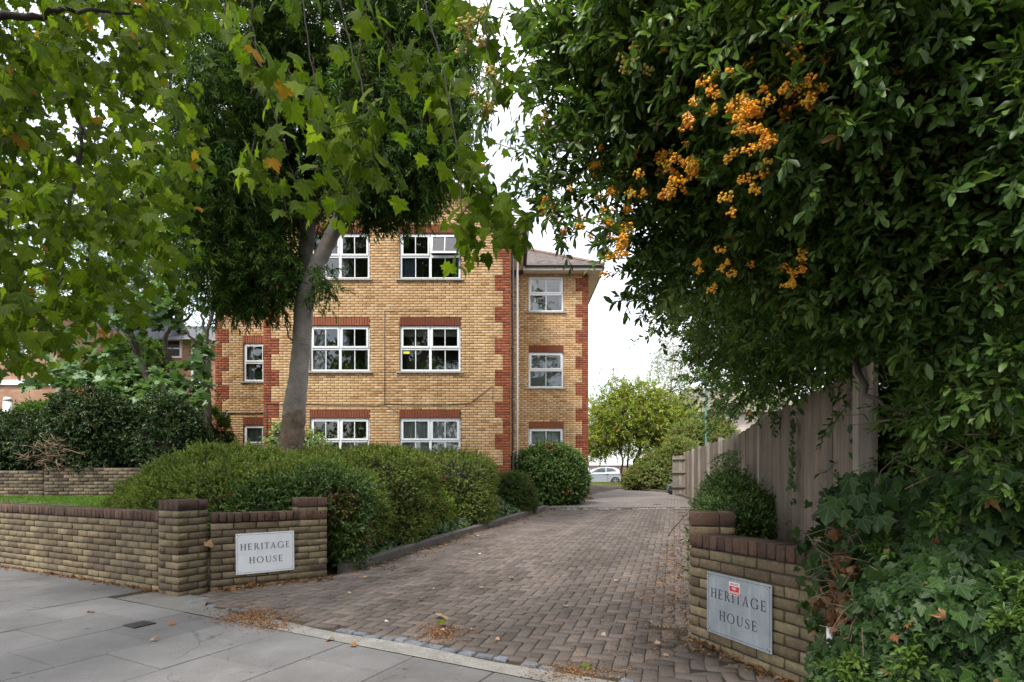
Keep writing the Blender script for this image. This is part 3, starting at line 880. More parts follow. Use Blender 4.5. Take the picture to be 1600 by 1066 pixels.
def name_sign(label, tl, d, mat, W=0.60, H=0.445, tilt=0.0, sticker=False, inkm=None):
    """tl: 3D top-left corner of the plate face; d: horizontal direction along it, left to right"""
    d = Vector((d[0], d[1], 0)).normalized(); inn = Vector((-d.y, d.x, 0))
    root = empty('house_name_sign', tl - Vector((0, 0, H)))
    tag(root, label, 'sign', 'house name signs at the entrance')
    M_ = Matrix.Translation(tl) @ Matrix(((d.x, inn.x, 0, 0), (d.y, inn.y, 0, 0), (0, 0, 1, 0), (0, 0, 0, 1))) @ Matrix.Rotation(tilt, 4, 'Y')
    mb = MB(); mb.box(0, W, 0, 0.006, -H, 0, M_); mb.build('plate', mat, root, tuple(tl))
    # thin border line with notched corners
    mb = MB(); i0, nn, t = 0.016, 0.026, 0.0022
    pth = [(i0 + nn, -i0), (W - i0 - nn, -i0), (W - i0 - nn * .75, -i0 - nn * .6), (W - i0 - nn * .1, -i0 - nn * .75), (W - i0, -i0 - nn), (W - i0, -H + i0 + nn), (W - i0 - nn * .6, -H + i0 + nn * .75), (W - i0 - nn * .75, -H + i0 + nn * .1), (W - i0 - nn, -H + i0),
           (i0 + nn, -H + i0), (i0 + nn * .75, -H + i0 + nn * .6), (i0 + nn * .1, -H + i0 + nn * .75), (i0, -H + i0 + nn), (i0, -i0 - nn), (i0 + nn * .6, -i0 - nn * .75), (i0 + nn * .75, -i0 - nn * .1)]
    for k in range(len(pth)):
        a, b = np.array(pth[k]), np.array(pth[(k + 1) % len(pth)])
        q = (b - a) / np.linalg.norm(b - a); nr = np.array([-q[1], q[0]]) * t / 2
        mb.prism([a - nr, b - nr, b + nr, a + nr], -0.0012, 0.0, 'y', M_)
    mb.build('border_line', inkm or INK, root, tuple(tl))
    for pieces in lettering_poly('HERITAGE', 0.042, W - 0.042, -0.183, 0.069, 0.16) + lettering_poly('HOUSE', 0.128, W - 0.118, -0.333, 0.069, 0.17):
        mb = MB()
        for qi, poly in enumerate(pieces): mb.prism(poly, -0.0016 - 0.00002 * qi, 0.0004, 'y', M_)
        mb.build('letter', inkm or INK, root, tuple(tl))
    for sx in (0.017, W - 0.017):
        for sz in (-0.017, -H + 0.017):
            mb = MB(); mb.prism([(sx + 0.006 * math.cos(a * PI / 5), sz + 0.006 * math.sin(a * PI / 5)) for a in range(10)], -0.003, 0.0, 'y', M_)
            mb.build('screw', INK, root, tuple(tl))
    if sticker:
        mb = MB(); mb.box(0.225, 0.325, -0.0012, 0.0, -0.128, -0.038, M_)
        st = mb.build('sticker', STWHITE, root, tuple(tl)); tag(st, 'white and red PRIVATE NO PARKING sticker')
        mb = MB(); mb.box(0.230, 0.320, -0.0019, -0.0012, -0.123, -0.066, M_)
        mb.build('red_panel', STRED, st, tuple(tl))
        for txt, sz, zc, mt, yy_ in (('PRIVATE', 0.0215, -0.0605, STRED, -0.0018), ('NO', 0.025, -0.090, STWHITE, -0.0026), ('PARKING', 0.0205, -0.1165, STWHITE, -0.0026)):
            cu = bpy.data.curves.new('sticker_text', 'FONT'); cu.body = txt; cu.size = sz; cu.align_x = 'CENTER'; cu.offset = 0.0006
            to = bpy.data.objects.new('tmp', cu); COL.objects.link(to)
            dg = bpy.context.evaluated_depsgraph_get(); dg.update()
            me = bpy.data.meshes.new_from_object(to.evaluated_get(dg)); bpy.data.objects.remove(to)
            me.materials.clear(); me.materials.append(mt)
            me.transform(M_ @ Matrix.Translation((0.275, yy_, zc)) @ Matrix.Rotation(PI / 2, 4, 'X'))
            me.transform(Matrix.Translation(-tl))
            link('sticker_text', me, st, tuple(tl))
    return root
p = SW0 + SWD * 0.235 - SWN * 0.016
sl = at(367.8, 834.6, p[1])
name_sign('white house name plate reading HERITAGE HOUSE on the wall between two piers', Vector((p[0], p[1], sl.z)), SWD, SIGN_W, tilt=math.radians(-0.6))
p = RW0 + RWD * 0.215 - RWN * 0.018
sl = at(1132, 892.1, p[1])
name_sign('grey metal HERITAGE HOUSE plate with a red and white no parking sticker', Vector((p[0], p[1], sl.z)), RWD, SIGN_G, sticker=True)

# ================================================================ timber fence along the right of the drive
def mat_wood(name, lo, mid, hi, moss=None):
    m, nt, out = new_mat(name)
    mp = N(nt, 'ShaderNodeMapping'); mp.inputs['Scale'].default_value = (38, 38, 1.6); L(nt, wpos(nt), mp.inputs['Vector'])
    g = noise(nt, 1.0, 6.0, 0.65, mp.outputs[0])
    c = ramp(nt, g, [(0.25, lo), (0.5, mid), (0.75, hi)])
    tone = ramp(nt, rnd_socket(nt), [(0.0, (0.72, 0.72, 0.72)), (1.0, (1.18, 1.14, 1.1))])
    c = mixc(nt, 1.0, c, tone, 'MULTIPLY')
    st = ramp(nt, noise(nt, 1.5, 5.0, 0.6), [(0.45, (0, 0, 0)), (0.7, (1, 1, 1))])
    c = mixc(nt, math_(nt, 'MULTIPLY', st, 0.45), c, moss or (0.07, 0.065, 0.05))
    principled(nt, out, c, 0.85, bump(nt, g, 0.5, 0.006), spec=0.25)
    return m
WOOD = mat_wood('weathered_board', (0.115, 0.092, 0.072), (0.205, 0.168, 0.135), (0.29, 0.245, 0.20))
WOOD2 = mat_wood('fence_post_wood', (0.16, 0.14, 0.12), (0.27, 0.24, 0.21), (0.34, 0.31, 0.27))
BROWNWOOD = mat_wood('brown_board', (0.08, 0.045, 0.02), (0.14, 0.085, 0.04), (0.19, 0.12, 0.06))
fence = empty('timber_fence', (FENCE_A[0], FENCE_A[1], 0))
tag(fence, 'grey weathered vertical board timber fence along the drive under the firethorn', 'fence')
FL = float(np.linalg.norm(FENCE_B - FENCE_A)); rzf = math.atan2(FD[1], FD[0]); FN = np.array([-FD[1], FD[0]])  # FN points to the drive
def ftop(t): return float(np.interp(t, [-0.6, 0, 3.1, 5.3, 9.6, FL], [1.84, 1.86, 1.89, 1.84, 1.95, 2.19]))
def fbot(t):
    p = FENCE_A + FD * t; return float(ground(*p))
t = -0.06; bi = 0
while t < FL - 0.1:
    w = 0.105
    p = FENCE_A + FD * t
    z0, z1 = fbot(t) + 0.02, ftop(t) + random.gauss(0, 0.006)
    mb = MB(); hh = z1 - z0
    ln_ = random.gauss(0, 0.004)
    # feather-edge section: thick on one edge, thin on the other, lapped
    poly = [(0, -0.0), (w + 0.012, 0.010), (w + 0.012, 0.018), (0, 0.020)]
    mb.add([(x, y - 0.004 + ln_ * (1 if zz > 0.5 else 0), zz) for zz in (0, hh) for x, y in poly], [(3, 2, 1, 0), (4, 5, 6, 7), (0, 1, 5, 4), (1, 2, 6, 5), (2, 3, 7, 6), (3, 0, 4, 7)])
    mb.build('fence_board', WOOD, fence, (p[0], p[1], z0), local=True, rotz=rzf + 0.06 + random.gauss(0, 0.006))
    t += w
for t in (0.0, 3.156, 5.337, 7.3, 9.7, 12.4, 15.1, 17.8, FL):
    p = FENCE_A + FD * t + FN * 0.035
    mb = MB(); z0, z1 = fbot(t) - 0.05, ftop(t) + (0.04 if t else 0.03)
    mb.prism([(-0.05, -0.035), (0.05, -0.035), (0.05, 0.05), (-0.05, 0.05)], 0, z1 - z0, 'z')
    mb.build('fence_post', WOOD2, fence, (p[0], p[1], z0), local=True, rotz=rzf)
for z in (0.35, 1.0, 1.6):
    mb = MB()
    ts = np.linspace(-0.02, FL, 24)
    q = [FENCE_A + FD * t - FN * 0.03 for t in ts]
    mb.tube([(a[0], a[1], fbot(t) + z) for a, t in zip(q, ts)], 0.035, 4)
    mb.build('fence_rail', WOOD2, fence, (q[0][0], q[0][1], z))
# end panel seen from its rail side at the far end
FE = FENCE_B; ed = np.array([-0.98, 0.2])
for k in range(4):
    p = FE + ed * (0.02 + k * 0.13)
    mb = MB(); mb.box(0, 0.122, 0.0, 0.02, 0, 1.6)
    mb.build('fence_board', WOOD2, fence, (p[0], p[1], fbot(FL) + 0.05), local=True, rotz=math.atan2(ed[1], ed[0]))
for z in (0.35, 0.95, 1.5):
    p = FE - np.array([0, 0.03]); mb = MB(); mb.box(0, 0.56, 0.0, 0.03, 0, 0.08)
    mb.build('fence_rail', WOOD2, fence, (p[0], p[1] - 0.03, fbot(FL) + z), local=True, rotz=math.atan2(ed[1], ed[0]))
# bit of brown fence beside the building's left corner
bf = empty('garden_fence', (-10.2, 17.9, 0.6)); tag(bf, 'short brown board fence panel against the left corner of the flats', 'fence')
for k in range(8):
    p = at(303 + k * 4.4, 700, 17.6)
    mb = MB(); mb.box(0, 0.085, 0, 0.02, 0, 0.98 + random.gauss(0, 0.008))
    mb.build('fence_board', BROWNWOOD, bf, (p.x, p.y, 1.08), local=True)
mb = MB(); mb.box(0, 0.72, 0.02, 0.06, 0, 0.09)
p = at(303, 700, 17.6); mb.build('fence_rail', BROWNWOOD, bf, (p.x, p.y, 1.75), local=True)
mb = MB(); mb.box(0, 0.08, 0.021, 0.1, -1.0, 1.0)
mb.build('fence_post', BROWNWOOD, bf, (p.x + 0.3, p.y + 0.04, 1.05), local=True)
# ================================================================ the block of flats
bld = empty('apartment_building', (-3.5, 18, 0.4))
tag(bld, 'three storey yellow brick block of flats with red brick quoins and white windows', 'building')
Z0 = 2.89 - 0.075 * 33
HEADS = [2.89, 5.515, 8.14]
YF, YW, YL = 15.8, 19.2, 17.9
XG0, XG1, XW1, XL0 = -7.06, -0.04, 2.64, -9.55
SOFZ = 8.215
def field(x0, x1, z_top, openings, quoin_l, quoin_r, rake=None, qphase=0):
    """list of (xa, xb, z, red) bricks for one wall face"""
    out = []
    i = 0; z = Z0
    while z < z_top - 0.03:
        a0, a1 = x0, x1
        if rake:
            lim = rake(z + 0.075)
            a0, a1 = max(a0, lim[0]), min(a1, lim[1])
            if a1 - a0 < 0.1: break
        wide = ((i + qphase) // 6) % 2 == 0
        q = 0.4425 if wide else 0.2175
        cuts = [(a0, a1, False)]
        segs = []
        ql = x0 + (q if quoin_l else 0); qr = x1 - (q if quoin_r else 0)
        if quoin_l and a0 < ql: segs.append((a0, min(ql, a1), True))
        segs.append((max(a0, ql), min(a1, qr), False))
        if quoin_r and a1 > qr: segs.append((max(qr, a0), a1, True))
        for (sa, sb, red) in segs:
            iv = [(sa, sb)]
            for (oa, ob, oz0, oz1) in openings:
                if oz0 - 0.01 < z + 0.0375 < oz1 + 0.01:
                    nv = []
                    for (p, q_) in iv:
                        if ob <= p or oa >= q_: nv.append((p, q_)); continue
                        if oa > p: nv.append((p, oa))
                        if ob < q_: nv.append((ob, q_))
                    iv = nv
            for (p, q_) in iv:
                off = 0.1125 if i % 2 else 0.0
                k = math.floor((p - x0 - off) / 0.225)
                s = x0 + off + k * 0.225
                while s < q_ - 0.005:
                    l, r = max(s, p), min(s + 0.225, q_)
                    if r - l > 0.03: out.append((l + 0.005, r - 0.005, z + 0.005, red))
                    s += 0.225
        z += 0.075; i += 1
    return out
def bricks_np(lst, y, proud=0.0):
    """joined mesh arrays of chamfered brick faces standing 9 mm proud of the mortar"""
    n = len(lst)
    A = np.array([[l, r, z] for l, r, z, _ in lst])
    j = rng.normal(0, 0.0012, (n, 2))
    l, r, z = A[:, 0] + j[:, 0], A[:, 1] + j[:, 1], A[:, 2]
    h = 0.065; c = 0.004
    yo = y + rng.normal(0, 0.0012, n)
    def pt(x, yy_, zz): return np.stack([x, yy_, zz], 1)
    V = np.stack([pt(l + c, yo, z + c), pt(r - c, yo, z + c), pt(r - c, yo, z + h - c), pt(l + c, yo, z + h - c),
                  pt(l, yo + c, z), pt(r, yo + c, z), pt(r, yo + c, z + h), pt(l, yo + c, z + h),
                  pt(l, yo + 0.03, z), pt(r, yo + 0.03, z), pt(r, yo + 0.03, z + h), pt(l, yo + 0.03, z + h)], 1)
    Fc = [[0, 1, 2, 3]]
    for k in range(4):
        k2 = (k + 1) % 4
        Fc += [[k, 4 + k, 4 + k2, k2], [4 + k, 8 + k, 8 + k2, 4 + k2]]
    Fc = np.array(Fc)
    FF = (np.arange(n)[:, None, None] * 12 + Fc[None]).reshape(-1, 4)
    return V.reshape(-1, 3), FF, np.repeat(rng.random(n), len(Fc))
def wall_back(mb, x0, x1, z0, z1, y, thick, openings, rake=None):
    """wall body with its openings, cut into boxes"""
    X = sorted(set([x0, x1] + [o for op in openings for o in op[:2] if x0 < o < x1]))
    Zs = sorted(set([z0, z1] + [o for op in openings for o in op[2:] if z0 < o < z1]))
    for a, b in zip(X[:-1], X[1:]):
        run = None
        for c, d in zip(Zs[:-1], Zs[1:]):
            hole = any(op[0] < (a + b) / 2 < op[1] and op[2] < (c + d) / 2 < op[3] for op in openings)
            if hole:
                if run: mb.box(a, b, y, y + thick, *run); run = None
            else: run = (run[0], d) if run else (c, d)
        if run: mb.box(a, b, y, y + thick, *run)

def curtain(mb, x0, x1, y, z0, z1, pleats, amp=0.03):
    n = max(4, int(pleats * 6)); v = []; f = []
    for k in range(n + 1):
        t = k / n; x = x0 + (x1 - x0) * t
        yy_ = y + amp * math.sin(t * pleats * 2 * PI) + amp * 0.5 * math.sin(t * pleats * 3.3)
        v += [(x, yy_, z0), (x + 0.01 * math.sin(k), yy_, z1)]
    for k in range(n): f.append((2 * k, 2 * k + 2, 2 * k + 3, 2 * k + 1))
    mb.add(v, f)
def pane_obj(parent, x0, x1, y, z0, z1, loc):
    mb = MB(); mb.add([(x0, y, z0), (x1, y, z0), (x1, y, z1), (x0, y, z1)], [(0, 1, 2, 3)])
    return mb.build('pane', GLASS, parent, loc)
def window(x0, x1, z0, z1, yw, style, dress=None, open_light=False, sill=True):
    """white casement; style 'double' has four lights, 'single' two; every light has a central glazing bar"""
    y = yw + 0.055
    loc = ((x0 + x1) / 2, y, z0)
    w = empty('window', loc, bld)
    fr = 0.06
    mb = MB()
    zs = z0 + 0.045
    mb.box(x0, x1, y, y + 0.07, z1 - fr, z1); mb.box(x0, x1, y, y + 0.07, zs, zs + fr)
    mb.box(x0, x0 + fr, y + 0.0005, y + 0.07, zs + fr, z1 - fr); mb.box(x1 - fr, x1, y + 0.0005, y + 0.07, zs + fr, z1 - fr)
    zt = zs + (z1 - zs) * 0.50
    mb.box(x0 + fr, x1 - fr, y + 0.001, y + 0.07, zt - 0.035, zt + 0.035)
    cols = [(x0 + fr, x1 - fr)]
    if style == 'double':
        xm = (x0 + x1) / 2
        mb.box(xm - 0.035, xm + 0.035, y + 0.0015, y + 0.07, zs + fr, zt - 0.035); mb.box(xm - 0.035, xm + 0.035, y + 0.0015, y + 0.07, zt + 0.035, z1 - fr)
        cols = [(x0 + fr, xm - 0.035), (xm + 0.035, x1 - fr)]
    mb.build('frame', UPVC, w, loc)
    for ci, (a, b) in enumerate(cols):
        # opening sash above, fixed light below
        sa = 0.05
        tiltm = None
        if open_light and ci == len(cols) - 1:
            tiltm = Matrix.Translation((0, y - 0.02, z1 - fr)) @ Matrix.Rotation(math.radians(-16), 4, 'X') @ Matrix.Translation((0, -(y - 0.02), -(z1 - fr)))
        mb = MB(); ys = y - 0.018
        A, B, C, D = a - 0.012, b + 0.012, zt + 0.023, z1 - fr + 0.012
        mb.box(A, B, ys, ys + 0.05, D - sa, D, tiltm); mb.box(A, B, ys, ys + 0.05, C, C + sa, tiltm)
        mb.box(A, A + sa, ys + 0.001, ys + 0.05, C + sa, D - sa, tiltm); mb.box(B - sa, B, ys + 0.001, ys + 0.05, C + sa, D - sa, tiltm)
        m_ = (A + B) / 2
        mb.box(m_ - 0.011, m_ + 0.011, ys + 0.004, ys + 0.03, C + sa, D - sa, tiltm)
        sash = mb.build('sash', UPVC, w, loc)
        for (pa, pb) in ((A + sa, m_ - 0.011), (m_ + 0.011, B - sa)):
            mb = MB(); q = [Vector(p_) for p_ in ((pa, ys + 0.02, C + sa), (pb, ys + 0.02, C + sa), (pb, ys + 0.02, D - sa), (pa, ys + 0.02, D - sa))]
            if tiltm is not None: q = [tiltm @ p_ for p_ in q]
            mb.add(q, [(0, 1, 2, 3)]); mb.build('pane', GLASS, w, loc)
        mb = MB(); m_ = (a + b) / 2
        mb.box(m_ - 0.011, m_ + 0.011, y + 0.012, y + 0.04, zs + fr, zt - 0.035); mb.build('glazing_bar', UPVC, w, loc)
        for (pa, pb) in ((a, m_ - 0.011), (m_ + 0.011, b)): pane_obj(w, pa, pb, y + 0.03, zs + fr, zt - 0.035, loc)
    if sill:
        mb = MB(); mb.box(x0 - 0.09, x1 + 0.09, yw - 0.05, yw + 0.12, z0 - 0.005, z0 + 0.043)
        mb.build('sill', SILL, w, loc)
    # room behind: floor, walls and ceiling of a shallow box
    mb = MB(); d = 2.2; yi = y + 0.10
    X0, X1, Zb, Zt = x0 - 0.25, x1 + 0.25, z0 - 0.3, z1 + 0.25
    mb.add([(X0, yi, Zb), (X1, yi, Zb), (X1, yi, Zt), (X0, yi, Zt), (X0, yi + d, Zb), (X1, yi + d, Zb), (X1, yi + d, Zt), (X0, yi + d, Zt)],
           [(4, 5, 6, 7), (0, 1, 5, 4), (3, 7, 6, 2), (0, 4, 7, 3), (1, 2, 6, 5)])
    mb.build('room_interior', ROOM, w, loc)
    yc = y + 0.17
    wd = x1 - x0
    if dress == 'sides':
        mb = MB(); curtain(mb, x0 + 0.05, x0 + 0.05 + wd * 0.2, yc, z0, z1, 4); curtain(mb, x1 - 0.05 - wd * 0.08, x1 - 0.05, yc, z0, z1, 2)
        mb.build('curtain', CURTAIN, w, loc)
    elif dress == 'blue':
        mb = MB(); curtain(mb, x0 + 0.05, x0 + wd * 0.25, yc, z0, z0 + (z1 - z0) * .5, 4); curtain(mb, x1 - wd * 0.14, x1 - 0.05, yc, z0, z0 + (z1 - z0) * .5, 3)
        mb.build('curtain', BLUECURT, w, loc)
    elif dress == 'full':
        mb = MB(); curtain(mb, x0 + 0.02, x1 - 0.02, yc, z0, z1, 17 if style == 'double' else 10, 0.022); mb.build('curtain', CURTAIN, w, loc)
    elif dress == 'swag':
        mb = MB()
        n = 24; v = []; f = []
        for k in range(n + 1):
            t = k / n; zt_ = z0 + (z1 - z0) * (0.52 + 0.13 * abs(math.cos(t * 2 * PI)))
            v += [(x0 + wd * t, yc, z0), (x0 + wd * t, yc, zt_)]
        for k in range(n): f.append((2 * k, 2 * k + 2, 2 * k + 3, 2 * k + 1))
        mb.add(v, f); mb.build('net_curtain', CURTAIN, w, loc)
    elif dress == 'blind':
        mb = MB()
        k = z0 + 0.05
        while k < z1 - 0.05:
            mb.add([(x0 + 0.03, yc, k), (x1 - 0.03, yc, k), (x1 - 0.03, yc + 0.02, k + 0.028), (x0 + 0.03, yc + 0.02, k + 0.028)], [(0, 1, 2, 3)]); k += 0.04
        mb.build('blind', BLIND, w, loc)
    elif dress == 'halfblind':
        mb = MB(); mb.add([(x0 + 0.05, yc, z1 - 0.27), (x1 - 0.05, yc, z1 - 0.27), (x1 - 0.05, yc, z1), (x0 + 0.05, yc, z1)], [(0, 1, 2, 3)]); mb.build('blind', BLIND, w, loc)
        mb = MB(); mb.box(x0 + 0.09, x0 + 0.27, y + 0.022, y + 0.026, zt - 0.14, zt - 0.055); mb.build('window_notice', NOTICE, w, loc)
    if dress in ('sides', 'blue', 'halfblind'):
        mb = MB(); rp = random.Random(int(x0 * 100))
        for _ in range(26 if dress == 'sides' else 12):
            cx_ = x0 + wd * (0.25 + 0.65 * rp.random()); h_ = rp.uniform(0.12, 0.42); a = rp.uniform(-0.8, 0.8)
            mb.add([(cx_ - 0.012, y + 0.14, zs + 0.05), (cx_ + 0.012, y + 0.15, zs + 0.05), (cx_ + 0.07 * a + 0.035, y + 0.15, zs + 0.05 + h_ * .6), (cx_ + 0.2 * a, y + 0.13, zs + 0.05 + h_), (cx_ + 0.07 * a - 0.035, y + 0.15, zs + 0.05 + h_ * .6)], [(0, 1, 2, 3, 4)])
        mb.build('pot_plants', POTPLANT, w, loc)
    return w
def lintel(x0, x1, zh, y):
    """soldier course of red bricks above an opening"""
    mb = MB(); s = x0; r_ = random.Random(int(x0 * 77 + zh * 9))
    while s < x1 - 0.02:
        e = min(s + 0.0655, x1); o = r_.gauss(0, 0.001)
        mb.box(s + 0.001, e - 0.0075, y - 0.001 + o, y + 0.05, zh + 0.004, zh + 0.217); s += 0.0745
    mb.build('lintel', RED, bld, ((x0 + x1) / 2, y, zh))

# ---- gable block
col1, col2 = (-5.735, -4.045), (-3.19, -1.46)
GH = 1.35
ops_g, lints = [], []
for zi, zh in enumerate(HEADS):
    for c in (col1, col2):
        ops_g.append((c[0], c[1], zh - GH, zh)); lints.append((c[0], c[1], zh, zh + 0.225))
XM = (XG0 + XG1) / 2
PITCH = 0.60
def rake(z): 
    h = (SOFZ + 0.12 + (XG1 - XM + 0.0) * PITCH - z) / PITCH
    return (XM - h, XM + h)
APEX = SOFZ + 0.12 + (XG1 - XM) * PITCH
gw_ = empty('gable_wall', (XM, YF, Z0), bld)
mb = MB()
wall_back(mb, XG0 + 0.01, XG1 - 0.01, Z0 - 0.4, SOFZ + 0.1, YF + 0.009, 0.30, ops_g)
mb.prism([(XG0 + 0.01, SOFZ + 0.1), (XG1 - 0.01, SOFZ + 0.1), (XM, APEX - 0.02)], YF + 0.009, YF + 0.3)
mb.build('mortar_backing', MORTAR, gw_, (XM, YF, Z0))
lst = field(XG0, XG1, APEX, ops_g + lints, True, True, lambda z: rake(z) if z > SOFZ + 0.1 else (XG0, XG1), qphase=3)
buff = [b for b in lst if not b[3]]; red = [b for b in lst if b[3]]
# the bricks that show best stand as objects of their own, the rest are one field
def showing(b):
    u = CX + F_PX * b[0] / YF; v = HORIZON - F_PX * (b[2] - EYE) / YF
    return 500 < u < 770 and 440 < v < 700 and b[1] - b[0] > 0.2
cand = [b for b in buff if showing(b)]
cand.sort(key=lambda b: (b[0] + 2.3) ** 2 + (b[2] - 4.2) ** 2)
sing = set(cand[:300])
BM3 = [brick_mesh('brick', 0.215, 0.065, 0.03, BUFF, 500 + s, 0.0012) for s in range(5)]
for b in cand[:300]:
    link('brick', BM3[random.randrange(5)], gw_, (b[0], YF + random.gauss(0, 0.0012), b[2]))
V, Fc, R_ = bricks_np([b for b in buff if b not in sing], YF)
tag(link('brick_field', np_mesh('brick_field', V, Fc, BUFF, R_), gw_), kind='stuff')
V, Fc, R_ = bricks_np(red, YF - 0.001)
tag(link('red_quoin_bricks', np_mesh('red_quoin_bricks', V, Fc, RED, R_), gw_), kind='stuff')
for (a, b, z0, z1) in lints: lintel(a, b, z0, YF)
dress = ['swag', 'full', 'sides', 'halfblind', None, 'blue']
for k, (a, b, z0, z1) in enumerate(ops_g):
    window(a, b, z0, z1, YF, 'double', dress[k], open_light=(k == 5))
# ---- right wing
WX0, WX1 = 0.575, 1.775
WH = 1.275
ops_w = [(WX0, WX1, zh - WH, zh) for zh in HEADS]
lin_w = [(WX0, WX1, zh, zh + 0.225) for zh in HEADS[:2]]
ww = empty('wing_wall', (1.3, YW, Z0), bld)
mb = MB(); wall_back(mb, XG1 - 0.2, XW1 - 0.01, Z0 - 0.4, SOFZ, YW + 0.009, 0.3, ops_w); mb.build('mortar_backing', MORTAR, ww, (1.3, YW, Z0))
lst = field(XG1, XW1, SOFZ, ops_w + lin_w, False, True, qphase=0)
V, Fc, R_ = bricks_np([b for b in lst if not b[3]], YW); tag(link('brick_field', np_mesh('brick_field', V, Fc, BUFF, R_), ww), kind='stuff')
V, Fc, R_ = bricks_np([b for b in lst if b[3]], YW - 0.001); tag(link('red_quoin_bricks', np_mesh('red_quoin_bricks', V, Fc, RED, R_), ww), kind='stuff')
for (a, b, z0, z1) in lin_w: lintel(a, b, z0, YW)
for (o_, dr) in zip(ops_w, ['full', 'blind', 'sides']): window(*o_, YW, 'single', dr)
# ---- left wing
LX0, LX1 = -8.64, -7.44
ops_l = [(LX0, LX1, zh - WH, zh) for zh in HEADS]
lin_l = [(LX0, LX1, zh, zh + 0.225) for zh in HEADS]
wl = empty('wing_wall', (-8.3, YL, Z0), bld)
mb = MB(); wall_back(mb, XL0 + 0.01, XG0 + 0.2, Z0 - 0.4, SOFZ + 0.25, YL + 0.009, 0.3, ops_l); mb.build('mortar_backing', MORTAR, wl, (-8.3, YL, Z0))
lst = field(XL0, XG0 + 0.1, SOFZ + 0.25, ops_l + lin_l, True, False, qphase=4)
V, Fc, R_ = bricks_np([b for b in lst if not b[3]], YL); tag(link('brick_field', np_mesh('brick_field', V, Fc, BUFF, R_), wl), kind='stuff')
V, Fc, R_ = bricks_np([b for b in lst if b[3]], YL - 0.001); tag(link('red_quoin_bricks', np_mesh('red_quoin_bricks', V, Fc, RED, R_), wl), kind='stuff')
for (a, b, z0, z1) in lin_l: lintel(a, b, z0, YL)
for (o_, dr) in zip(ops_l, ['full', 'sides', None]): window(*o_, YL, 'single', dr)
# ---- remaining walls (sides and back)
def mat_texbrick(name, c1, c2, mo, axis):
    m, nt, out = new_mat(name)
    b = nt.nodes.new('ShaderNodeTexBrick')
    for k, v in (('Scale', 1.0), ('Brick Width', 0.225), ('Row Height', 0.075), ('Mortar Size', 0.006), ('Mortar Smooth', 0.2)): b.inputs[k].default_value = v
    b.inputs['Color1'].default_value = (*c1, 1); b.inputs['Color2'].default_value = (*c2, 1); b.inputs['Mortar'].default_value = (*mo, 1)
    sp = nt.nodes.new('ShaderNodeSeparateXYZ'); L(nt, wpos(nt), sp.inputs[0]); cb = nt.nodes.new('ShaderNodeCombineXYZ')
    L(nt, sp.outputs[axis], cb.inputs[0]); L(nt, sp.outputs[2], cb.inputs[1]); L(nt, cb.outputs[0], b.inputs['Vector'])
    st = ramp(nt, noise(nt, 1.2, 5.0), [(0.3, (0.75, 0.73, 0.7)), (0.7, (1.1, 1.1, 1.1))])
    principled(nt, out, mixc(nt, 1.0, b.outputs['Color'], st, 'MULTIPLY'), 0.9, spec=0.2)
    return m
TBUFF = mat_texbrick('buff_brickwork', (0.55, 0.35, 0.14), (0.66, 0.44, 0.19), (0.22, 0.16, 0.10), 1)
mb = MB()
mb.box(XG1 - 0.30, XG1 - 0.003, YF + 0.31, YW + 0.2, Z0 - 0.4, SOFZ + 0.1)
mb.box(XG0 + 0.003, XG0 + 0.30, YF + 0.31, YL + 0.2, Z0 - 0.4, SOFZ + 0.1)
mb.box(XW1 - 0.3, XW1 - 0.003, YW + 0.31, 28.0, Z0 - 0.4, SOFZ)
mb.box(XL0 + 0.003, XL0 + 0.3, YL + 0.31, 28.0, Z0 - 0.4, SOFZ + 0.2)
mb.box(XL0 + 0.3, XW1 - 0.3, 27.7, 28.0, Z0 - 0.4, SOFZ)
mb.build('side_walls', TBUFF, bld, (-3.5, 22, Z0))
# ---- roofs: overlapping tile courses
def tiled_slope(mb, e0, e1, r0, r1, rows, lift=0.022):
    """quad slope from eave e0-e1 to ridge r0-r1 as lapped strips"""
    e0, e1, r0, r1 = map(Vector, (e0, e1, r0, r1))
    nrm = (e1 - e0).cross(r0 - e0).normalized()
    if nrm.z < 0: nrm = -nrm
    for k in range(rows):
        t0, t1 = k / rows, (k + 1.12) / rows
        a, b = e0.lerp(r0, t0), e1.lerp(r1, t0); c, d = e1.lerp(r1, min(t1, 1)), e0.lerp(r0, min(t1, 1))
        mb.add([a + nrm * lift, b + nrm * lift, c + nrm * 0.002, d + nrm * 0.002, a - nrm * 0.004, b - nrm * 0.004], [(0, 1, 2, 3), (4, 5, 1, 0)])
OH = 0.42
ez = SOFZ + 0.17
rz_ = ez + (XG1 + OH - XM) * PITCH
mb = MB()
YB = YF - 0.34
tiled_slope(mb, (XG1 + OH, YB, ez), (XG1 + OH, 24, ez), (XM, YB, rz_), (XM, 24, rz_), 26)
tiled_slope(mb, (XG0 - OH, 24, ez), (XG0 - OH, YB, ez), (XM, 24, rz_), (XM, YB, rz_), 26)
roof = mb.build('gable_roof', TILE, bld, (XM, YF, ez))
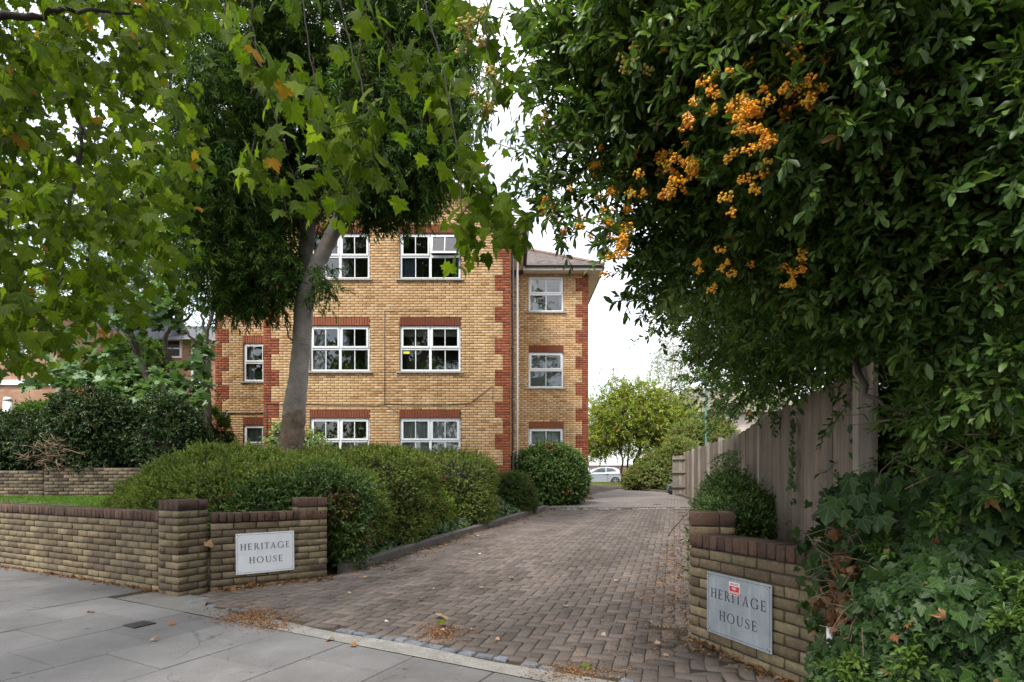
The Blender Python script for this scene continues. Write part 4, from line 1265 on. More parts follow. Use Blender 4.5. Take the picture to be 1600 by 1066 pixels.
# white barge boards and boxed eaves
mb = MB()
th = 0.20
for sgn, xe in ((1, XG1 + OH), (-1, XG0 - OH)):
    p0 = (xe, ez - 0.01); p1 = (XM, rz_ - 0.01)
    poly = [p0, p1, (p1[0], p1[1] - th), (p0[0], p0[1] - th * 0.85)]
    if sgn < 0: poly = poly[::-1]
    mb.prism(poly, YB, YB + 0.025)
mb.prism([(XG1 - 0.03, SOFZ), (XG1 + OH, SOFZ), (XG1 + OH, ez - 0.02), (XG1 - 0.03, ez + 0.22)], YB + 0.003, YB + 0.022)
mb.prism([(XG0 - OH, SOFZ), (XG0 + 0.03, SOFZ), (XG0 + 0.03, ez + 0.22), (XG0 - OH, ez - 0.02)], YB + 0.003, YB + 0.022)
mb.build('barge_board', FASCIA, bld, (XM, YB, ez))
mb = MB()
mb.box(XG1 - 0.02, XG1 + OH - 0.02, YB + 0.03, YW - 0.35, SOFZ, SOFZ + 0.02)
mb.box(XG0 - OH + 0.02, XG0 + 0.02, YB + 0.03, YL + 0.2, SOFZ, SOFZ + 0.02)
mb.box(XG0, XG1, YB + 0.03, YF, SOFZ + 0.3, SOFZ + 0.32) if False else None
mb.build('soffit', SOFFIT, bld, (XM, YF, SOFZ))
# verge soffit under the front overhang
mb = MB()
for sgn, xe in ((1, XG1 + OH), (-1, XG0 - OH)):
    mb.add([(xe, YB + 0.03, ez - 0.17), (XM, YB + 0.03, rz_ - 0.19), (XM, YF + 0.02, rz_ - 0.19), (xe, YF + 0.02, ez - 0.17)], [(0, 1, 2, 3)])
mb.build('verge_soffit', SOFFIT, bld, (XM, YB, ez))
mb = MB(); mb.box(XG1 + OH - 0.02, XG1 + OH + 0.002, YB + 0.03, YW - 0.35, SOFZ - 0.012, ez - 0.03); mb.build('fascia', PIPE, bld, (XG1 + OH, YF, SOFZ))
# wing eaves, hipped roof
WO = 0.40
mb = MB()
mb.box(XG1 + OH + 0.004, XW1 + WO, YW - 0.345, YW + 0.02, SOFZ + 0.002, SOFZ + 0.022)
mb.box(XW1 - 0.02, XW1 + WO, YW + 0.021, 28.3, SOFZ + 0.002, SOFZ + 0.022)
mb.build('wing_soffit', SOFFIT, bld, (XW1, YW, SOFZ))
mb = MB()
mb.box(XG1 + OH + 0.004, XW1 + WO + 0.02, YW - 0.368, YW - 0.346, SOFZ - 0.006, SOFZ + 0.13); mb.box(XW1 + WO, XW1 + WO + 0.02, YW - 0.345, 28.3, SOFZ - 0.006, SOFZ + 0.13)
mb.build('wing_fascia', FASCIA, bld, (XW1, YW, SOFZ))
ex = XW1 + WO + 0.05; ey = YW - 0.42; ezw = SOFZ + 0.14
hp = 0.62
mb = MB()
rise = 4.2 * hp * 0.5
tiled_slope(mb, (XG1 + 0.1, ey, ezw), (ex, ey, ezw), (XG1 + 0.1, ey + 3.9, ezw + 2.2), (ex - 3.0, ey + 3.9, ezw + 2.2), 17)
tiled_slope(mb, (ex, ey, ezw), (ex, 28.4, ezw), (ex - 3.0, ey + 3.9, ezw + 2.2), (ex - 3.0, 28.4, ezw + 2.2), 17)
mb.build('wing_roof', TILE, bld, (1.5, 22, ezw))
mb = MB(); mb.tube([(ex, ey, ezw + 0.03), (ex - 3.0, ey + 3.9, ezw + 2.24)], 0.065, 8); mb.build('hip_tiles', RIDGE, bld, (ex, ey, ezw))
# left wing roof
mb = MB()
tiled_slope(mb, (XL0 - 0.4, YL - 0.4, SOFZ + 0.4), (XG0, YL - 0.4, SOFZ + 0.4), (XL0 - 0.4, YL + 4, SOFZ + 2.6), (XG0, YL + 4, SOFZ + 2.6), 18)
mb.box(XL0 - 0.38, XG0 - OH - 0.01, YL - 0.36, YL + 0.02, SOFZ + 0.25, SOFZ + 0.38)
mb.build('wing_roof', TILE, bld, (-8.5, 20, SOFZ))
# gutters and pipes
def gutter(mb, a, b, r=0.058):
    a, b = Vector(a), Vector(b); d = (b - a).normalized(); s = d.cross(Vector((0, 0, 1)))
    n = 8; v = []; f = []
    for q in (a, b):
        for k in range(n + 1):
            an = PI + PI * k / n
            v.append(q + s * math.cos(an) * r + Vector((0, 0, math.sin(an) * r)))
    for k in range(n): f.append((k, k + 1, n + 2 + k, n + 1 + k))
    mb.add(v, f)
mb = MB(); gutter(mb, (XG1 + OH + 0.06, YB + 0.02, ez - 0.02), (XG1 + OH + 0.06, YW - 0.45, ez - 0.02)); mb.build('gutter', GUTTER, bld, (XG1, YF, ez))
mb = MB(); gutter(mb, (XG1 + OH + 0.05, YW - 0.43, ezw - 0.01), (ex + 0.02, YW - 0.43, ezw - 0.01)); gutter(mb, (ex + 0.02, YW - 0.43, ezw - 0.01), (ex + 0.02, 28.3, ezw - 0.01)); mb.build('gutter', GUTTER, bld, (XG1, YW, ez))
mb = MB()
xp, yp = XG1 + 0.065, YF + 0.25
mb.tube([(XG1 + OH + 0.05, YF + 0.05, ez - 0.06), (XG1 + OH + 0.03, YF + 0.08, SOFZ - 0.22), (xp + 0.02, yp, SOFZ - 0.42), (xp, yp, SOFZ - 0.55), (xp, yp, 0.45)], 0.036, 8)
for z in (1.9, 3.4, 4.9, 6.4, 7.6): mb.tube([(xp, yp, z), (xp, yp, z + 0.05)], 0.046, 8)
mb.build('downpipe', PIPE, bld, (xp, yp, 0.4), smooth=True)
mb = MB(); mb.tube([(XG1 + 0.20, YF + 0.8, SOFZ - 0.1), (XG1 + 0.20, YF + 0.8, 0.5)], 0.03, 8); mb.build('downpipe', FASCIA, bld, (XG1 + 0.2, YF + 0.8, 0.5), smooth=True)
# cables clipped to the brickwork
def wire(pts, r=0.011, y=None):
    mb = MB(); mb.tube(pts, r * 0.75, 5); mb.build('cable', CABLE, bld, tuple(pts[0]), smooth=True)
def fa(u, v, y=YF - 0.014): return at(u, v, y)
wire([fa(437, 632), fa(470, 632), fa(480, 631), fa(520, 632.5), fa(560, 633), fa(590, 634), fa(604, 631), fa(640, 632), fa(700, 632), fa(735, 630), fa(768, 604)], 0.011)
wire([fa(436, 632), fa(428, 631), fa(415, 631)], 0.012); wire([fa(416, 631), fa(417, 660), fa(417, 690)], 0.012)
wire([fa(604, 634), fa(614, 640), fa(622, 644)], 0.007)
wire([fa(601, 487), fa(601, 560), fa(601, 632)], 0.010)
wire([fa(600, 486), fa(630, 485.5), fa(672, 485)], 0.007); wire([fa(728, 473), fa(728, 484)], 0.006)
wire([fa(770, 604), fa(770, 628)], 0.007)
wire([at(336, 645, YL - 0.014), at(350, 645, YL - 0.014), at(385, 646.5, YL - 0.014), at(411, 645.5, YL - 0.014)], 0.02)
mb = MB(); q = at(350, 651, YL - 0.06); mb.box(q.x - 0.1, q.x + 0.12, q.y, q.y + 0.06, q.z - 0.02, q.z + 0.13); mb.tube([(q.x + 0.05, q.y + 0.02, q.z), (q.x + 0.1, q.y - 0.1, q.z - 0.12)], 0.05, 8)
mb.build('security_lamp', PIPE, bld, tuple(q))
# ================================================================ foliage tools
def nrmz(a): return a / np.maximum(np.linalg.norm(a, axis=-1, keepdims=True), 1e-9)
UP = np.array([0.0, 0.0, 1.0])
class Tmpl:
    def __init__(self, V, T, uv=None):
        self.V = np.array(V, float); self.T = np.array(T, int)
        self.uv = self.V[:, :2] if uv is None else np.array(uv, float)
def leaf_fold(w, lift=0.12, droop=0.1):
    """two folded halves: cheap leaf"""
    return Tmpl([(0, 0, 0), (w / 2, .48, lift * w * 2), (0, 1, -droop), (-w / 2, .48, lift * w * 2)], [(0, 1, 2), (0, 2, 3)])
def leaf_oblong(w, lift=0.10, droop=0.16, blunt=0.75):
    h = w / 2
    V = [(0, 0, 0), (h * .72, .28, lift * w), (h, .62, lift * w), (h * (1 - blunt) * 1.4 + .02, .93, -droop * .8), (0, 1, -droop), (-h * (1 - blunt) * 1.4 - .02, .93, -droop * .8), (-h, .62, lift * w), (-h * .72, .28, lift * w), (0, .30, -.02), (0, .64, -.06)]
    T = [(0, 1, 8), (8, 1, 2), (8, 2, 9), (9, 2, 3), (9, 3, 4), (9, 4, 5), (9, 5, 6), (9, 6, 8), (8, 6, 7), (8, 7, 0)]
    return Tmpl(V, T)
def leaf_lobed(half, centre, curl, seed, jit=0.02):
    """outline given for the right half from the stalk to the tip; fan of triangles, curled"""
    r = np.random.default_rng(seed)
    half = np.array(half)
    left = half[1:-1][::-1] * np.array([-1, 1])
    o = np.vstack([half, left]) + r.normal(0, jit, (len(half) * 2 - 2, 2))
    P = np.vstack([[centre], o])
    a1, a2, a3 = r.uniform(0.6, 1.3, 3)
    z = -curl * a1 * P[:, 0] ** 2 - curl * a2 * 0.8 * np.clip(P[:, 1] - .25, 0, 1) ** 2 + 0.05 * a3 * np.sin(P[:, 0] * 7 + seed) * np.abs(P[:, 0])
    z[0] -= 0.03
    z += 0.10 * np.abs(P[:, 0]) * 0.7
    V = np.c_[P, z]
    n = len(o)
    return Tmpl(V, [(0, 1 + k, 1 + (k + 1) % n) for k in range(n)])
PLANE_HALF = [(0, .03), (.20, -.09), (.31, .0), (.54, .03), (.45, .16), (.50, .24), (.69, .37), (.46, .41), (.42, .52), (.27, .50), (.23, .70), (.11, .76), (0, 1.02)]
IVY_HALF = [(0, .08), (.16, -.05), (.36, -.06), (.50, .10), (.37, .27), (.54, .47), (.27, .55), (.15, .80), (0, 1.0)]
FIG_HALF = [(0, .05), (.22, -.12), (.44, -.02), (.55, .16), (.40, .28), (.58, .50), (.50, .62), (.28, .52), (.26, .80), (.12, .98), (0, 1.02)]
T_PLANE = [leaf_lobed(PLANE_HALF, (0, .24), .45, s) for s in range(6)]
T_IVY = [leaf_lobed(IVY_HALF, (0, .26), .35, 20 + s) for s in range(5)]
T_FIG = [leaf_lobed(FIG_HALF, (0, .28), .30, 40 + s) for s in range(4)]
T_OBL = [leaf_oblong(.36), leaf_oblong(.42, .05, .25), leaf_oblong(.32, .18, .05)]
T_NARROW = [leaf_fold(.17, .1, .12), leaf_fold(.14, .2, .25)]
T_SMALL = [leaf_fold(.45), leaf_fold(.55, .2, .2)]
T_OVATE = [leaf_oblong(.50, .08, .2, .95), leaf_oblong(.56, .12, .3, .95)]
T_STEM = Tmpl([(math.cos(a) * .5, 0, math.sin(a) * .5) for a in (0, 2.09, 4.19)] + [(math.cos(a) * .35, 1, math.sin(a) * .35) for a in (0, 2.09, 4.19)],
              [(0, 1, 4), (0, 4, 3), (1, 2, 5), (1, 5, 4), (2, 0, 3), (2, 3, 5)])

class Cloud:
    """many leaves gathered into one mesh; the ones that show largest can be taken out as objects"""
    def __init__(self): self.items = []
    def add(self, tmpls, P, Y, Nn, S, rnd=None, W=None):
        if not isinstance(tmpls, list): tmpls = [tmpls]
        n = len(P)
        if n == 0: return
        S = np.broadcast_to(S, (n,)).astype(float)
        Wd = S if W is None else np.broadcast_to(W, (n,)).astype(float)
        Y = nrmz(Y); X = np.cross(Y, Nn)
        bad = np.linalg.norm(X, axis=1) < 1e-4
        X[bad] = np.cross(Y[bad], np.array([1.0, 0.2, 0.1])); X = nrmz(X); Z = np.cross(X, Y)
        rnd = rng.random(n) if rnd is None else rnd
        which = rng.integers(0, len(tmpls), n)
        self.items.append((tmpls, which, np.array(P, float), X, Y, Z, S, Wd, rnd))
    def take(self, count, name, mats_meshes, parent, cell=14, min_px=9):
        """move the largest-showing leaves of each item into objects; mats_meshes: template id -> mesh"""
        recs = []
        for ii, (tm, which, P, X, Y, Z, S, Wd, rnd) in enumerate(self.items):
            if tm[0] is T_STEM: continue
            C = P + Y * (S * 0.5)[:, None]
            u = CX + F_PX * C[:, 0] / C[:, 1]; v = HORIZON - F_PX * (C[:, 2] - EYE) / C[:, 1]
            px = F_PX * S / C[:, 1]
            ok = (u > 4) & (u < 1596) & (v > 4) & (v < 1062) & (C[:, 1] > 0.5)
            for k in np.nonzero(ok)[0]: recs.append((int(u[k] // cell), int(v[k] // cell), C[k, 1], px[k], ii, k))
        best = {}
        for r in recs:
            q = best.get((r[0], r[1]))
            if q is None or r[2] < q[2]: best[(r[0], r[1])] = r
        sel = sorted(best.values(), key=lambda r: -r[3])
        sel = [r for r in sel if r[3] >= min_px][:count]
        drop = {}
        for r in sel:
            ii, k = r[4], r[5]
            tm, which, P, X, Y, Z, S, Wd, rnd = self.items[ii]
            me = mats_meshes[id(tm[which[k]])]
            o = bpy.data.objects.new(name, me); COL.objects.link(o)
            pl = world_loc(parent)
            M_ = Matrix(((X[k, 0] * Wd[k], Y[k, 0] * S[k], Z[k, 0] * S[k], P[k, 0] - pl.x), (X[k, 1] * Wd[k], Y[k, 1] * S[k], Z[k, 1] * S[k], P[k, 1] - pl.y), (X[k, 2] * Wd[k], Y[k, 2] * S[k], Z[k, 2] * S[k], P[k, 2] - pl.z), (0, 0, 0, 1)))
            o.parent = parent
            loc, rot, sc = M_.decompose()
            o.rotation_mode = 'QUATERNION'
            o.location, o.rotation_quaternion, o.scale = loc, rot, sc
            drop.setdefault(ii, []).append(k)
        for ii, ks in drop.items():
            tm, which, P, X, Y, Z, S, Wd, rnd = self.items[ii]
            keep = np.ones(len(P), bool); keep[ks] = False
            self.items[ii] = (tm, which[keep], P[keep], X[keep], Y[keep], Z[keep], S[keep], Wd[keep], rnd[keep])
        return len(sel)
    def build(self, name, mat, parent=None, stems=False, kind='stuff'):
        VV, TT, RR, UV, base = [], [], [], [], 0
        for (tm, which, P, X, Y, Z, S, Wd, rnd) in self.items:
            if (tm[0] is T_STEM) != stems: continue
            for ti, t in enumerate(tm):
                s = which == ti
                n = int(s.sum())
                if n == 0: continue
                zs = Wd[s] if stems else S[s]
                V = P[s][:, None, :] + t.V[None, :, 0:1] * (X[s] * Wd[s][:, None])[:, None, :] + t.V[None, :, 1:2] * (Y[s] * S[s][:, None])[:, None, :] + t.V[None, :, 2:3] * (Z[s] * zs[:, None])[:, None, :]
                k = len(t.V)
                T = (t.T[None] + (np.arange(n) * k)[:, None, None]).reshape(-1, 3) + base
                VV.append(V.reshape(-1, 3)); TT.append(T); base += n * k
                RR.append(np.repeat(rnd[s], len(t.T)))
                UV.append(np.tile(t.uv[t.T.ravel()], (n, 1)))
        if not VV: return None
        V = np.vstack(VV)
        loc = world_loc(parent) if parent is not None else Vector((0, 0, 0))
        V = V - np.array(loc)
        o = link(name, np_mesh(name, V, np.vstack(TT), mat, np.concatenate(RR), np.vstack(UV)), parent, tuple(loc))
        return tag(o, kind=kind) if kind else o
def tmesh(t, name, mat):
    return np_mesh(name, t.V, t.T, mat, None, t.uv[t.T.ravel()])

def rand_dirs(n):
    return nrmz(rng.normal(0, 1, (n, 3)))
def ball(n, c, r, shell=0.0):
    """points in an ellipsoid; shell pushes them outwards"""
    d = rand_dirs(n); q = rng.random(n) ** (1 / 3)
    q = shell + (1 - shell) * q
    return np.array(c) + d * q[:, None] * np.array(r)
def pxball(n, u, v, y, ru, rv, ry, shell=0.0):
    c = at(u, v, y)
    return ball(n, c, (ru / F_PX * y, ry, rv / F_PX * y), shell)
def sprigs(cl, P, D, length, m, tmpl, leaf, spread=0.9, grav=0.25, stem=None, rnd=None, jitter=0.25, up=0.8, tipbias=0.15, size_jit=0.2, face=None, petiole=0.0):
    """twigs at P along D with m leaves each, arranged in a spiral"""
    n = len(P)
    D = nrmz(D)
    length = np.broadcast_to(length, (n,))
    ref = np.where(np.abs(D[:, 2:3]) < 0.9, UP, np.array([1.0, 0, 0]))
    A = nrmz(np.cross(D, ref)); B = np.cross(D, A)
    ph = rng.random(n) * 6.28
    lr = rng.random(n) if rnd is None else rnd
    PP, YY, NN, SS, RR = [], [], [], [], []
    for k in range(m):
        t = tipbias + (1 - tipbias) * (k + 0.5) / m
        an = ph + k * 2.4
        rad = A * np.cos(an)[:, None] + B * np.sin(an)[:, None]
        sag = -grav * (t ** 2) * length[:, None] * UP * 0.8
        pos = P + D * (length * t)[:, None] + sag
        sp = spread * (1.15 - 0.65 * t)
        ax = D * math.cos(sp) + rad * math.sin(sp) + rng.normal(0, jitter, (n, 3)) - UP * grav * 0.9
        nm = rad * -0.15 + UP * up + rng.normal(0, 0.35, (n, 3)) + D * 0.3
        if face is not None: nm = nm + face
        PP.append(pos + nrmz(ax) * petiole); YY.append(ax); NN.append(nm); SS.append(leaf * (1 + rng.normal(0, size_jit, n)).clip(.5, 1.6)); RR.append((lr * 0.65 + rng.random(n) * 0.35))
    cl.add(tmpl, np.vstack(PP), np.vstack(YY), np.vstack(NN), np.concatenate(SS), np.concatenate(RR))
    if stem:
        cl.add([T_STEM], P, D - UP * grav * 0.3, np.tile(np.array([0.3, 0.5, 0.8]), (n, 1)), length, None, np.full(n, stem))
def bark_mat(name, lo, hi, scale=8.0, strength=0.6, stretch=0.3, patch=None, rough_below=None, lo2=None, hi2=None):
    m, nt, out = new_mat(name)
    mp = N(nt, 'ShaderNodeMapping'); mp.inputs['Scale'].default_value = (1, 1, stretch); L(nt, wpos(nt), mp.inputs['Vector'])
    n1 = noise(nt, scale, 6.0, 0.6, mp.outputs[0])
    c = ramp(nt, n1, [(0.3, lo), (0.7, hi)])
    fine = noise(nt, scale * 6, 4.0, 0.65, mp.outputs[0])
    c = mixc(nt, 0.5, c, ramp(nt, fine, [(0.3, (0.6, 0.6, 0.6)), (0.7, (1.2, 1.2, 1.2))]), 'MULTIPLY')
    if rough_below is not None:      # rough bark of the rootstock below the graft, with a ragged edge
        sp = nt.nodes.new('ShaderNodeSeparateXYZ'); L(nt, wpos(nt), sp.inputs[0])
        zz = math_(nt, 'ADD', sp.outputs[2], math_(nt, 'MULTIPLY', noise(nt, 4.0, 5.0, 0.7), 1.1))
        k = ramp(nt, math_(nt, 'SUBTRACT', zz, rough_below), [(0.0, (1, 1, 1)), (0.12, (0, 0, 0))])
        n2 = noise(nt, scale * 2.2, 6.0, 0.7, mp.outputs[0])
        c = mixc(nt, k, c, ramp(nt, n2, [(0.3, lo2), (0.7, hi2)]))
    mps = N(nt, 'ShaderNodeMapping'); mps.inputs['Scale'].default_value = (1.3, 1.3, 8.0); L(nt, wpos(nt), mps.inputs['Vector'])
    c = mixc(nt, 1.0, c, ramp(nt, noise(nt, 1.4, 4.0, 0.6, mps.outputs[0]), [(0.62, (1, 1, 1)), (0.68, (0.55, 0.5, 0.46))]), 'MULTIPLY')
    h = math_(nt, 'ADD', n1, math_(nt, 'MULTIPLY', fine, 0.5))
    principled(nt, out, c, 0.85, bump(nt, h, strength, 0.02), spec=0.25)
    return m
def limb(mb, pts, r0, r1, sides=9, sub=5, wob=0.02):
    """smooth curved limb through pts with tapering radius"""
    pts = [Vector(p) for p in pts]
    out = []
    n = len(pts)
    for i in range(n - 1):
        p0, p1, p2, p3 = pts[max(i - 1, 0)], pts[i], pts[i + 1], pts[min(i + 2, n - 1)]
        for k in range(sub):
            t = k / sub
            out.append(0.5 * ((2 * p1) + (p2 - p0) * t + (2 * p0 - 5 * p1 + 4 * p2 - p3) * t * t + (3 * p1 - p0 - 3 * p2 + p3) * t ** 3))
    out.append(pts[-1])
    m = len(out)
    out = [p + Vector((random.gauss(0, wob), random.gauss(0, wob), random.gauss(0, wob * .3))) * (0 < i < m - 1) for i, p in enumerate(out)]
    if hasattr(r0, '__len__'):
        rad = [float(np.interp(i / (m - 1) * (n - 1), range(n), r0)) for i in range(m)]
    else: rad = [r0 + (r1 - r0) * (i / (m - 1)) for i in range(m)]
    mb.tube(out, rad, sides)
    return out

# ---- leaf colours
M_PLANE = mat_leaf('plane_leaf', (0.042, 0.072, 0.006), (0.082, 0.134, 0.010), (0.15, 0.215, 0.020), 0.58, 0.6, odd=(0.34, 0.17, 0.02), odd_at=0.992, spec=0.10,
                   vein=dict(angles=(0.0, 0.62, 1.25), w=0.012, amt=0.35, color=(0.22, 0.28, 0.07)))
M_ASH = mat_leaf('narrow_leaf', (0.028, 0.060, 0.011), (0.056, 0.115, 0.018), (0.105, 0.185, 0.034), 0.44, 0.46, spec=0.22)
M_PYR = mat_leaf('firethorn_leaf', (0.040, 0.080, 0.016), (0.075, 0.140, 0.028), (0.135, 0.215, 0.052), 0.36, 0.42, spec=0.38, odd=(0.13, 0.07, 0.02), odd_at=0.992)
M_PYRL = mat_leaf('firethorn_young_leaf', (0.046, 0.086, 0.015), (0.070, 0.130, 0.022), (0.12, 0.19, 0.042), 0.33, 0.42, spec=0.3)
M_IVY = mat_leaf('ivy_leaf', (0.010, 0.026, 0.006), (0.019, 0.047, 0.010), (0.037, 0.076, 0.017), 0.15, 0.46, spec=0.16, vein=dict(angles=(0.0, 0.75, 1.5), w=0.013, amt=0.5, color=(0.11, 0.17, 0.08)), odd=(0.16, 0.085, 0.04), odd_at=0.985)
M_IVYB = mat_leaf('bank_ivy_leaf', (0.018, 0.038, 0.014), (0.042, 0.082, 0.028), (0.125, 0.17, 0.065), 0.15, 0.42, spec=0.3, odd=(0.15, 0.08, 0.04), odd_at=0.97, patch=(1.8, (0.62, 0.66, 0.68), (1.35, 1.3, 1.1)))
M_HEDGE = mat_leaf('hedge_leaf', (0.050, 0.080, 0.018), (0.115, 0.170, 0.040), (0.245, 0.31, 0.09), 0.34, 0.55, odd=(0.15, 0.08, 0.04), odd_at=0.955, spec=0.2, patch=(2.6, (0.62, 0.62, 0.66), (1.30, 1.22, 1.05)))
M_HEDGE2 = mat_leaf('privet_leaf', (0.034, 0.070, 0.014), (0.065, 0.125, 0.026), (0.13, 0.20, 0.05), 0.24, 0.42, spec=0.35)
M_BUSH = mat_leaf('bush_leaf', (0.032, 0.058, 0.012), (0.06, 0.10, 0.021), (0.115, 0.16, 0.04), 0.25, 0.48, odd=(0.14, 0.07, 0.03), odd_at=0.96, spec=0.25)
M_YELLOW = mat_leaf('golden_leaf', (0.10, 0.16, 0.02), (0.17, 0.24, 0.03), (0.27, 0.33, 0.05), 0.35, 0.5, spec=0.25)
M_FIG = mat_leaf('fig_leaf', (0.055, 0.105, 0.04), (0.10, 0.18, 0.07), (0.19, 0.28, 0.14), 0.28, 0.45, spec=0.35, vein=dict(angles=(0.0, 0.7, 1.4), w=0.014, amt=0.4, color=(0.18, 0.24, 0.12)))
M_FAR = mat_leaf('far_tree_leaf', (0.17, 0.22, 0.035), (0.26, 0.33, 0.05), (0.37, 0.42, 0.09), 0.40, 0.55, odd=(0.32, 0.17, 0.06), odd_at=0.96, spec=0.2)
M_FARG = mat_leaf('far_shrub_leaf', (0.10, 0.14, 0.035), (0.16, 0.21, 0.06), (0.26, 0.30, 0.11), 0.30, 0.55, odd=(0.26, 0.12, 0.07), odd_at=0.95, spec=0.2)
M_BIRCH = mat_leaf('birch_leaf', (0.20, 0.21, 0.14), (0.28, 0.29, 0.19), (0.36, 0.36, 0.25), 0.4, 0.55, spec=0.2)
M_PALETREE = mat_leaf('pale_tree_leaf', (0.08, 0.14, 0.05), (0.13, 0.21, 0.08), (0.20, 0.28, 0.13), 0.4, 0.55, spec=0.2)
M_VARIEG = mat_leaf('variegated_leaf', (0.12, 0.20, 0.06), (0.24, 0.33, 0.12), (0.52, 0.55, 0.33), 0.3, 0.5, spec=0.2)
M_SEED = mat_leaf('brown_seed', (0.07, 0.028, 0.014), (0.11, 0.045, 0.02), (0.16, 0.07, 0.03), 0.2, 0.6, tcol=(1.1, 0.9, 0.7))
M_DEAD = mat_leaf('dead_leaf', (0.13, 0.06, 0.025), (0.25, 0.12, 0.05), (0.36, 0.22, 0.12), 0.15, 0.7, tcol=(1.1, 0.9, 0.7), spec=0.15)
M_PALEDEAD = mat_leaf('pale_dead_leaf', (0.30, 0.20, 0.12), (0.42, 0.31, 0.22), (0.55, 0.46, 0.38), 0.1, 0.7, tcol=(1.1, 0.95, 0.8), spec=0.15)
M_GRASS = mat_leaf('grass_blade', (0.09, 0.17, 0.02), (0.14, 0.26, 0.035), (0.21, 0.34, 0.06), 0.35, 0.5)
M_FARGRASS = mat_leaf('dry_grass', (0.20, 0.22, 0.05), (0.28, 0.29, 0.075), (0.36, 0.36, 0.12), 0.3, 0.5)
TWIG = mat_plain('twig_bark', (0.075, 0.055, 0.04), 0.85, 0.3, 25)
TWIGG = mat_plain('green_twig', (0.09, 0.085, 0.045), 0.8, 0.3, 25)
DARKTWIG = mat_plain('dark_twig', (0.028, 0.022, 0.016), 0.9, 0.3, 25)
DEADTWIG = mat_plain('dead_stem', (0.19, 0.13, 0.085), 0.9, 0.35, 25)
def berry_mat():
    m, nt, out = new_mat('orange_berry')
    c = ramp(nt, rnd_socket(nt), [(0.0, (0.70, 0.27, 0.012)), (0.5, (0.80, 0.39, 0.018)), (1.0, (0.82, 0.50, 0.05))])
    c = mixc(nt, 1.0, c, ramp(nt, noise(nt, 150.0, 2.0), [(0.3, (0.72, 0.66, 0.6)), (0.7, (1.1, 1.1, 1.1))]), 'MULTIPLY')
    principled(nt, out, c, 0.3, spec=0.5); return m
BERRY = berry_mat()
BERRYG = mat_plain('unripe_berry', (0.52, 0.42, 0.10), 0.4, 0.3, 60, spec=0.5)
# ================================================================ planting round the entrance
def bumps(P, amp, f, seed=0):
    q = P * f + seed
    return amp * (np.sin(q[:, 0] + 1.3 * np.sin(q[:, 1])) + np.sin(q[:, 1] * 1.3 + q[:, 2] * .7) + np.sin(q[:, 2] * 1.7 + q[:, 0] * .6) + 0.6 * np.sin(q[:, 0] * 2.7 + q[:, 2] * 2.1) + 0.6 * np.sin(q[:, 1] * 3.1 - q[:, 2] * 1.9)) / 3.2
def hedge_body(blobs, power=2.6, amp=0.05, freq=4.0, seed=0, n_per_m2=700, zmin=None, front_only=True):
    """points and outward directions on the lumpy surface of the union of super-ellipsoids"""
    PP, NN = [], []
    for bi, (c, r) in enumerate(blobs):
        c, r = np.array(c), np.array(r)
        area = 4 * PI * ((r[0] * r[1]) ** 1.6 / 3 + (r[0] * r[2]) ** 1.6 / 3 + (r[1] * r[2]) ** 1.6 / 3) ** (1 / 1.6)
        n = int(area * n_per_m2)
        d = rand_dirs(n)
        s = (np.abs(d) ** power).sum(1) ** (-1 / power)
        P = c + d * s[:, None] * r
        q = (P - c) / r
        Nn = nrmz(np.sign(q) * np.abs(q) ** (power - 1) / r)
        P = P + Nn * bumps(P, amp, freq, seed + bi)[:, None]
        keep = np.ones(n, bool)
        for bj, (c2, r2) in enumerate(blobs):
            if bj != bi:
                q2 = np.abs((P - np.array(c2)) / np.array(r2)); keep &= (q2 ** power).sum(1) > 0.86
        if front_only: keep &= (Nn[:, 1] < 0.45) | (Nn[:, 2] > 0.5)
        g = garden_z(P[:, 0], P[:, 1])
        keep &= P[:, 2] > (g if zmin is None else zmin) - 0.02
        PP.append(P[keep]); NN.append(Nn[keep])
    return np.vstack(PP), np.vstack(NN)
HCORE = mat_plain('hedge_shade_twigs', (0.022, 0.022, 0.012), 0.95, 0.4, 30, bumpy=0.8)  # near-black fill colour standing in for shade inside the foliage
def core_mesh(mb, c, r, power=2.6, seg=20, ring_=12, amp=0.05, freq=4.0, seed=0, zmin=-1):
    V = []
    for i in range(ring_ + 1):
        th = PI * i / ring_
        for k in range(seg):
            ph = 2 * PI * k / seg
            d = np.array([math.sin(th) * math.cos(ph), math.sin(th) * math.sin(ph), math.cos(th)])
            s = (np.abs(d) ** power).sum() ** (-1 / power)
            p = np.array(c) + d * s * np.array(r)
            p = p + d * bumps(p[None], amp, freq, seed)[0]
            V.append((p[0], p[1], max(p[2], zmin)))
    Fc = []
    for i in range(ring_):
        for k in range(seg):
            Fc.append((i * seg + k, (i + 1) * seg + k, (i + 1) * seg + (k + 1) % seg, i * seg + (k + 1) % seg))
    mb.add(V, Fc)
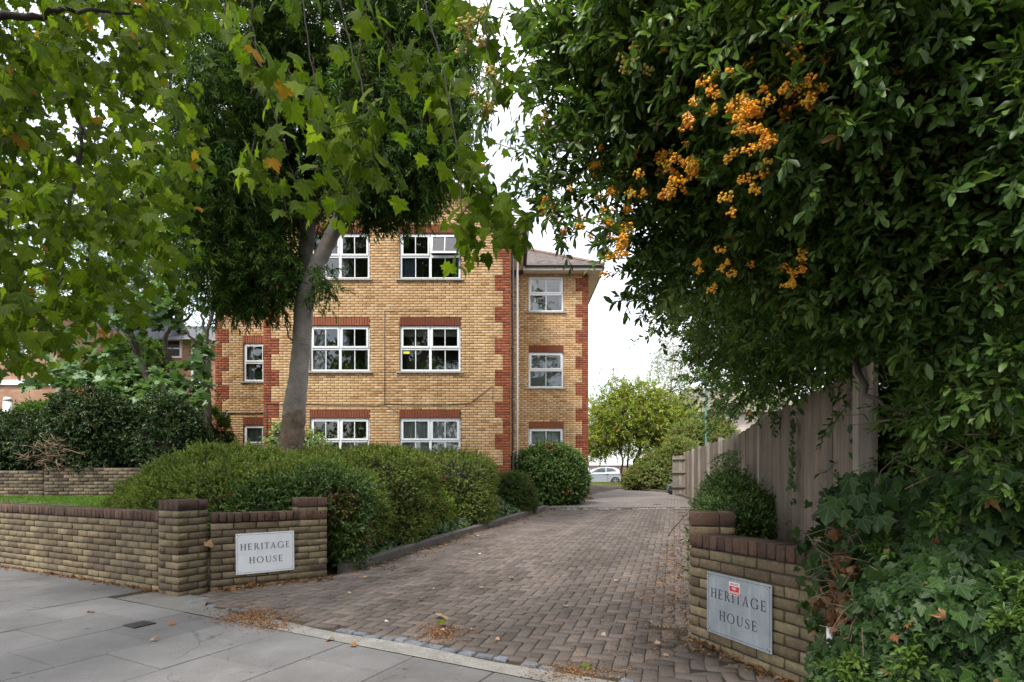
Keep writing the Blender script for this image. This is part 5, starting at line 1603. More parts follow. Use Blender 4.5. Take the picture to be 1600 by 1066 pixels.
def hedge(name, label, cat, blobs, mat, leaf, m, shoot, density, tmpl, power=2.6, amp=0.05, freq=4.0, seed=0, group=None, wild=0.35, core=0.90, upb=0.4, deep=0.35, extra=None, dead=3):
    base = np.mean([np.array(c) for c, r in blobs], 0)
    gz = float(garden_z(base[0], base[1]))
    root = empty(name, (base[0], base[1], gz))
    tag(root, label, cat, group)
    mb = MB()
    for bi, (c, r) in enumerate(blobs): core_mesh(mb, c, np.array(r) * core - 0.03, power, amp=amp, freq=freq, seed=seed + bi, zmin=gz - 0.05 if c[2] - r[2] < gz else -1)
    mb.build('inner_twigs', HCORE, root, (base[0], base[1], gz), smooth=True)  # solid core, not modelled twigs; its dark colour paints the shaded inside
    cl = Cloud()
    P, Nn = hedge_body(blobs, power, amp, freq, seed, density)
    n = len(P)
    depth = -np.abs(rng.normal(0, deep * shoot, n)) + (rng.random(n) < 0.12) * shoot * 0.5
    P = P + Nn * (depth - shoot * 0.45)[:, None]
    D = Nn + rng.normal(0, wild, (n, 3)) + UP * upb
    # thin patches and tufts
    th = bumps(P, 1.0, freq * 2.3, seed + 40) + 0.6 * bumps(P, 1.0, freq * 5.1, seed + 60)
    P = P - Nn * (np.clip(-th - 0.25, 0, 1) * shoot * 0.9)[:, None]
    keep = rng.random(n) < np.clip(1.05 + th * 0.55, 0.35, 1)
    P, D, Nk, n = P[keep], D[keep], Nn[keep], int(keep.sum())
    sprigs(cl, P, D, shoot * (0.7 + 0.6 * rng.random(n)), m, tmpl, leaf, spread=0.85, grav=0.06, up=0.9, face=Nk * 0.5)
    if dead:
        fr_ = np.nonzero((Nk[:, 1] < -0.3) | (Nk[:, 0] > 0.5))[0]
        cd = Cloud()
        for _ in range(dead):
            c0 = P[fr_[rng.integers(len(fr_))]]
            w_ = np.nonzero(((P - c0) ** 2 / np.array([.03, .03, .02]) * rng.uniform(.6, 1.6)).sum(1) < 1)[0]
            sprigs(cd, P[w_] + Nk[w_] * shoot * .25, D[w_], shoot, 4, tmpl, leaf * .8, spread=0.85, grav=0.06, stem=0.0045)
        cd.build('dead_leaves', M_DEAD, root); cd.build('dead_twigs', DEADTWIG, root, stems=True)
    k = n // 14
    w_ = rng.integers(0, n, k)
    sprigs(cl, P[w_] + Nk[w_] * shoot * .3, D[w_], shoot * (1.0 + 0.9 * rng.random(k)), m, tmpl, leaf, spread=0.8, grav=0.04, up=0.9, rnd=0.4 + 0.5 * rng.random(k))
    if extra: extra(cl)
    cl.build('foliage', mat, root)
    return root, cl

# ---- clipped hedges left of the drive
H1 = [((-4.05, 8.55, 0.75), (1.55, 1.5, 0.86)), ((-4.95, 8.7, 0.62), (1.0, 1.3, 0.66)), ((-3.0, 8.3, 0.72), (1.2, 1.35, 0.72))]
hedge('clipped_hedge', 'large domed fine leaved clipped hedge behind the sign wall under the tree', 'hedge', H1, M_HEDGE, 0.030, 9, 0.10, 1500, T_SMALL, 2.3, 0.085, 3.2, 1, 'clipped hedges along the drive')
H2 = [((-2.16, 9.55, 0.80), (0.82, 1.25, 0.86)), ((-2.9, 10.6, 0.85), (1.4, 1.0, 0.84))]
hedge('clipped_hedge', 'rounded clipped hedge bulging over the kerb beside the domed hedge', 'hedge', H2, M_HEDGE, 0.030, 9, 0.10, 1500, T_SMALL, 3.6, 0.085, 3.6, 2, 'clipped hedges along the drive')
H3 = [((-1.28, 12.0, 0.85), (0.86, 1.2, 0.84)), ((-2.3, 13.0, 0.9), (1.5, 1.0, 0.78))]
hedge('clipped_hedge', 'clipped hedge with a browner right end in front of the downpipe', 'hedge', H3, M_HEDGE, 0.032, 8, 0.11, 1000, T_SMALL, 3.4, 0.09, 3.6, 3, 'clipped hedges along the drive')
H4 = [((0.02, 14.2, 0.66), (0.55, 0.6, 0.62))]
hedge('round_shrub', 'small round clipped shrub with a bare brown patch at the kerb end', 'shrub', H4, M_BUSH, 0.034, 8, 0.10, 1300, T_SMALL, 2.6, 0.05, 5, 4)
H5 = [((1.12, 17.2, 1.15), (1.15, 1.0, 1.02)), ((0.35, 17.5, 1.0), (0.7, 0.8, 0.85))]
hedge('round_bush', 'big rounded leafy bush in front of the right wing windows', 'shrub', H5, M_HEDGE2, 0.06, 7, 0.14, 620, T_OVATE, 2.5, 0.09, 3.2, 5)
# low hedge along the foot of the facade, between the others
H6 = [((-4.6, 13.6, 1.0), (2.4, 0.8, 0.72))]
hedge('clipped_hedge', 'low clipped hedge under the ground floor windows of the flats', 'hedge', H6, M_HEDGE, 0.032, 8, 0.11, 800, T_SMALL, 3.0, 0.05, 3.2, 6, 'clipped hedges along the drive')
# broad-leaved shrub spilling over the right pier of the sign wall
PV = [((-2.5, 7.35, 0.86), (0.62, 0.55, 0.46)), ((-2.14, 7.4, 0.52), (0.26, 0.46, 0.50)), ((-3.25, 7.25, 0.76), (0.62, 0.4, 0.34))]
hedge('leafy_shrub', 'loose broad leaved dark green shrub spilling over the right hand pier of the sign wall', 'shrub', PV, M_HEDGE2, 0.048, 8, 0.16, 850, T_OBL, 2.2, 0.09, 4.5, 7, wild=0.6, core=0.82)
GY = [((-1.55, 10.55, 0.55), (0.42, 0.5, 0.40))]
hedge('golden_shrub', 'small yellow green leafy shrub between two clipped hedges', 'shrub', GY, M_YELLOW, 0.045, 7, 0.13, 420, T_OVATE, 2.2, 0.07, 5, 8, wild=0.6)
VG = [((-5.55, 14.6, 1.75), (0.85, 0.6, 0.62)), ((-5.9, 14.4, 2.1), (0.32, 0.3, 0.5))]
hedge('variegated_shrub', 'pale variegated shrub below the left wing window behind the tree trunk', 'shrub', VG, M_VARIEG, 0.075, 7, 0.22, 160, T_OVATE, 2.1, 0.10, 3.5, 9, wild=0.7)
# ground ivy between kerb and hedges
gi = empty('ground_ivy', (-1.3, 9.6, 0.1)); tag(gi, 'dark green ivy ground cover along the kerb of the drive', 'ivy')
cl = Cloud()
n = 9000
s = rng.random(n) * (dist[-1] - 0.1)
kxy = np.stack([np.interp(s, dist, [p[0] for p in kpts]), np.interp(s, dist, [p[1] for p in kpts])], 1)
off = 0.12 + np.abs(rng.normal(0, 0.38, n)); off = np.clip(off, 0.10, 1.1)
P = np.c_[kxy[:, 0] - off * 0.94, kxy[:, 1] + off * 0.33, np.zeros(n)]
edge_n = 0.03 * np.sin(s * 5) + 0.03
hgt = np.clip((off - 0.05) * 0.65, 0.02, 0.34)
P[:, 2] = ground(P[:, 0], P[:, 1]) + 0.07 + hgt * rng.random(n) ** 0.6 + edge_n
D = np.c_[rng.normal(0.5, 0.5, n), rng.normal(-0.6, 0.5, n), rng.normal(-0.1, 0.4, n)]
Nn = np.c_[rng.normal(0.3, 0.35, n), rng.normal(-0.5, 0.35, n), np.full(n, 0.9)]
cl.add(T_IVY, P, D, Nn, rng.uniform(0.045, 0.085, n))
cl.build('foliage', M_IVYB, gi)

# ---- shrub behind the right-hand pier
SB = [((2.05, 5.2, 0.52), (0.27, 0.36, 0.40)), ((2.42, 6.1, 0.66), (0.34, 0.5, 0.52)), ((2.72, 7.0, 0.66), (0.34, 0.55, 0.58))]
def conifer_sprays(cl):
    P = np.array([at(1140 + 25 * rng.random(), 700 + 35 * rng.random(), 6.8 + 0.6 * rng.random()) for _ in range(60)])
    sprigs(cl, P, np.c_[rng.normal(-0.9, 0.3, 60), rng.normal(-0.3, 0.3, 60), rng.normal(-0.25, 0.2, 60)], 0.32, 16, T_SMALL, 0.03, 0.7, 0.3)
hedge('glossy_shrub', 'glossy dark green shrub between the right entrance pier and the fence', 'shrub', SB, M_HEDGE2, 0.038, 8, 0.11, 1500, T_OBL, 2.3, 0.09, 5, 11, wild=0.55, extra=conifer_sprays)

# ================================================================ narrow-leaved tree by the hedge
TY = 10.5
tr = empty('narrow_leaved_tree', tuple(at(455, 760, TY))); tag(tr, 'tall narrow leaved tree with smooth grey forked trunk rising behind the domed hedge', 'tree')
BARK_A = bark_mat('smooth_grey_bark', (0.13, 0.112, 0.094), (0.25, 0.225, 0.195), 4.0, 0.5, 0.9, rough_below=2.85, lo2=(0.055, 0.04, 0.028), hi2=(0.16, 0.115, 0.08))
mb = MB()
def T(u, v, dy=0): return at(u, v, TY + dy)
limb(mb, [T(450, 770), T(453, 713), T(457, 675), T(460, 641), T(465, 600), T(469, 560), T(473, 505), T(477, 470), T(491, 424), T(506, 392), T(521, 363), T(533, 336), T(548, 285, -.1), T(560, 220, -.2), T(566, 140, -.2), T(575, 40, -.2), T(590, -80, 0)],
     [0.25, 0.222, 0.216, 0.206, 0.178, 0.166, 0.170, 0.172, 0.142, 0.135, 0.13, 0.122, 0.10, 0.085, 0.07, 0.055, 0.04], 0.04, 16, 6, 0.007)
mb.build('trunk', BARK_A, tr, tuple(T(455, 760)), smooth=True)
BARK_B = bark_mat('dark_grey_bark', (0.05, 0.042, 0.035), (0.11, 0.095, 0.08), 6.0, 0.5, 0.4)
mb = MB(); limb(mb, [T(474, 480, .05), T(476, 430, .25), T(480, 370, .4), T(482, 310, .5), T(484, 240, .5), T(470, 130, .4), T(455, 20, .4), T(440, -90, .5)], [0.13, 0.135, 0.135, 0.13, 0.11, 0.08, 0.06, 0.04], 0.04, 11, 6, 0.012)
mb.build('limb', BARK_B, tr, tuple(T(468, 490)), smooth=True)
for pts, r in (([T(478, 370, .4), T(455, 330, .1), T(430, 320, -.3), T(405, 350, -.5)], 0.05), ([T(484, 250, .5), T(440, 180, -.2), T(380, 130, -.6), T(320, 90, -.8)], 0.05), ([T(546, 285, -.1), T(590, 200, -.5), T(640, 150, -.7), T(690, 90, -.8)], 0.05), ([T(560, 220, -.2), T(610, 260, -.6), T(660, 250, -.8)], 0.035), ([T(470, 440, .2), T(430, 420, 0), T(380, 400, -.4), T(340, 420, -.5)], 0.035), ([T(463, 540), T(448, 520, -.2), T(444, 480, -.3)], 0.018), ([T(480, 455), T(510, 440, -.3), T(520, 450, -.4)], 0.014)):
    mb = MB(); limb(mb, pts, r, 0.008, 7, 6, 0.02); mb.build('branch', BARK_B, tr, tuple(pts[0]), smooth=True)
cl = Cloud()
ASHB = [  # u, v, depth offset, radius u, v, depth, weight
    (400, 60, .2, 115, 110, 1.5, 1.0), (520, 40, .2, 130, 110, 1.6, 1.2), (640, 60, .1, 100, 110, 1.4, 1.3), (370, 190, -.2, 85, 110, 1.3, 1.1), (450, 180, .6, 100, 110, 1.2, 1.0),
    (600, 190, -.2, 110, 100, 1.3, 1.4), (370, 310, -.3, 80, 100, 1.1, 1.3), (345, 410, -.4, 60, 75, .9, 1.2), (430, 340, .6, 70, 90, .9, .7), (410, 420, -.3, 60, 60, .8, 1.1), (610, 270, -.4, 85, 75, 1.0, 1.6),
    (575, 312, -.5, 65, 28, .6, .7), (660, 240, -.5, 50, 70, .8, 1.3), (690, 180, -.3, 50, 70, .8, 1.0), (632, 300, -.6, 40, 22, .5, .8), (500, 445, -.5, 22, 35, .3, .5), (390, 465, -.3, 45, 25, .5, .6), (685, 110, 0, 60, 100, 1.0, 1.2), (325, 250, 0, 40, 120, 1.0, .8), (500, 260, .7, 80, 90, .8, .5)]
for (u, v, dy, ru, rv, ry, wgt) in ASHB:
    n = int(ru * rv * 0.105 * wgt)
    P = pxball(n, u, v, TY + dy, ru, rv, ry, 0.25)
    D = np.c_[rng.normal(0, .7, n), rng.normal(-.15, .7, n), rng.normal(-.45, .45, n)]
    sprigs(cl, P, D, rng.uniform(.22, .42, n), 17, T_NARROW, 0.118, spread=0.75, grav=0.28, up=0.5, stem=0.005)
cl.build('foliage', M_ASH, tr); cl.build('twigs', DARKTWIG, tr, stems=True)
cl = Cloud()
for (u, v, ru, rv, k) in ((600, 120, 70, 60, 26), (560, 100, 40, 50, 14), (440, 130, 50, 40, 14), (660, 170, 40, 70, 16), (470, 110, 40, 40, 10)):
    P = pxball(k, u, v, TY - 1.0, ru, rv, .5)
    sprigs(cl, P, np.c_[rng.normal(0, .2, k), rng.normal(0, .2, k), np.full(k, -1.0)], 0.3, 30, T_NARROW, 0.05, 0.6, 0.3, stem=0.004)
cl.build('seed_clusters', M_SEED, tr)

# ================================================================ street plane tree whose boughs hang over the view
pt = empty('plane_tree', (-4.9, 1.3, 0)); tag(pt, 'large broad lobed leaved plane tree whose boughs hang over the pavement and the garden wall', 'tree', 'street plane trees')
BARK_P = bark_mat('plane_bark', (0.11, 0.095, 0.07), (0.30, 0.27, 0.20), 3.0, 0.3, 0.6)
mb = MB(); limb(mb, [(-4.9, 1.3, -0.1), (-4.85, 1.3, 1.5), (-4.7, 1.4, 3.2), (-4.4, 1.7, 5.0), (-4.1, 2.0, 7.0)], [0.36, 0.30, 0.28, 0.24, 0.15], 0.15, 14, 6, 0.01); mb.build('trunk', BARK_P, pt, (-4.9, 1.3, 0), smooth=True)
LIMBS = [([(-4.6, 1.5, 3.8), (-4.3, 2.8, 4.6), at(60, -60, 4.6), at(180, -20, 5.6), at(300, 40, 6.2)], 0.10),
         ([(-4.4, 1.7, 4.8), (-3.2, 2.4, 5.4), at(420, -330, 3.1), at(560, -230, 3.2), at(700, -180, 3.4), at(800, -140, 3.6)], 0.09),
         ([(-4.6, 1.6, 3.6), (-4.4, 3.2, 3.9), at(-40, 60, 4.8), at(60, 100, 5.2), at(130, 200, 5.6), at(180, 330, 5.9)], 0.07),
         ([at(-30, 20, 3.9), at(50, 25, 4.0), at(130, 15, 4.2), at(250, 30, 4.6)], 0.03),
         ([at(420, -330, 3.1), at(400, -80, 3.0), at(395, 40, 3.0), at(420, 150, 2.95), at(450, 240, 2.9)], 0.014), ([at(500, -260, 3.15), at(520, -60, 3.0), at(545, 60, 3.0), at(570, 150, 2.95), at(590, 250, 2.9)], 0.014),
         ([at(650, -200, 3.3), at(660, -20, 3.2), at(690, 100, 3.15), at(715, 230, 3.05), at(722, 330, 2.95)], 0.014), ([at(740, -160, 3.5), at(760, 0, 3.4), at(785, 120, 3.4), at(800, 190, 3.4)], 0.012),
         ([at(450, -200, 3.1), at(470, -40, 3.0), at(480, 60, 2.95), at(500, 160, 2.9)], 0.010), ([at(130, 200, 5.6), at(110, 330, 5.4), at(90, 450, 5.2), at(80, 540, 5.1)], 0.02), ([at(60, 100, 5.2), at(20, 250, 5.0), at(10, 420, 4.9)], 0.02), ([at(250, 30, 4.6), at(270, 160, 4.7), at(280, 290, 4.8)], 0.012)]
for pts, r in LIMBS:
    mb = MB(); limb(mb, pts, r * (0.45 if r < 0.016 else 1), max(r * 0.2, 0.0025), 8, 7, 0.012 if r > .016 else .003); mb.build('branch', DARKTWIG if r < 0.05 else BARK_P, pt, tuple(pts[0]), smooth=True)
cl = Cloud()
VMU = [-400, -100, 0, 50, 110, 170, 230, 265, 290, 312, 330]; VMV = [555, 585, 605, 610, 590, 565, 505, 440, 350, 200, -160]
def plane_twigs(P, m, leaf, ln):
    n = len(P)
    D = np.c_[rng.normal(0.1, .5, n), rng.normal(-.1, .5, n), rng.normal(-.75, .4, n)]
    # leaves hang from the twig, blade turned outwards
    D = nrmz(D); ph = rng.random(n) * 6.28; lr = rng.random(n)
    PP, YY, NN, SS, RR = [], [], [], [], []
    for k in range(m):
        t = 0.15 + 0.85 * (k + .5) / m
        an = ph + k * 2.5
        rad = np.c_[np.cos(an), np.sin(an), np.zeros(n)]
        ax = rad * 0.55 + D * 0.3 - UP * 0.85 + rng.normal(0, .28, (n, 3))
        pos = P + D * (ln * t)[:, None]
        pet = nrmz(rad * 0.9 - UP * 0.1 + rng.normal(0, .2, (n, 3))) * 0.055
        nm = rad * 0.75 + UP * 0.55 + rng.normal(0, .38, (n, 3))
        PP.append(pos + pet); YY.append(ax); NN.append(nm); SS.append(leaf * rng.uniform(.62, 1.15, n)); RR.append(lr * .5 + rng.random(n) * .5)
    cl.add(T_PLANE, np.vstack(PP), np.vstack(YY), np.vstack(NN), np.concatenate(SS), np.concatenate(RR))
    cl.add([T_STEM], P, D, np.tile(np.array([.4, .5, .7]), (n, 1)), ln, None, np.full(n, .006))
# the crown on the left: a deep mass of hanging twigs
n = 1750
y = rng.uniform(3.9, 8.8, n)
u = rng.uniform(-330, 385, n); v = rng.uniform(-140, 600, n)
vmax = np.interp(u, VMU, VMV) - 55 * 3.6 / y - np.abs(rng.normal(0, 40, n))
ok = v < vmax
P = np.stack([(u - CX) / F_PX * y, y, EYE + (HORIZON - v) / F_PX * y], 1)[ok]
plane_twigs(P, 7, 0.122, rng.uniform(.25, .5, len(P)))
# sprays hanging in front of the narrow-leaved tree
for (u, v, y, ru, rv, k) in ((400, 75, 3.0, 50, 30, 4), (430, 120, 2.95, 44, 30, 4), (440, 225, 2.9, 42, 22, 6), (440, 262, 2.9, 30, 12, 2), (520, 165, 2.95, 34, 26, 4), (565, 180, 2.9, 40, 26, 5), (585, 235, 2.9, 24, 22, 4), (550, 285, 2.95, 22, 16, 2), (405, 0, 3.1, 60, 30, 2), (530, 0, 3.0, 50, 30, 2), (600, 20, 3.1, 60, 34, 4), (650, 55, 3.2, 40, 34, 5),
                             (735, 0, 3.4, 60, 40, 6), (780, 50, 3.4, 50, 34, 6), (820, 30, 3.5, 24, 40, 4), (700, 130, 3.2, 40, 40, 4), (740, 210, 3.15, 34, 26, 5), (730, 270, 3.1, 26, 20, 4), (745, 315, 3.05, 26, 16, 5), (715, 340, 3.0, 14, 10, 2), (760, 340, 3.0, 18, 10, 3), (815, 130, 3.5, 14, 40, 3), (640, -90, 3.2, 160, 30, 6), (420, -90, 3.2, 100, 30, 3)):
    plane_twigs(pxball(k, u, v, y, ru * 1.15, rv * 1.1, .3), 5, 0.104, rng.uniform(.16, .34, k))
PLM = {id(t): tmesh(t, 'leaf', M_PLANE) for t in T_PLANE}
cl.take(300, 'leaf', PLM, pt)
cl.build('foliage', M_PLANE, pt); cl.build('twigs', DARKTWIG, pt, stems=True)
# round seed balls
mbb = MB()
for k in range(26):
    q = at(rng.uniform(20, 330), rng.uniform(60, 420), rng.uniform(4, 5.5)); core_mesh(mbb, (q.x, q.y, q.z), (.016, .016, .016), 2.0, 8, 6, 0)
tag(mbb.build('seed_balls', DARKTWIG, pt, smooth=True), kind='stuff')

# ================================================================ firethorn over the right-hand side
py = empty('firethorn', (2.6, 3.2, 0)); tag(py, 'huge dark firethorn with orange berries arching over the fence and entrance', 'firethorn')
mb = MB(); limb(mb, [(2.75, 3.3, -.1), (2.7, 3.2, .8), at(1480, 560, 2.9), at(1440, 450, 2.8), at(1400, 300, 2.8), at(1300, 150, 2.8)], .09, .03, 9, 6, .02); mb.build('trunk', BARK_B, py, (2.75, 3.3, 0), smooth=True)
for pts, r in (([at(1600, 500, 2.2), at(1540, 470, 2.25), at(1480, 430, 2.3), at(1420, 410, 2.5), at(1340, 380, 2.7)], .022), ([at(1400, 300, 2.8), at(1300, 190, 2.5), at(1180, 150, 2.4), at(1080, 150, 2.4), at(990, 130, 2.4)], .02),
               ([at(1180, 20, 2.2), at(1130, 70, 2.3), at(1060, 160, 2.6), at(980, 220, 2.7), at(900, 270, 2.7), at(850, 290, 2.7)], .02), ([at(1300, 330, 2.9), at(1330, 480, 2.8), at(1350, 600, 2.7), at(1420, 660, 2.5)], .03),
               ([at(1250, 300, 3.2), at(1120, 250, 3.0), at(1020, 260, 2.8), at(960, 330, 2.5), at(950, 400, 2.4)], .012), ([at(1440, 450, 2.8), at(1500, 350, 2.4), at(1560, 250, 2.1), at(1600, 100, 2.0)], .03), ([at(1350, 560, 3.1), at(1270, 480, 4.0), at(1180, 430, 5.2), at(1120, 420, 6.5)], .03)):
    mb = MB(); limb(mb, pts, r, .004, 7, 6, .012); mb.build('branch', BARK_B if r > .015 else TWIG, py, tuple(pts[0]), smooth=True)
cl = Cloud()
def clear_fence(P):
    """drop twigs that would stand on the drive side of the fence below its top"""
    u = CX + F_PX * P[:, 0] / P[:, 1]; t = (P[:, 1] - FENCE_A[1]) / FD[1]
    fx = FENCE_A[0] + FD[0] * t
    ftz = np.interp(t, [-.6, 0, 3.1, 5.3, 9.6, FL], [1.84, 1.86, 1.89, 1.84, 1.95, 2.19])
    zs = EYE + (P[:, 2] - EYE) * 1.0
    # height on the fence plane along the sight line
    tq = (FENCE_A[0] - (u - CX) / F_PX * FENCE_A[1]) / ((u - CX) / F_PX * FD[1] - FD[0])
    yf = FENCE_A[1] + FD[1] * tq
    zf = EYE + (P[:, 2] - EYE) * yf / P[:, 1]
    lim = 1366 + 150 / P[:, 1]
    bad = (u < lim) & ((P[:, 1] < yf + 0.4) | (u > 1352)) & (zf < 1.98 + 0.1 * np.sin(u * .05))
    return P[~(bad & (rng.random(len(P)) < .97))]
# near boughs: big leaves seen one by one
NEAR = [(1500, 110, 2.1, 150, 130, .45, 1), (1340, 60, 2.0, 170, 110, .4, 1), (1200, 60, 2.1, 140, 90, .4, .9), (1440, 270, 2.2, 190, 110, .4, 1), (1270, 190, 2.1, 130, 110, .4, 1), (1540, 360, 2.1, 90, 150, .4, 1), (1400, 400, 2.4, 150, 120, .45, 1),
        (1130, 190, 2.5, 100, 110, .5, .8), (1060, 90, 2.4, 90, 90, .45, .95), (970, 70, 2.5, 80, 80, .4, .85), (905, 110, 2.6, 50, 80, .35, .75), (1010, 190, 2.6, 75, 85, .4, 1.0), (930, 220, 2.65, 65, 60, .35, .75), (890, 285, 2.7, 55, 35, .3, .5), (1080, 310, 2.8, 70, 80, .45, .8),
        (960, 370, 2.35, 14, 45, .12, .5), (870, 345, 2.6, 22, 18, .15, .5), (1000, 300, 2.6, 30, 30, .25, .5), (1210, 320, 2.6, 110, 100, .5, 1), (1560, 560, 2.15, 70, 80, .35, .9), (1300, 470, 2.8, 110, 90, .5, 1), (850, 300, 2.75, 30, 30, .25, .4), (1450, 500, 2.5, 120, 70, .4, .9), (862, 60, 2.7, 40, 70, .3, .6), (1020, 380, 2.9, 36, 60, .3, .9), (1000, 320, 2.8, 36, 40, .3, .9), (1050, 20, 2.4, 140, 50, .4, .9), (1580, 200, 1.9, 60, 160, .3, 1), (1045, 430, 2.9, 34, 54, .3, .9)]
for (u, v, y, ru, rv, ry, w) in NEAR:
    n = int(ru * rv * 0.028 * w) + 2
    P = clear_fence(pxball(n, u, v, y, ru, rv, ry, .2)); n = len(P)
    D = np.c_[rng.normal(-.35, .6, n), rng.normal(-.3, .6, n), rng.normal(-.05, .5, n)]
    sprigs(cl, P, D, rng.uniform(.11, .24, n), 13, T_OBL, 0.050, spread=1.0, grav=.12, up=.7, stem=.0035)
PYM = {id(t): tmesh(t, 'leaf', M_PYR) for t in T_OBL}
cl.take(300, 'leaf', PYM, py, cell=18)
cl.build('foliage', M_PYR, py); cl.build('twigs', DARKTWIG, py, stems=True)
# deeper mass along and behind the fence
cl = Cloud()
DEEP = [(1500, 150, 3.3, 260, 200, .7, 1), (1300, 120, 3.3, 240, 180, .7, 1), (1150, 110, 3.4, 160, 130, .7, 1.0), (1020, 120, 3.3, 90, 110, .6, .5), (1480, 400, 3.4, 240, 180, .6, 1), (1290, 330, 3.8, 190, 170, .7, 1), (1270, 500, 4.3, 130, 120, .6, 1.2), (1190, 470, 5.4, 120, 130, .8, 1.2), (1150, 560, 7.0, 80, 100, .9, 1.2), (1125, 450, 6.8, 80, 110, .9, 1), (1070, 430, 6.4, 55, 65, .7, .55), (1115, 620, 8.5, 40, 60, .9, 1),
        (1180, 300, 4.6, 130, 140, .8, 1), (1100, 330, 5.0, 80, 110, .8, .7), (1430, 560, 3.5, 160, 120, .5, 1), (1560, 600, 3.2, 120, 130, .5, 1.1), (1230, 590, 5.4, 60, 60, .6, 1), (1320, 560, 3.9, 70, 60, .4, .9), (1040, 470, 6.0, 35, 50, .5, .5), (1200, 640, 7.4, 40, 22, .4, .8), (1600, 320, 3.0, 120, 260, .5, 1), (1400, 0, 3.0, 300, 120, .7, 1), (1130, 520, 6.0, 60, 60, .5, 1), (1420, 660, 3.3, 90, 100, .5, 1.5), (1540, 680, 3.1, 120, 110, .5, 1.5), (1480, 720, 3.6, 180, 90, .5, 1.4), (1660, 650, 3.0, 120, 150, .5, 1.2), (1500, 640, 4.6, 200, 150, .6, 1.2), (1380, 700, 3.9, 40, 80, .3, 1.3)]
for (u, v, y, ru, rv, ry, w) in DEEP:
    n = int(ru * rv * 0.036 * w)
    P = clear_fence(pxball(n, u, v, y, ru, rv, ry, .15)); n = len(P)
    D = np.c_[rng.normal(-.4, .6, n), rng.normal(-.2, .6, n), rng.normal(-.1, .5, n)]
    far = y > 4.2
    sprigs(cl, P, D, rng.uniform(.14, .28, n), 15, T_SMALL if far else T_OBL, 0.05 if far else 0.048, spread=.95, grav=.2, up=.7, stem=.004)
cl.build('inner_foliage', M_PYR, py); cl.build('inner_twigs', DARKTWIG, py, stems=True)
# lighter young shoots
cl = Cloud()
for (u, v, y, ru, rv, k) in ((1400, 640, 2.5, 90, 30, 26), (1500, 600, 2.2, 80, 50, 26), (1480, 470, 2.2, 100, 50, 26), (1540, 190, 1.9, 60, 60, 18), (1380, 250, 2.1, 90, 80, 18), (1250, 460, 2.6, 60, 30, 16), (1300, 420, 2.6, 90, 50, 24), (1560, 690, 2.2, 60, 50, 18), (1340, 40, 1.95, 60, 40, 10), (1030, 440, 3.0, 30, 50, 14), (1060, 480, 3.4, 40, 40, 16), (1090, 520, 4.2, 40, 50, 18)):
    P = clear_fence(pxball(k, u, v, y, ru, rv, .25)); k = len(P)
    sprigs(cl, P, np.c_[rng.normal(-.5, .6, k), rng.normal(-.4, .4, k), rng.normal(0, .4, k)], rng.uniform(.12, .26, k), 14, T_OBL, .044, 1.0, .12, stem=.0035)
cl.build('young_shoots', M_PYRL, py); cl.build('shoot_stems', TWIGG, py, stems=True)
# berry clusters: one object each
def icosphere(sub=1):
    t = (1 + 5 ** .5) / 2
    V = [Vector(v).normalized() for v in ((-1, t, 0), (1, t, 0), (-1, -t, 0), (1, -t, 0), (0, -1, t), (0, 1, t), (0, -1, -t), (0, 1, -t), (t, 0, -1), (t, 0, 1), (-t, 0, -1), (-t, 0, 1))]
    Fc = [(0, 11, 5), (0, 5, 1), (0, 1, 7), (0, 7, 10), (0, 10, 11), (1, 5, 9), (5, 11, 4), (11, 10, 2), (10, 7, 6), (7, 1, 8), (3, 9, 4), (3, 4, 2), (3, 2, 6), (3, 6, 8), (3, 8, 9), (4, 9, 5), (2, 4, 11), (6, 2, 10), (8, 6, 7), (9, 8, 1)]
    for _ in range(sub):
        nf = []
        for a, b, c in Fc:
            i = len(V); V += [((V[a] + V[b]) / 2).normalized(), ((V[b] + V[c]) / 2).normalized(), ((V[c] + V[a]) / 2).normalized()]
            nf += [(a, i, i + 2), (b, i + 1, i), (c, i + 2, i + 1), (i, i + 1, i + 2)]
        Fc = nf
    return np.array(V), np.array(Fc)
IV, IF = icosphere(1)
def berry_cluster(mat, seed, n=26, r=.0064, spread=.03):
    q = np.random.default_rng(seed); VV, FF = [], []
    for k in range(n):
        d = q.normal(0, 1, 3); d /= np.linalg.norm(d); c = d * spread * q.random() ** .4 * np.array([1, 1, .7])
        VV.append(IV * r * q.uniform(.8, 1.15) * np.array([1, 1, .88]) + c); FF.append(IF + k * len(IV))
    for k in range(n):      # little stalks
        c = VV[k].mean(0); b = len(IV) * n + k * 3
        VV.append(np.array([c, c + [0.001, 0, 0], [0, 0, spread * 1.3]])); FF.append(np.array([[b, b + 1, b + 2]]))
    return np_mesh('berry_cluster', np.vstack(VV), np.vstack(FF), mat, smooth=True)
BC = [berry_cluster(BERRY, s, 16 + 4 * s, spread=.026 + .004 * s) for s in range(4)]; BG = [berry_cluster(BERRYG, 50 + s, 14 + 3 * s, spread=.026) for s in range(3)]
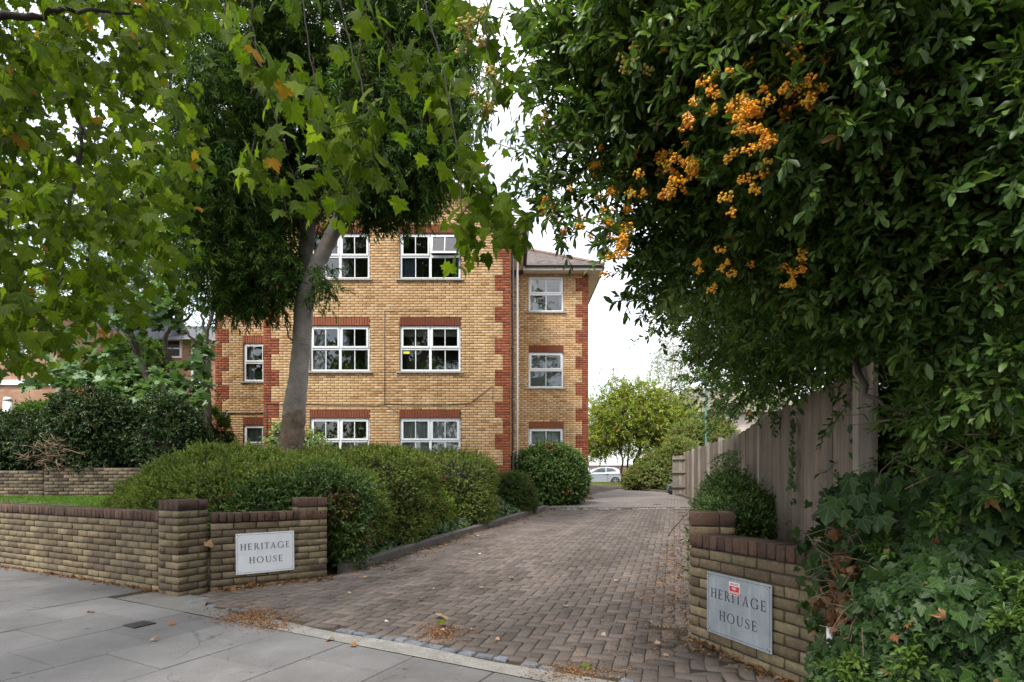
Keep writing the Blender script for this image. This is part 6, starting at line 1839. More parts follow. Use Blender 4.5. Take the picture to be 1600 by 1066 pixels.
BSPOT = [(1110, 155, 1.9, 22, 18, 7), (1220, 95, 1.9, 14, 8, 3), (1235, 130, 1.85, 30, 20, 9), (1220, 165, 1.85, 40, 16, 11), (1165, 210, 1.9, 22, 18, 7), (1150, 215, 1.9, 14, 20, 4), (1170, 245, 1.9, 8, 14, 3), (1200, 250, 1.95, 6, 6, 2), (1278, 190, 1.95, 8, 8, 3), (1155, 305, 2.0, 10, 12, 3), (1065, 265, 2.2, 14, 14, 5), (1035, 230, 2.3, 20, 8, 4), (1045, 275, 2.2, 16, 14, 5), (940, 265, 2.5, 16, 20, 6), (972, 300, 2.4, 18, 14, 5), (955, 365, 2.35, 14, 22, 8), (950, 400, 2.3, 12, 18, 6), (880, 355, 2.6, 16, 12, 4), (860, 325, 2.6, 12, 14, 4), (1125, 420, 2.4, 24, 18, 6), (1250, 440, 2.3, 14, 16, 5), (1260, 400, 2.3, 6, 6, 2), (1150, 120, 2.0, 14, 10, 3), (1400, 120, 1.9, 20, 16, 4), (1420, 110, 1.9, 8, 30, 3), (1310, 125, 1.95, 6, 6, 1), (1200, 620, 6.5, 60, 30, 5), (1150, 560, 6.5, 30, 60, 6), (1120, 120, 2.1, 10, 8, 2)]
for (a_, b_, c_, d_, e_, f_) in ((1180, 170, 1.95, 90, 70, 14), (1060, 260, 2.25, 50, 30, 7), (950, 320, 2.45, 60, 50, 7), (1130, 420, 2.45, 60, 30, 5), (1250, 420, 2.35, 30, 40, 4), (1390, 130, 1.95, 50, 50, 5), (1000, 250, 2.4, 50, 40, 5)):
    BSPOT.append((a_, b_, c_, d_ / 1.7, e_ / 1.5, f_ / 1.9))
for (u, v, y, ru, rv, k) in BSPOT:
    for q in pxball(int(k * 1.1 + .5), u, v, y, ru * 2.2, rv * 1.8, .12):
        o = link('berry_cluster', BC[rng.integers(4)], py, tuple(q), rng.random() * 6.28); o.scale = (1, 1, 1)
        o.scale *= rng.uniform(.5, .95)
for (u, v, y, ru, rv, k) in ((745, 40, 2.3, 18, 24, 5), (725, 60, 2.3, 10, 16, 3), (770, 120, 2.35, 16, 14, 4), (745, 145, 2.35, 8, 8, 2), (770, 175, 2.35, 14, 12, 4), (1370, 80, 1.9, 26, 20, 5), (1385, 105, 1.9, 18, 10, 4), (1000, 100, 2.2, 30, 60, 5), (850, 200, 2.6, 16, 40, 5)):
    for q in pxball(k, u, v, y, ru, rv, .06):
        o = link('unripe_berry_cluster', BG[rng.integers(3)], py, tuple(q), rng.random() * 6.28)
# leafy spray of firethorn hanging with its unripe berries in front of the plane leaves
cl = Cloud()
for (u, v, y, ru, rv, k) in ((755, 60, 2.35, 30, 50, 9), (770, 150, 2.4, 24, 40, 8), (800, 210, 2.6, 40, 50, 9)):
    P = pxball(k, u, v, y, ru, rv, .1)
    sprigs(cl, P, np.c_[rng.normal(-.2, .4, k), rng.normal(-.2, .4, k), rng.normal(-.7, .3, k)], .14, 9, T_OBL, .044, .9, .2, stem=.0035)
cl.build('hanging_spray', M_PYRL, py)
mb = MB(); limb(mb, [at(1060, -60, 2.3), at(900, -90, 2.3), at(790, -40, 2.35), at(758, 40, 2.35), at(766, 110, 2.4), at(772, 180, 2.4)], .008, .003, 6, 6, .006); mb.build('branch', TWIG, py, tuple(at(1060, -60, 2.3)), smooth=True)

# ================================================================ ivy bank at the right-hand front
iv = empty('ivy_bank', (2.0, 2.7, 0)); tag(iv, 'dense ivy bank with dry stems covering the low wall beside the right entrance sign', 'ivy')
def ivy_pt(u, v):
    y = np.interp(u, [1255, 1290, 1340, 1420, 1520, 1620, 1750], [3.35, 3.02, 2.72, 2.42, 2.2, 2.05, 1.95])
    y = y - 0.16 * np.clip((v - 900) / 160, -0.6, 1.2) + 0.05 * np.sin(u * .021 + v * .013) + 0.05 * np.sin(v * .031 - u * .008)
    return np.stack([(u - CX) / F_PX * y, y, EYE + (HORIZON - v) / F_PX * y], -1)
# soil bank as a sheet in the dark shade-core colour, closing gaps between leaves
uu, vv_ = np.meshgrid(np.linspace(1285, 1800, 16), np.linspace(760, 1260, 14))
Pm = ivy_pt(uu.ravel(), vv_.ravel()); back = Pm + np.array([0.16, 0.22, -0.02]); back[:, 2] = np.maximum(back[:, 2], -0.1)
i = np.arange(15 * 13); a = (i // 15) * 16 + i % 15
Bv = np.vstack([back, back + np.array([.9, .5, 0])])
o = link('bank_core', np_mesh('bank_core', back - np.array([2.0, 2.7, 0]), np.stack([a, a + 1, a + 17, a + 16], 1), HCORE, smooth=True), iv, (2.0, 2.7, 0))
cl = Cloud()
n = 4300
u = rng.uniform(1262, 1730, n); v = rng.uniform(735, 1200, n)
top = np.interp(u, [1262, 1300, 1350, 1370, 1420, 1600, 1730], [850, 770, 735, 735, 745, 735, 730]) + rng.normal(0, 12, n)
gap = ((u - 1322) / (44 - 0.12 * np.abs(v - 930))) ** 2 + ((v - 935) / 88) ** 2 < 1.0 + 0.35 * np.sin(u * .11) * np.sin(v * .09)
leftedge = np.interp(v, [735, 850, 920, 1000, 1066, 1200], [1330, 1275, 1270, 1280, 1290, 1290])
ok = (v > top) & (u > leftedge + rng.normal(0, 5, n)) & (~gap | (rng.random(n) < .10))
u, v = u[ok], v[ok]; n = len(u)
P = ivy_pt(u, v) + np.c_[np.zeros(n), np.abs(rng.normal(0, .13, n)) - .04, np.zeros(n)]
outw = np.tile(np.array([-0.55, -0.75, 0.25]), (n, 1))
D = np.c_[rng.normal(-.1, .45, n), rng.normal(-.3, .25, n), rng.normal(-.75, .35, n)]
Nn = outw + UP * .45 + rng.normal(0, .48, (n, 3))
big = np.where(rng.random(n) < .16, 1.4, 1.0)
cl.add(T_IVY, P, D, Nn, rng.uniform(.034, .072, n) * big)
# single big ivy leaves round the post foot
for (uu_, vv2, k) in ((1345, 760, 5), (1385, 785, 5), (1350, 800, 6), (1320, 790, 3), (1420, 770, 4)):
    q = pxball(k, uu_, vv2, 2.6, 25, 18, .1); cl.add(T_IVY, q, np.c_[rng.normal(0, .3, k), np.full(k, -.4), np.full(k, -.8)], np.tile(outw[0] + UP * .4, (k, 1)) + rng.normal(0, .25, (k, 3)), rng.uniform(.075, .105, k))
IVM = {id(t): tmesh(t, 'leaf', M_IVY) for t in T_IVY}
cl.take(300, 'leaf', IVM, iv, cell=16)
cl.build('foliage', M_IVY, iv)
# young firethorn and privet shoots through the ivy
cl = Cloud()
for (u, v, k, ru, rv) in ((1325, 1045, 40, 30, 36), (1480, 800, 16, 30, 14), (1380, 850, 9, 20, 14), (1590, 900, 12, 30, 60), (1560, 960, 10, 20, 30), (1420, 1030, 16, 26, 20), (1600, 760, 14, 60, 30), (1470, 690, 12, 60, 30)):
    q = ivy_pt(rng.normal(u, ru * .5, k), rng.normal(v, rv * .5, k)) + np.array([-.03, -.05, 0])
    sprigs(cl, q, np.c_[rng.normal(-.3, .5, k), rng.normal(-.4, .3, k), rng.normal(.2, .5, k)], rng.uniform(.06, .12, k), 12, T_OBL, .034, .95, .05, stem=.003)
cl.build('green_shoots', M_PYRL, iv)
# dry leaves and bare stems where the ivy is cut back
cl = Cloud()
k = 420
q = ivy_pt(rng.normal(1322, 24, k), rng.normal(930, 55, k)) + np.c_[rng.normal(0.04, .02, k), rng.normal(.06, .04, k), rng.normal(0, .01, k)]
cl.add(T_IVY + T_PLANE[:2], q, rand_dirs(k), rand_dirs(k) + np.array([-.4, -.7, .4]), rng.uniform(.02, .05, k))
T_CURL = [leaf_lobed(PLANE_HALF, (0, .24), 1.6, 90 + q_, .05) for q_ in range(4)]
for (uu_, vv2, s_) in ((1308, 826, .07), (1330, 815, .045), (1385, 860, .03), (1455, 842, .035), (1425, 965, .06), (1475, 955, .045), (1395, 985, .04), (1540, 780, .05)):
    q = ivy_pt(np.array([uu_]), np.array([vv2])) + np.array([-.04, -.06, 0]); cl.add(T_CURL, q, rand_dirs(1) - UP * .5, rand_dirs(1) + np.array([[-.5, -.6, .3]]), s_, np.array([rng.random()]))
cl.build('dry_leaves', M_DEAD, iv)
mb = MB()
for _ in range(230):
    a = ivy_pt(np.array([rng.normal(1318, 24)]), np.array([rng.normal(925, 60)]))[0] + np.array([.03, .03, 0])
    d = rng.normal(0, 1, 3) * np.array([.06, .05, .08]); mb.tube([a, a + d * .6 + rng.normal(0, .015, 3), a + d * 1.3 + rng.normal(0, .02, 3)], [.003, .0026, .0018], 4)
for _ in range(26):
    a = ivy_pt(np.array([rng.uniform(1350, 1600)]), np.array([rng.uniform(580, 760)]))[0] + np.array([.1, .2, 0])
    d = rng.normal(0, 1, 3) * np.array([.16, .08, .12]); mb.tube([a, a + d * .5 + rng.normal(0, .03, 3), a + d * 1.1 + rng.normal(0, .03, 3)], [.003, .0028, .0015], 4)
tag(mb.build('bare_stems', DEADTWIG, iv, (2.0, 2.7, 0), smooth=True), kind='stuff')
# white painted pipe at the end of the entrance wall
WPIPE = mat_plain('flaking_white_paint', (0.62, 0.62, 0.60), 0.7, 0.35, 22)
q = ivy_pt(np.array([1291.0]), np.array([1000.0]))[0]; mb = MB(); mb.tube([(q[0], q[1] - .03, -.12), (q[0] + .004, q[1] - .03, .2), (q[0], q[1] - .03, .42)], .016, 9)
tag(mb.build('white_pipe', WPIPE, None, (q[0], q[1] - .03, -.1), smooth=True), 'thin flaking white pipe standing at the ivy end of the entrance wall', 'pipe')
# ivy climbing the fence boards
cl = Cloud()
for (u0, u1, v0, v1, k) in ((1246, 1253, 620, 790, 46), (1344, 1350, 650, 725, 5), (1250, 1262, 830, 850, 5), (1168, 1174, 725, 760, 10), (1215, 1222, 800, 850, 8)):
    u = rng.uniform(u0, u1, k); v = rng.uniform(v0, v1, k)
    tq = (2.07 - (u - CX) / F_PX * 3.2) / ((u - CX) / F_PX * FD[1] - FD[0])
    y = 3.2 + FD[1] * tq - .05; x = (u - CX) / F_PX * y - .06
    cl.add(T_IVY, np.c_[x, y, EYE + (HORIZON - v) / F_PX * y], np.c_[rng.normal(0, .4, k), rng.normal(0, .3, k), np.full(k, -1.0)], np.tile(np.array([-.9, -.3, .3]), (k, 1)), rng.uniform(.03, .06, k))
cl.build('climbing_leaves', M_IVY, iv)
# ================================================================ left: lawn, ivy bank, fig, neighbouring houses
def lawn(name, label_kind, xs, ys, mat, bmat, n, h, dz=-0.04):
    sheet(name, xs, ys, garden_z, bmat, dz=dz)
    cl = Cloud()
    P = np.c_[rng.uniform(xs[0], xs[-1], n), rng.uniform(ys[0], ys[-1], n), np.zeros(n)]
    P[:, 2] = garden_z(P[:, 0], P[:, 1]) + dz
    cl.add([leaf_fold(.10, .1, .3)], P, np.c_[rng.normal(0, .45, n), rng.normal(0, .45, n), np.ones(n)], rand_dirs(n) * np.array([1, 1, .2]), h * rng.uniform(.6, 1.3, n))
    o = cl.build(name + '_grass', mat); return o
lawn('lawn', '', np.linspace(-13, -5.2, 14), np.linspace(8.2, 12.35, 10), M_GRASS, GRASSBASE, 42000, 0.045)
lawn('verge', '', np.linspace(-8, 14, 8), np.linspace(36.2, 44.4, 6), M_FARGRASS, GRASSBASE, 24000, 0.09, 0.0)
IB = [((-11.6, 13.2, 1.95), (1.7, .75, .72)), ((-9.6, 13.0, 2.15), (1.25, .75, .95)), ((-8.2, 13.3, 1.75), (1.1, .7, 1.25)), ((-12.6, 13.4, 2.1), (1.3, .8, .5))]
hedge('ivy_hedge', 'ivy covered bank tumbling over the weathered old boundary wall', 'ivy', IB, M_IVYB, 0.062, 8, 0.16, 700, T_SMALL, 2.1, 0.24, 2.3, 31, wild=.6, deep=.6, upb=.2)
# cut dry stems hanging over the old wall
mb = MB()
for _ in range(150):
    a = at(rng.normal(78, 24), rng.normal(706, 10), 12.3); d = rng.normal(0, 1, 3) * np.array([.22, .12, .12])
    mb.tube([a, a + Vector(d) * .5, a + Vector(d) + Vector(rng.normal(0, .04, 3))], [.009, .008, .005], 4)
o = mb.build('dry_stems', DEADTWIG, None, tuple(at(78, 706, 12.3)), smooth=True)
tag(o, 'tangle of cut dry brown stems lying on top of the old boundary wall', 'stems', kind='stuff')
# fig with large leaves
fg = empty('fig_tree', tuple(at(250, 690, 15.2))); tag(fg, 'fig tree with big grey green lobed leaves and crooked dark stems', 'tree')
def FT(u, v, dy=0): return at(u, v, 15.2 + dy)
for pts, r in (([FT(252, 700), FT(250, 640), FT(244, 612), FT(226, 580), FT(212, 548), FT(200, 500), FT(190, 440), FT(180, 390), FT(176, 340)], .14), ([FT(250, 640), FT(262, 605), FT(268, 570), FT(258, 545), FT(262, 518), FT(284, 504), FT(300, 490)], .10), ([FT(226, 580), FT(214, 560), FT(206, 530, -.3)], .05), ([FT(200, 500), FT(225, 480), FT(240, 455)], .05)):
    mb = MB(); limb(mb, pts, r, .03, 8, 5, .02); mb.build('stem', BARK_B, fg, tuple(pts[0]), smooth=True)
cl = Cloud()
for (u, v, dy, ru, rv, k) in ((100, 590, -.5, 45, 30, 26), (160, 600, -1, 60, 28, 34), (215, 615, -1.2, 70, 26, 44), (285, 605, -.6, 45, 36, 30), (225, 500, -.6, 55, 26, 30), (265, 480, -.3, 45, 30, 26), (205, 560, 0, 45, 25, 16), (310, 570, 0, 25, 40, 12), (240, 635, -1.4, 90, 16, 30), (130, 555, .4, 40, 40, 16)):
    P = pxball(k, u, v, 15.2 + dy, ru, rv, .5)
    sprigs(cl, P, np.c_[rng.normal(0, .6, k), rng.normal(-.4, .5, k), rng.normal(.2, .4, k)], .35, 6, T_FIG, .20, 1.0, .25, stem=.01, up=1.0)
FGM = {id(t): tmesh(t, 'leaf', M_FIG) for t in T_FIG}
cl.take(300, 'leaf', FGM, fg, cell=6, min_px=9)
cl.build('foliage', M_FIG, fg); cl.build('twigs', DARKTWIG, fg, stems=True)
# dark twiggy tree against the left corner of the flats
dt = empty('twiggy_tree', tuple(at(325, 700, 16.6))); tag(dt, 'thin dark multi stemmed tree beside the left corner of the flats', 'tree')
for pts, r in (([at(324, 705, 16.6), at(322, 640, 16.6), at(325, 580, 16.6), at(322, 540, 16.6), at(330, 480, 16.7), at(334, 420, 16.8)], .13), ([at(325, 590, 16.6), at(312, 548, 16.5), at(296, 525, 16.4), at(284, 500, 16.4)], .06), ([at(322, 560, 16.6), at(318, 510, 16.6), at(308, 470, 16.6), at(300, 430, 16.6)], .05)):
    mb = MB(); limb(mb, pts, r, .02, 7, 5, .03); mb.build('stem', BARK_B, dt, tuple(pts[0]), smooth=True)
cl = Cloud()
for (u, v, ru, rv, k) in ((310, 480, 30, 60, 70), (320, 640, 24, 40, 60), (300, 420, 30, 40, 50)):
    P = pxball(k, u, v, 16.7, ru, rv, .6); sprigs(cl, P, rand_dirs(k), .3, 10, T_SMALL, .07, .9, .2, stem=.006)
cl.build('foliage', M_ASH, dt); cl.build('twigs', DARKTWIG, dt, stems=True)
# evergreen shrub in front of the neighbouring houses
EG = [((at(205, 570, 17).x, 17.3, at(205, 575, 17).z), (.95, .7, .95)), ((at(170, 610, 17).x, 17.3, at(170, 620, 17).z), (1.1, .7, .9)), ((at(90, 640, 17).x, 17.4, 2.6), (1.8, .7, 1.0)), ((at(290, 655, 17).x, 17.2, 2.2), (1.3, .6, 1.4))]
hedge('evergreen_shrub', 'dark evergreen shrub behind the fig in front of the neighbouring house', 'shrub', EG, M_ASH, .075, 8, .2, 220, T_SMALL, 2.2, .14, 2.6, 33, wild=.5, core=.8)
# pale tree farther back on the left
pl = empty('background_tree', tuple(at(200, 720, 30))); tag(pl, 'pale green tree standing behind the fig and the neighbouring houses', 'tree')
mb = MB(); limb(mb, [at(205, 740, 30), at(207, 600, 30), at(215, 450, 30), at(228, 330, 30), at(240, 240, 30)], .22, .05, 8, 5, .05); mb.build('trunk', BARK_A, pl, tuple(at(205, 740, 30)), smooth=True)
cl = Cloud()
for (u, v, ru, rv, k) in ((235, 320, 65, 60, 420), (200, 400, 60, 60, 380), (280, 390, 40, 60, 260), (150, 330, 60, 70, 300), (260, 260, 40, 40, 160), (120, 440, 60, 60, 300), (40, 380, 60, 80, 300), (230, 440, 60, 50, 300), (290, 300, 40, 60, 160)):
    P = pxball(k, u, v, 30, ru, rv, 2.0, .2); sprigs(cl, P, rand_dirs(k) + UP * .2, .7, 9, T_SMALL, .17, .9, .15, stem=.012)
cl.build('foliage', M_PALETREE, pl); cl.build('twigs', TWIG, pl, stems=True)

def house_window(parent, x0, x1, y, z0, z1):
    w = empty('window', ((x0 + x1) / 2, y, z0), parent); loc = ((x0 + x1) / 2, y, z0)
    mb = MB(); f = .09
    for b in ((x0, x1, z0, z0 + f), (x0, x1, z1 - f, z1), (x0, x0 + f, z0 + f, z1 - f), (x1 - f, x1, z0 + f, z1 - f), (x0 + f, x1 - f, (z0 + z1) / 2 - .03, (z0 + z1) / 2 + .03)): mb.box(b[0], b[1], y - .06, y + .02, b[2], b[3])
    mb.build('frame', UPVC, w, loc)
    mb = MB(); mb.box(x0 + f, x1 - f, y - .01, y + .02, z0 + f, (z0 + z1) / 2 - .03); mb.build('pane', WGLASS, w, loc)
    mb = MB(); mb.box(x0 + f, x1 - f, y - .01, y + .02, (z0 + z1) / 2 + .03, z1 - f); mb.build('pane', WGLASS, w, loc)
WGLASS = mat_plain('dark_window_glass', (0.05, 0.06, 0.07), 0.05, 0.2, 1.0, spec=1.0)
TNEIGH = mat_texbrick('neighbour_brickwork', (0.34, 0.19, 0.12), (0.45, 0.27, 0.18), (0.26, 0.21, 0.16), 0)
SLATE = mat_plain('grey_slate', (0.16, 0.165, 0.18), 0.6, 0.25, 3)
# pink brick house at the far left with a white string course
nh = empty('neighbour_house', (-17.5, 20, 0.6)); tag(nh, 'pinkish brick neighbouring house with a white string course behind the ivy bank', 'house', 'houses next door')
mb = MB(); mb.box(-26, -16.35, 20, 30, 0.2, 7.2); mb.build('wall', TNEIGH, nh, (-17.5, 20, .6))
mb = MB(); z = at(60, 602, 20).z; mb.box(-26.05, -16.28, 19.93, 20.05, z, z + .18); mb.build('string_course', FASCIA, nh, (-17.5, 20, z))
mb = MB(); tiled_slope(mb, (-26.5, 19.5, 7.2), (-16.0, 19.5, 7.2), (-26.5, 25, 9.2), (-16.0, 25, 9.2), 14); tiled_slope(mb, (-16.0, 30.5, 7.2), (-26.5, 30.5, 7.2), (-16.0, 25, 9.2), (-26.5, 25, 9.2), 14)
mb.prism([(20, 7.2), (30, 7.2), (25, 9.1)], -26, -16.35, 'x'); mb.build('roof', SLATE, nh, (-21, 25, 9.4))
for (u0, u1, v0, v1) in ((-60, -20, 500, 550), (10, 45, 500, 560)):
    a, b = at(u0, v1, 20), at(u1, v0, 20); house_window(nh, a.x, b.x, 19.99, a.z, b.z)
# second house further back with white windows
n2 = empty('neighbour_house', (-14.5, 26, 0.6)); tag(n2, 'red brick house with white windows and slate roof seen through the fig branches', 'house', 'houses next door')
mb = MB(); mb.box(-21.5, -13.6, 26, 36, 0.2, 7.6); mb.build('wall', TNEIGH, n2, (-14.5, 26, .6))
mb = MB(); tiled_slope(mb, (-22, 25.5, 7.5), (-13.2, 25.5, 7.5), (-21, 31, 9.6), (-14.5, 31, 9.6), 14); mb.add([(-13.2, 25.5, 7.5), (-13.2, 36.5, 7.5), (-14.5, 31, 9.6)], [(0, 1, 2)]); mb.build('roof', SLATE, n2, (-17, 30, 9))
for (u0, u1, v0, v1) in ((140, 180, 540, 595), (140, 185, 610, 670), (208, 240, 525, 555), (255, 285, 530, 560), (250, 288, 590, 640), (205, 235, 590, 650), (300, 330, 530, 600)):
    a, b = at(u0, v1, 26), at(u1, v0, 26); house_window(n2, a.x, b.x, 25.99, a.z, b.z)
# small white pipe post rising from the ivy
q = at(12, 660, 14.2); mb = MB(); mb.tube([(q.x, q.y, 1.0), (q.x, q.y, at(12, 623, 14.2).z - .06)], .095, 12); mb.tube([(q.x, q.y, at(12, 623, 14.2).z - .06), (q.x, q.y, at(12, 621, 14.2).z)], [.105, .07], 12)
tag(mb.build('white_post', UPVC, None, (q.x, q.y, 1.0), smooth=True), 'short white round topped post rising out of the ivy bank', 'post')

# ================================================================ far end of the drive
FARB = mat_texbrick('far_brickwork', (0.19, 0.12, 0.10), (0.26, 0.17, 0.14), (0.18, 0.15, 0.13), 0)
fw = empty('far_wall', (8, 51, .5)); tag(fw, 'dull brown brick wall behind the silver parked car', 'garden wall')
mb = MB(); mb.box(-6, 22, 51, 51.3, .3, 2.2); mb.build('wall_panel', FARB, fw, (8, 51, .5))
mb = MB(); mb.box(-6.05, 22.05, 50.96, 51.34, 2.2, 2.28); mb.build('coping', SILL, fw, (8, 51, 2.2))
def car(label, paint, x_rear, y0, gz):
    """small hatchback, nose to the left; profile lofted over the width"""
    root = empty('parked_car', (x_rear - 2.05, y0 + .87, gz)); tag(root, label, 'car', 'cars parked at the far end of the drive')
    X = lambda d: x_rear - d
    # body: (d from rear, z) outline of lower body, then shoulders narrowed by the roof
    low = [(0.05, .38), (0.0, .62), (.06, .86), (.16, 1.00), (1.3, .98), (2.7, .93), (3.1, .90), (3.75, .74), (4.02, .60), (4.08, .42), (4.0, .26), (3.66, .22), (3.58, .42), (3.42, .58), (3.22, .62), (3.02, .58), (2.88, .42), (2.82, .22), (1.12, .22), (1.05, .42), (.92, .58), (.72, .63), (.50, .58), (.36, .42), (.30, .26)]
    def layer(poly, ys_):
        n = len(poly); V = []; Fc = []
        for (yy_, zs_) in ys_:
            for d, z in poly: V.append((X(d), y0 + yy_, gz + (z if z < .66 else z + zs_)))
        for i in range(len(ys_) - 1):
            for k in range(n): Fc.append((i * n + k, i * n + (k + 1) % n, (i + 1) * n + (k + 1) % n, (i + 1) * n + k))
        Fc.append(tuple(range(n))[::-1]); Fc.append(tuple((len(ys_) - 1) * n + k for k in range(n)))
        return V, Fc
    mb = MB(); mb.add(*layer(low, [(.03, -.03), (0.0, -.10), (.05, 0.0), (1.69, 0), (1.74, -.10), (1.71, -.03)])); mb.build('body', paint, root, (x_rear - 2, y0, gz))
    roof = [(.16, 1.0), (.42, 1.28), (.75, 1.42), (1.3, 1.46), (1.9, 1.43), (2.35, 1.30), (2.95, .95), (2.7, .93), (1.3, .98)]
    def cab(mb, poly, in0, in1):
        n = len(poly); V = []
        for side in (0, 1):
            for d, z in poly:
                ins = in0 + (in1 - in0) * max(0, (z - .95) / .5); V.append((X(d), y0 + (ins if side == 0 else 1.74 - ins), gz + z))
        mb.add(V, [tuple(range(n))[::-1], tuple(range(n, 2 * n))] + [(k, (k + 1) % n, n + (k + 1) % n, n + k) for k in range(n)])
    mb = MB(); cab(mb, roof, .05, .24); mb.build('cabin', paint, root, (x_rear - 2, y0, gz + .9))
    for poly in ([(1.52, 1.02), (1.50, 1.37), (1.88, 1.36), (2.25, 1.25), (2.62, 1.02)], [(.62, 1.10), (.86, 1.33), (1.40, 1.38), (1.43, 1.05)]):
        mb = MB(); n = len(poly); V = [(X(d), y0 + .05 + .19 * max(0, (z - .95) / .5) - .006, gz + z) for d, z in poly]; mb.add(V, [tuple(range(n))]); mb.build('side_window', WGLASS, root, (x_rear - 2, y0, gz + 1))
    for d in (.71, 3.22):
        for yy_ in (0.0, 1.58):
            wl_ = empty('wheel', (X(d), y0 + yy_, gz + .31), root)
            mb = MB(); mb.tube([(X(d), y0 + yy_ + .01, gz + .31), (X(d), y0 + yy_ + .17, gz + .31)], .31, 20); mb.build('tyre', TYRE, wl_, (X(d), y0 + yy_, gz + .31))
            mb = MB()
            mb.tube([(X(d), y0 + yy_ - .002, gz + .31), (X(d), y0 + yy_ + .02, gz + .31)], .06, 10)
            for k in range(5):
                an = 2 * PI * k / 5 + .3; c_, s_ = math.cos(an), math.sin(an)
                P4 = [(.03, -.03), (.21, -.045), (.21, .045), (.03, .03)]
                mb.prism([(X(d) + a * c_ - b * s_, gz + .31 + a * s_ + b * c_) for a, b in P4], y0 + yy_ - .004, y0 + yy_ + .012)
            for k in range(20):
                a0, a1 = 2 * PI * k / 20, 2 * PI * (k + 1) / 20
                mb.prism([(X(d) + r_ * math.cos(a_), gz + .31 + r_ * math.sin(a_)) for r_, a_ in ((.20, a0), (.225, a0), (.225, a1), (.20, a1))], y0 + yy_ - .004, y0 + yy_ + .012)
            mb.build('rim', ALLOY, wl_, (X(d), y0 + yy_, gz + .31))
    mb = MB(); mb.prism([(X(-.005), gz + .72), (X(-.005), gz + .96), (X(.30), gz + .95), (X(.14), gz + .74)], y0 - .004, y0 + .3); mb.build('tail_light', TAIL, root, (X(0), y0, gz + .8))
    mb = MB(); mb.box(X(1.55), X(1.38), y0 - .025, y0 + .01, gz + .86, gz + .89); mb.build('door_handle', paint, root, (X(1.4), y0, gz + .86))
    mb = MB(); mb.box(X(1.345), X(1.335), y0 - .003, y0 + .02, gz + .30, gz + .98); mb.build('door_gap', CABLE, root, (X(1.34), y0, gz + .3))
TYRE = mat_plain('tyre_rubber', (0.02, 0.02, 0.021), 0.8, 0.1, 9)
ALLOY = mat_plain('alloy_wheel', (0.55, 0.55, 0.57), 0.3, 0.05, 9, metallic=0.7)
TAIL = mat_plain('tail_lamp', (0.35, 0.02, 0.02), 0.2, 0.05, 9)
def paint_mat(name, col, met):
    m, nt, out = new_mat(name); p = principled(nt, out, ramp(nt, noise(nt, 3.0), [(0.3, tuple(c * .94 for c in col)), (0.7, col)]), 0.28, metallic=met, spec=0.5); p.inputs['Coat Weight'].default_value = 0.6; return m
SILVER = paint_mat('silver_paint', (0.50, 0.54, 0.60), 0.35); WHITEP = paint_mat('white_paint', (0.75, 0.76, 0.78), 0.0)
car('silver three door hatchback parked sideways on the grass at the end of the drive', SILVER, at(975, 750, 46).x, 46.0, float(ground(8, 46)))
car('white car mostly hidden behind the silver hatchback', WHITEP, at(932, 750, 48.3).x, 48.3, float(ground(7, 48)))
# yellow-green tree
yt = empty('yellow_green_tree', tuple(at(985, 757, 38.5))); tag(yt, 'yellow green spreading tree with a crooked trunk behind the parked cars', 'tree')
YT = 38.5
for pts, r in (([at(990, 760, YT), at(992, 730, YT), at(996, 712, YT), at(1000, 695, YT), at(990, 670, YT), at(975, 640, YT)], .2), ([at(996, 712, YT), at(1012, 700, YT), at(1030, 670, YT), at(1040, 640, YT)], .1), ([at(972, 760, YT), at(972, 720, YT), at(965, 690, YT)], .10), ([at(982, 760, YT + 1), at(982, 700, YT + 1), at(1000, 630, YT + 1), at(1003, 600, YT)], .08)):
    mb = MB(); limb(mb, pts, r, .03, 8, 5, .04); mb.build('trunk', BARK_B if r > .15 else BARK_A, yt, tuple(pts[0]), smooth=True)
cl = Cloud()
for (u, v, ru, rv, ry, k) in ((975, 655, 50, 40, 2.2, 1150), (940, 685, 34, 28, 1.6, 620), (1025, 655, 50, 40, 2, 1050), (1000, 618, 45, 22, 1.5, 480), (1055, 690, 40, 30, 1.6, 620), (965, 610, 25, 20, 1, 130), (945, 650, 30, 34, 1.2, 380), (1000, 695, 60, 20, 1.8, 500), (1060, 650, 36, 30, 1.2, 320), (930, 705, 26, 14, 1, 160)):
    P = pxball(k, u, v, YT, ru, rv, ry, .15); sprigs(cl, P, rand_dirs(k) + UP * .25, .55, 9, T_SMALL, .15, .9, .15, stem=.012)
k = 60; P = np.array([at(rng.uniform(925, 1060), rng.uniform(590, 640), YT) for _ in range(k)]); sprigs(cl, P, np.c_[rng.normal(0, .3, k), rng.normal(0, .3, k), np.ones(k)], 1.1, 14, T_SMALL, .13, .8, .0, stem=.015)
cl.build('foliage', M_FAR, yt); cl.build('twigs', TWIG, yt, stems=True)
# pale birch
bt = empty('birch_tree', tuple(at(1048, 757, 60))); tag(bt, 'pale airy birch like tree behind the yellow green tree', 'tree')
BIRCHB = mat_plain('birch_bark', (0.42, 0.40, 0.37), 0.8, 0.2, 2)
mb = MB(); limb(mb, [at(1048, 757, 60), at(1046, 680, 60), at(1050, 600, 60), at(1052, 520, 60)], .22, .03, 7, 5, .05); mb.build('trunk', BIRCHB, bt, tuple(at(1048, 757, 60)), smooth=True)
cl = Cloud()
for (u, v, ru, rv, k) in ((1045, 580, 32, 50, 330), (1070, 610, 30, 40, 240), (1030, 560, 20, 30, 110), (1060, 540, 20, 30, 120)):
    P = pxball(k, u, v, 60, ru, rv, 2.5); sprigs(cl, P, rand_dirs(k), .9, 7, T_SMALL, .15, .9, .3, stem=.035)
cl.build('foliage', M_BIRCH, bt); cl.build('twigs', BIRCHB, bt, stems=True)
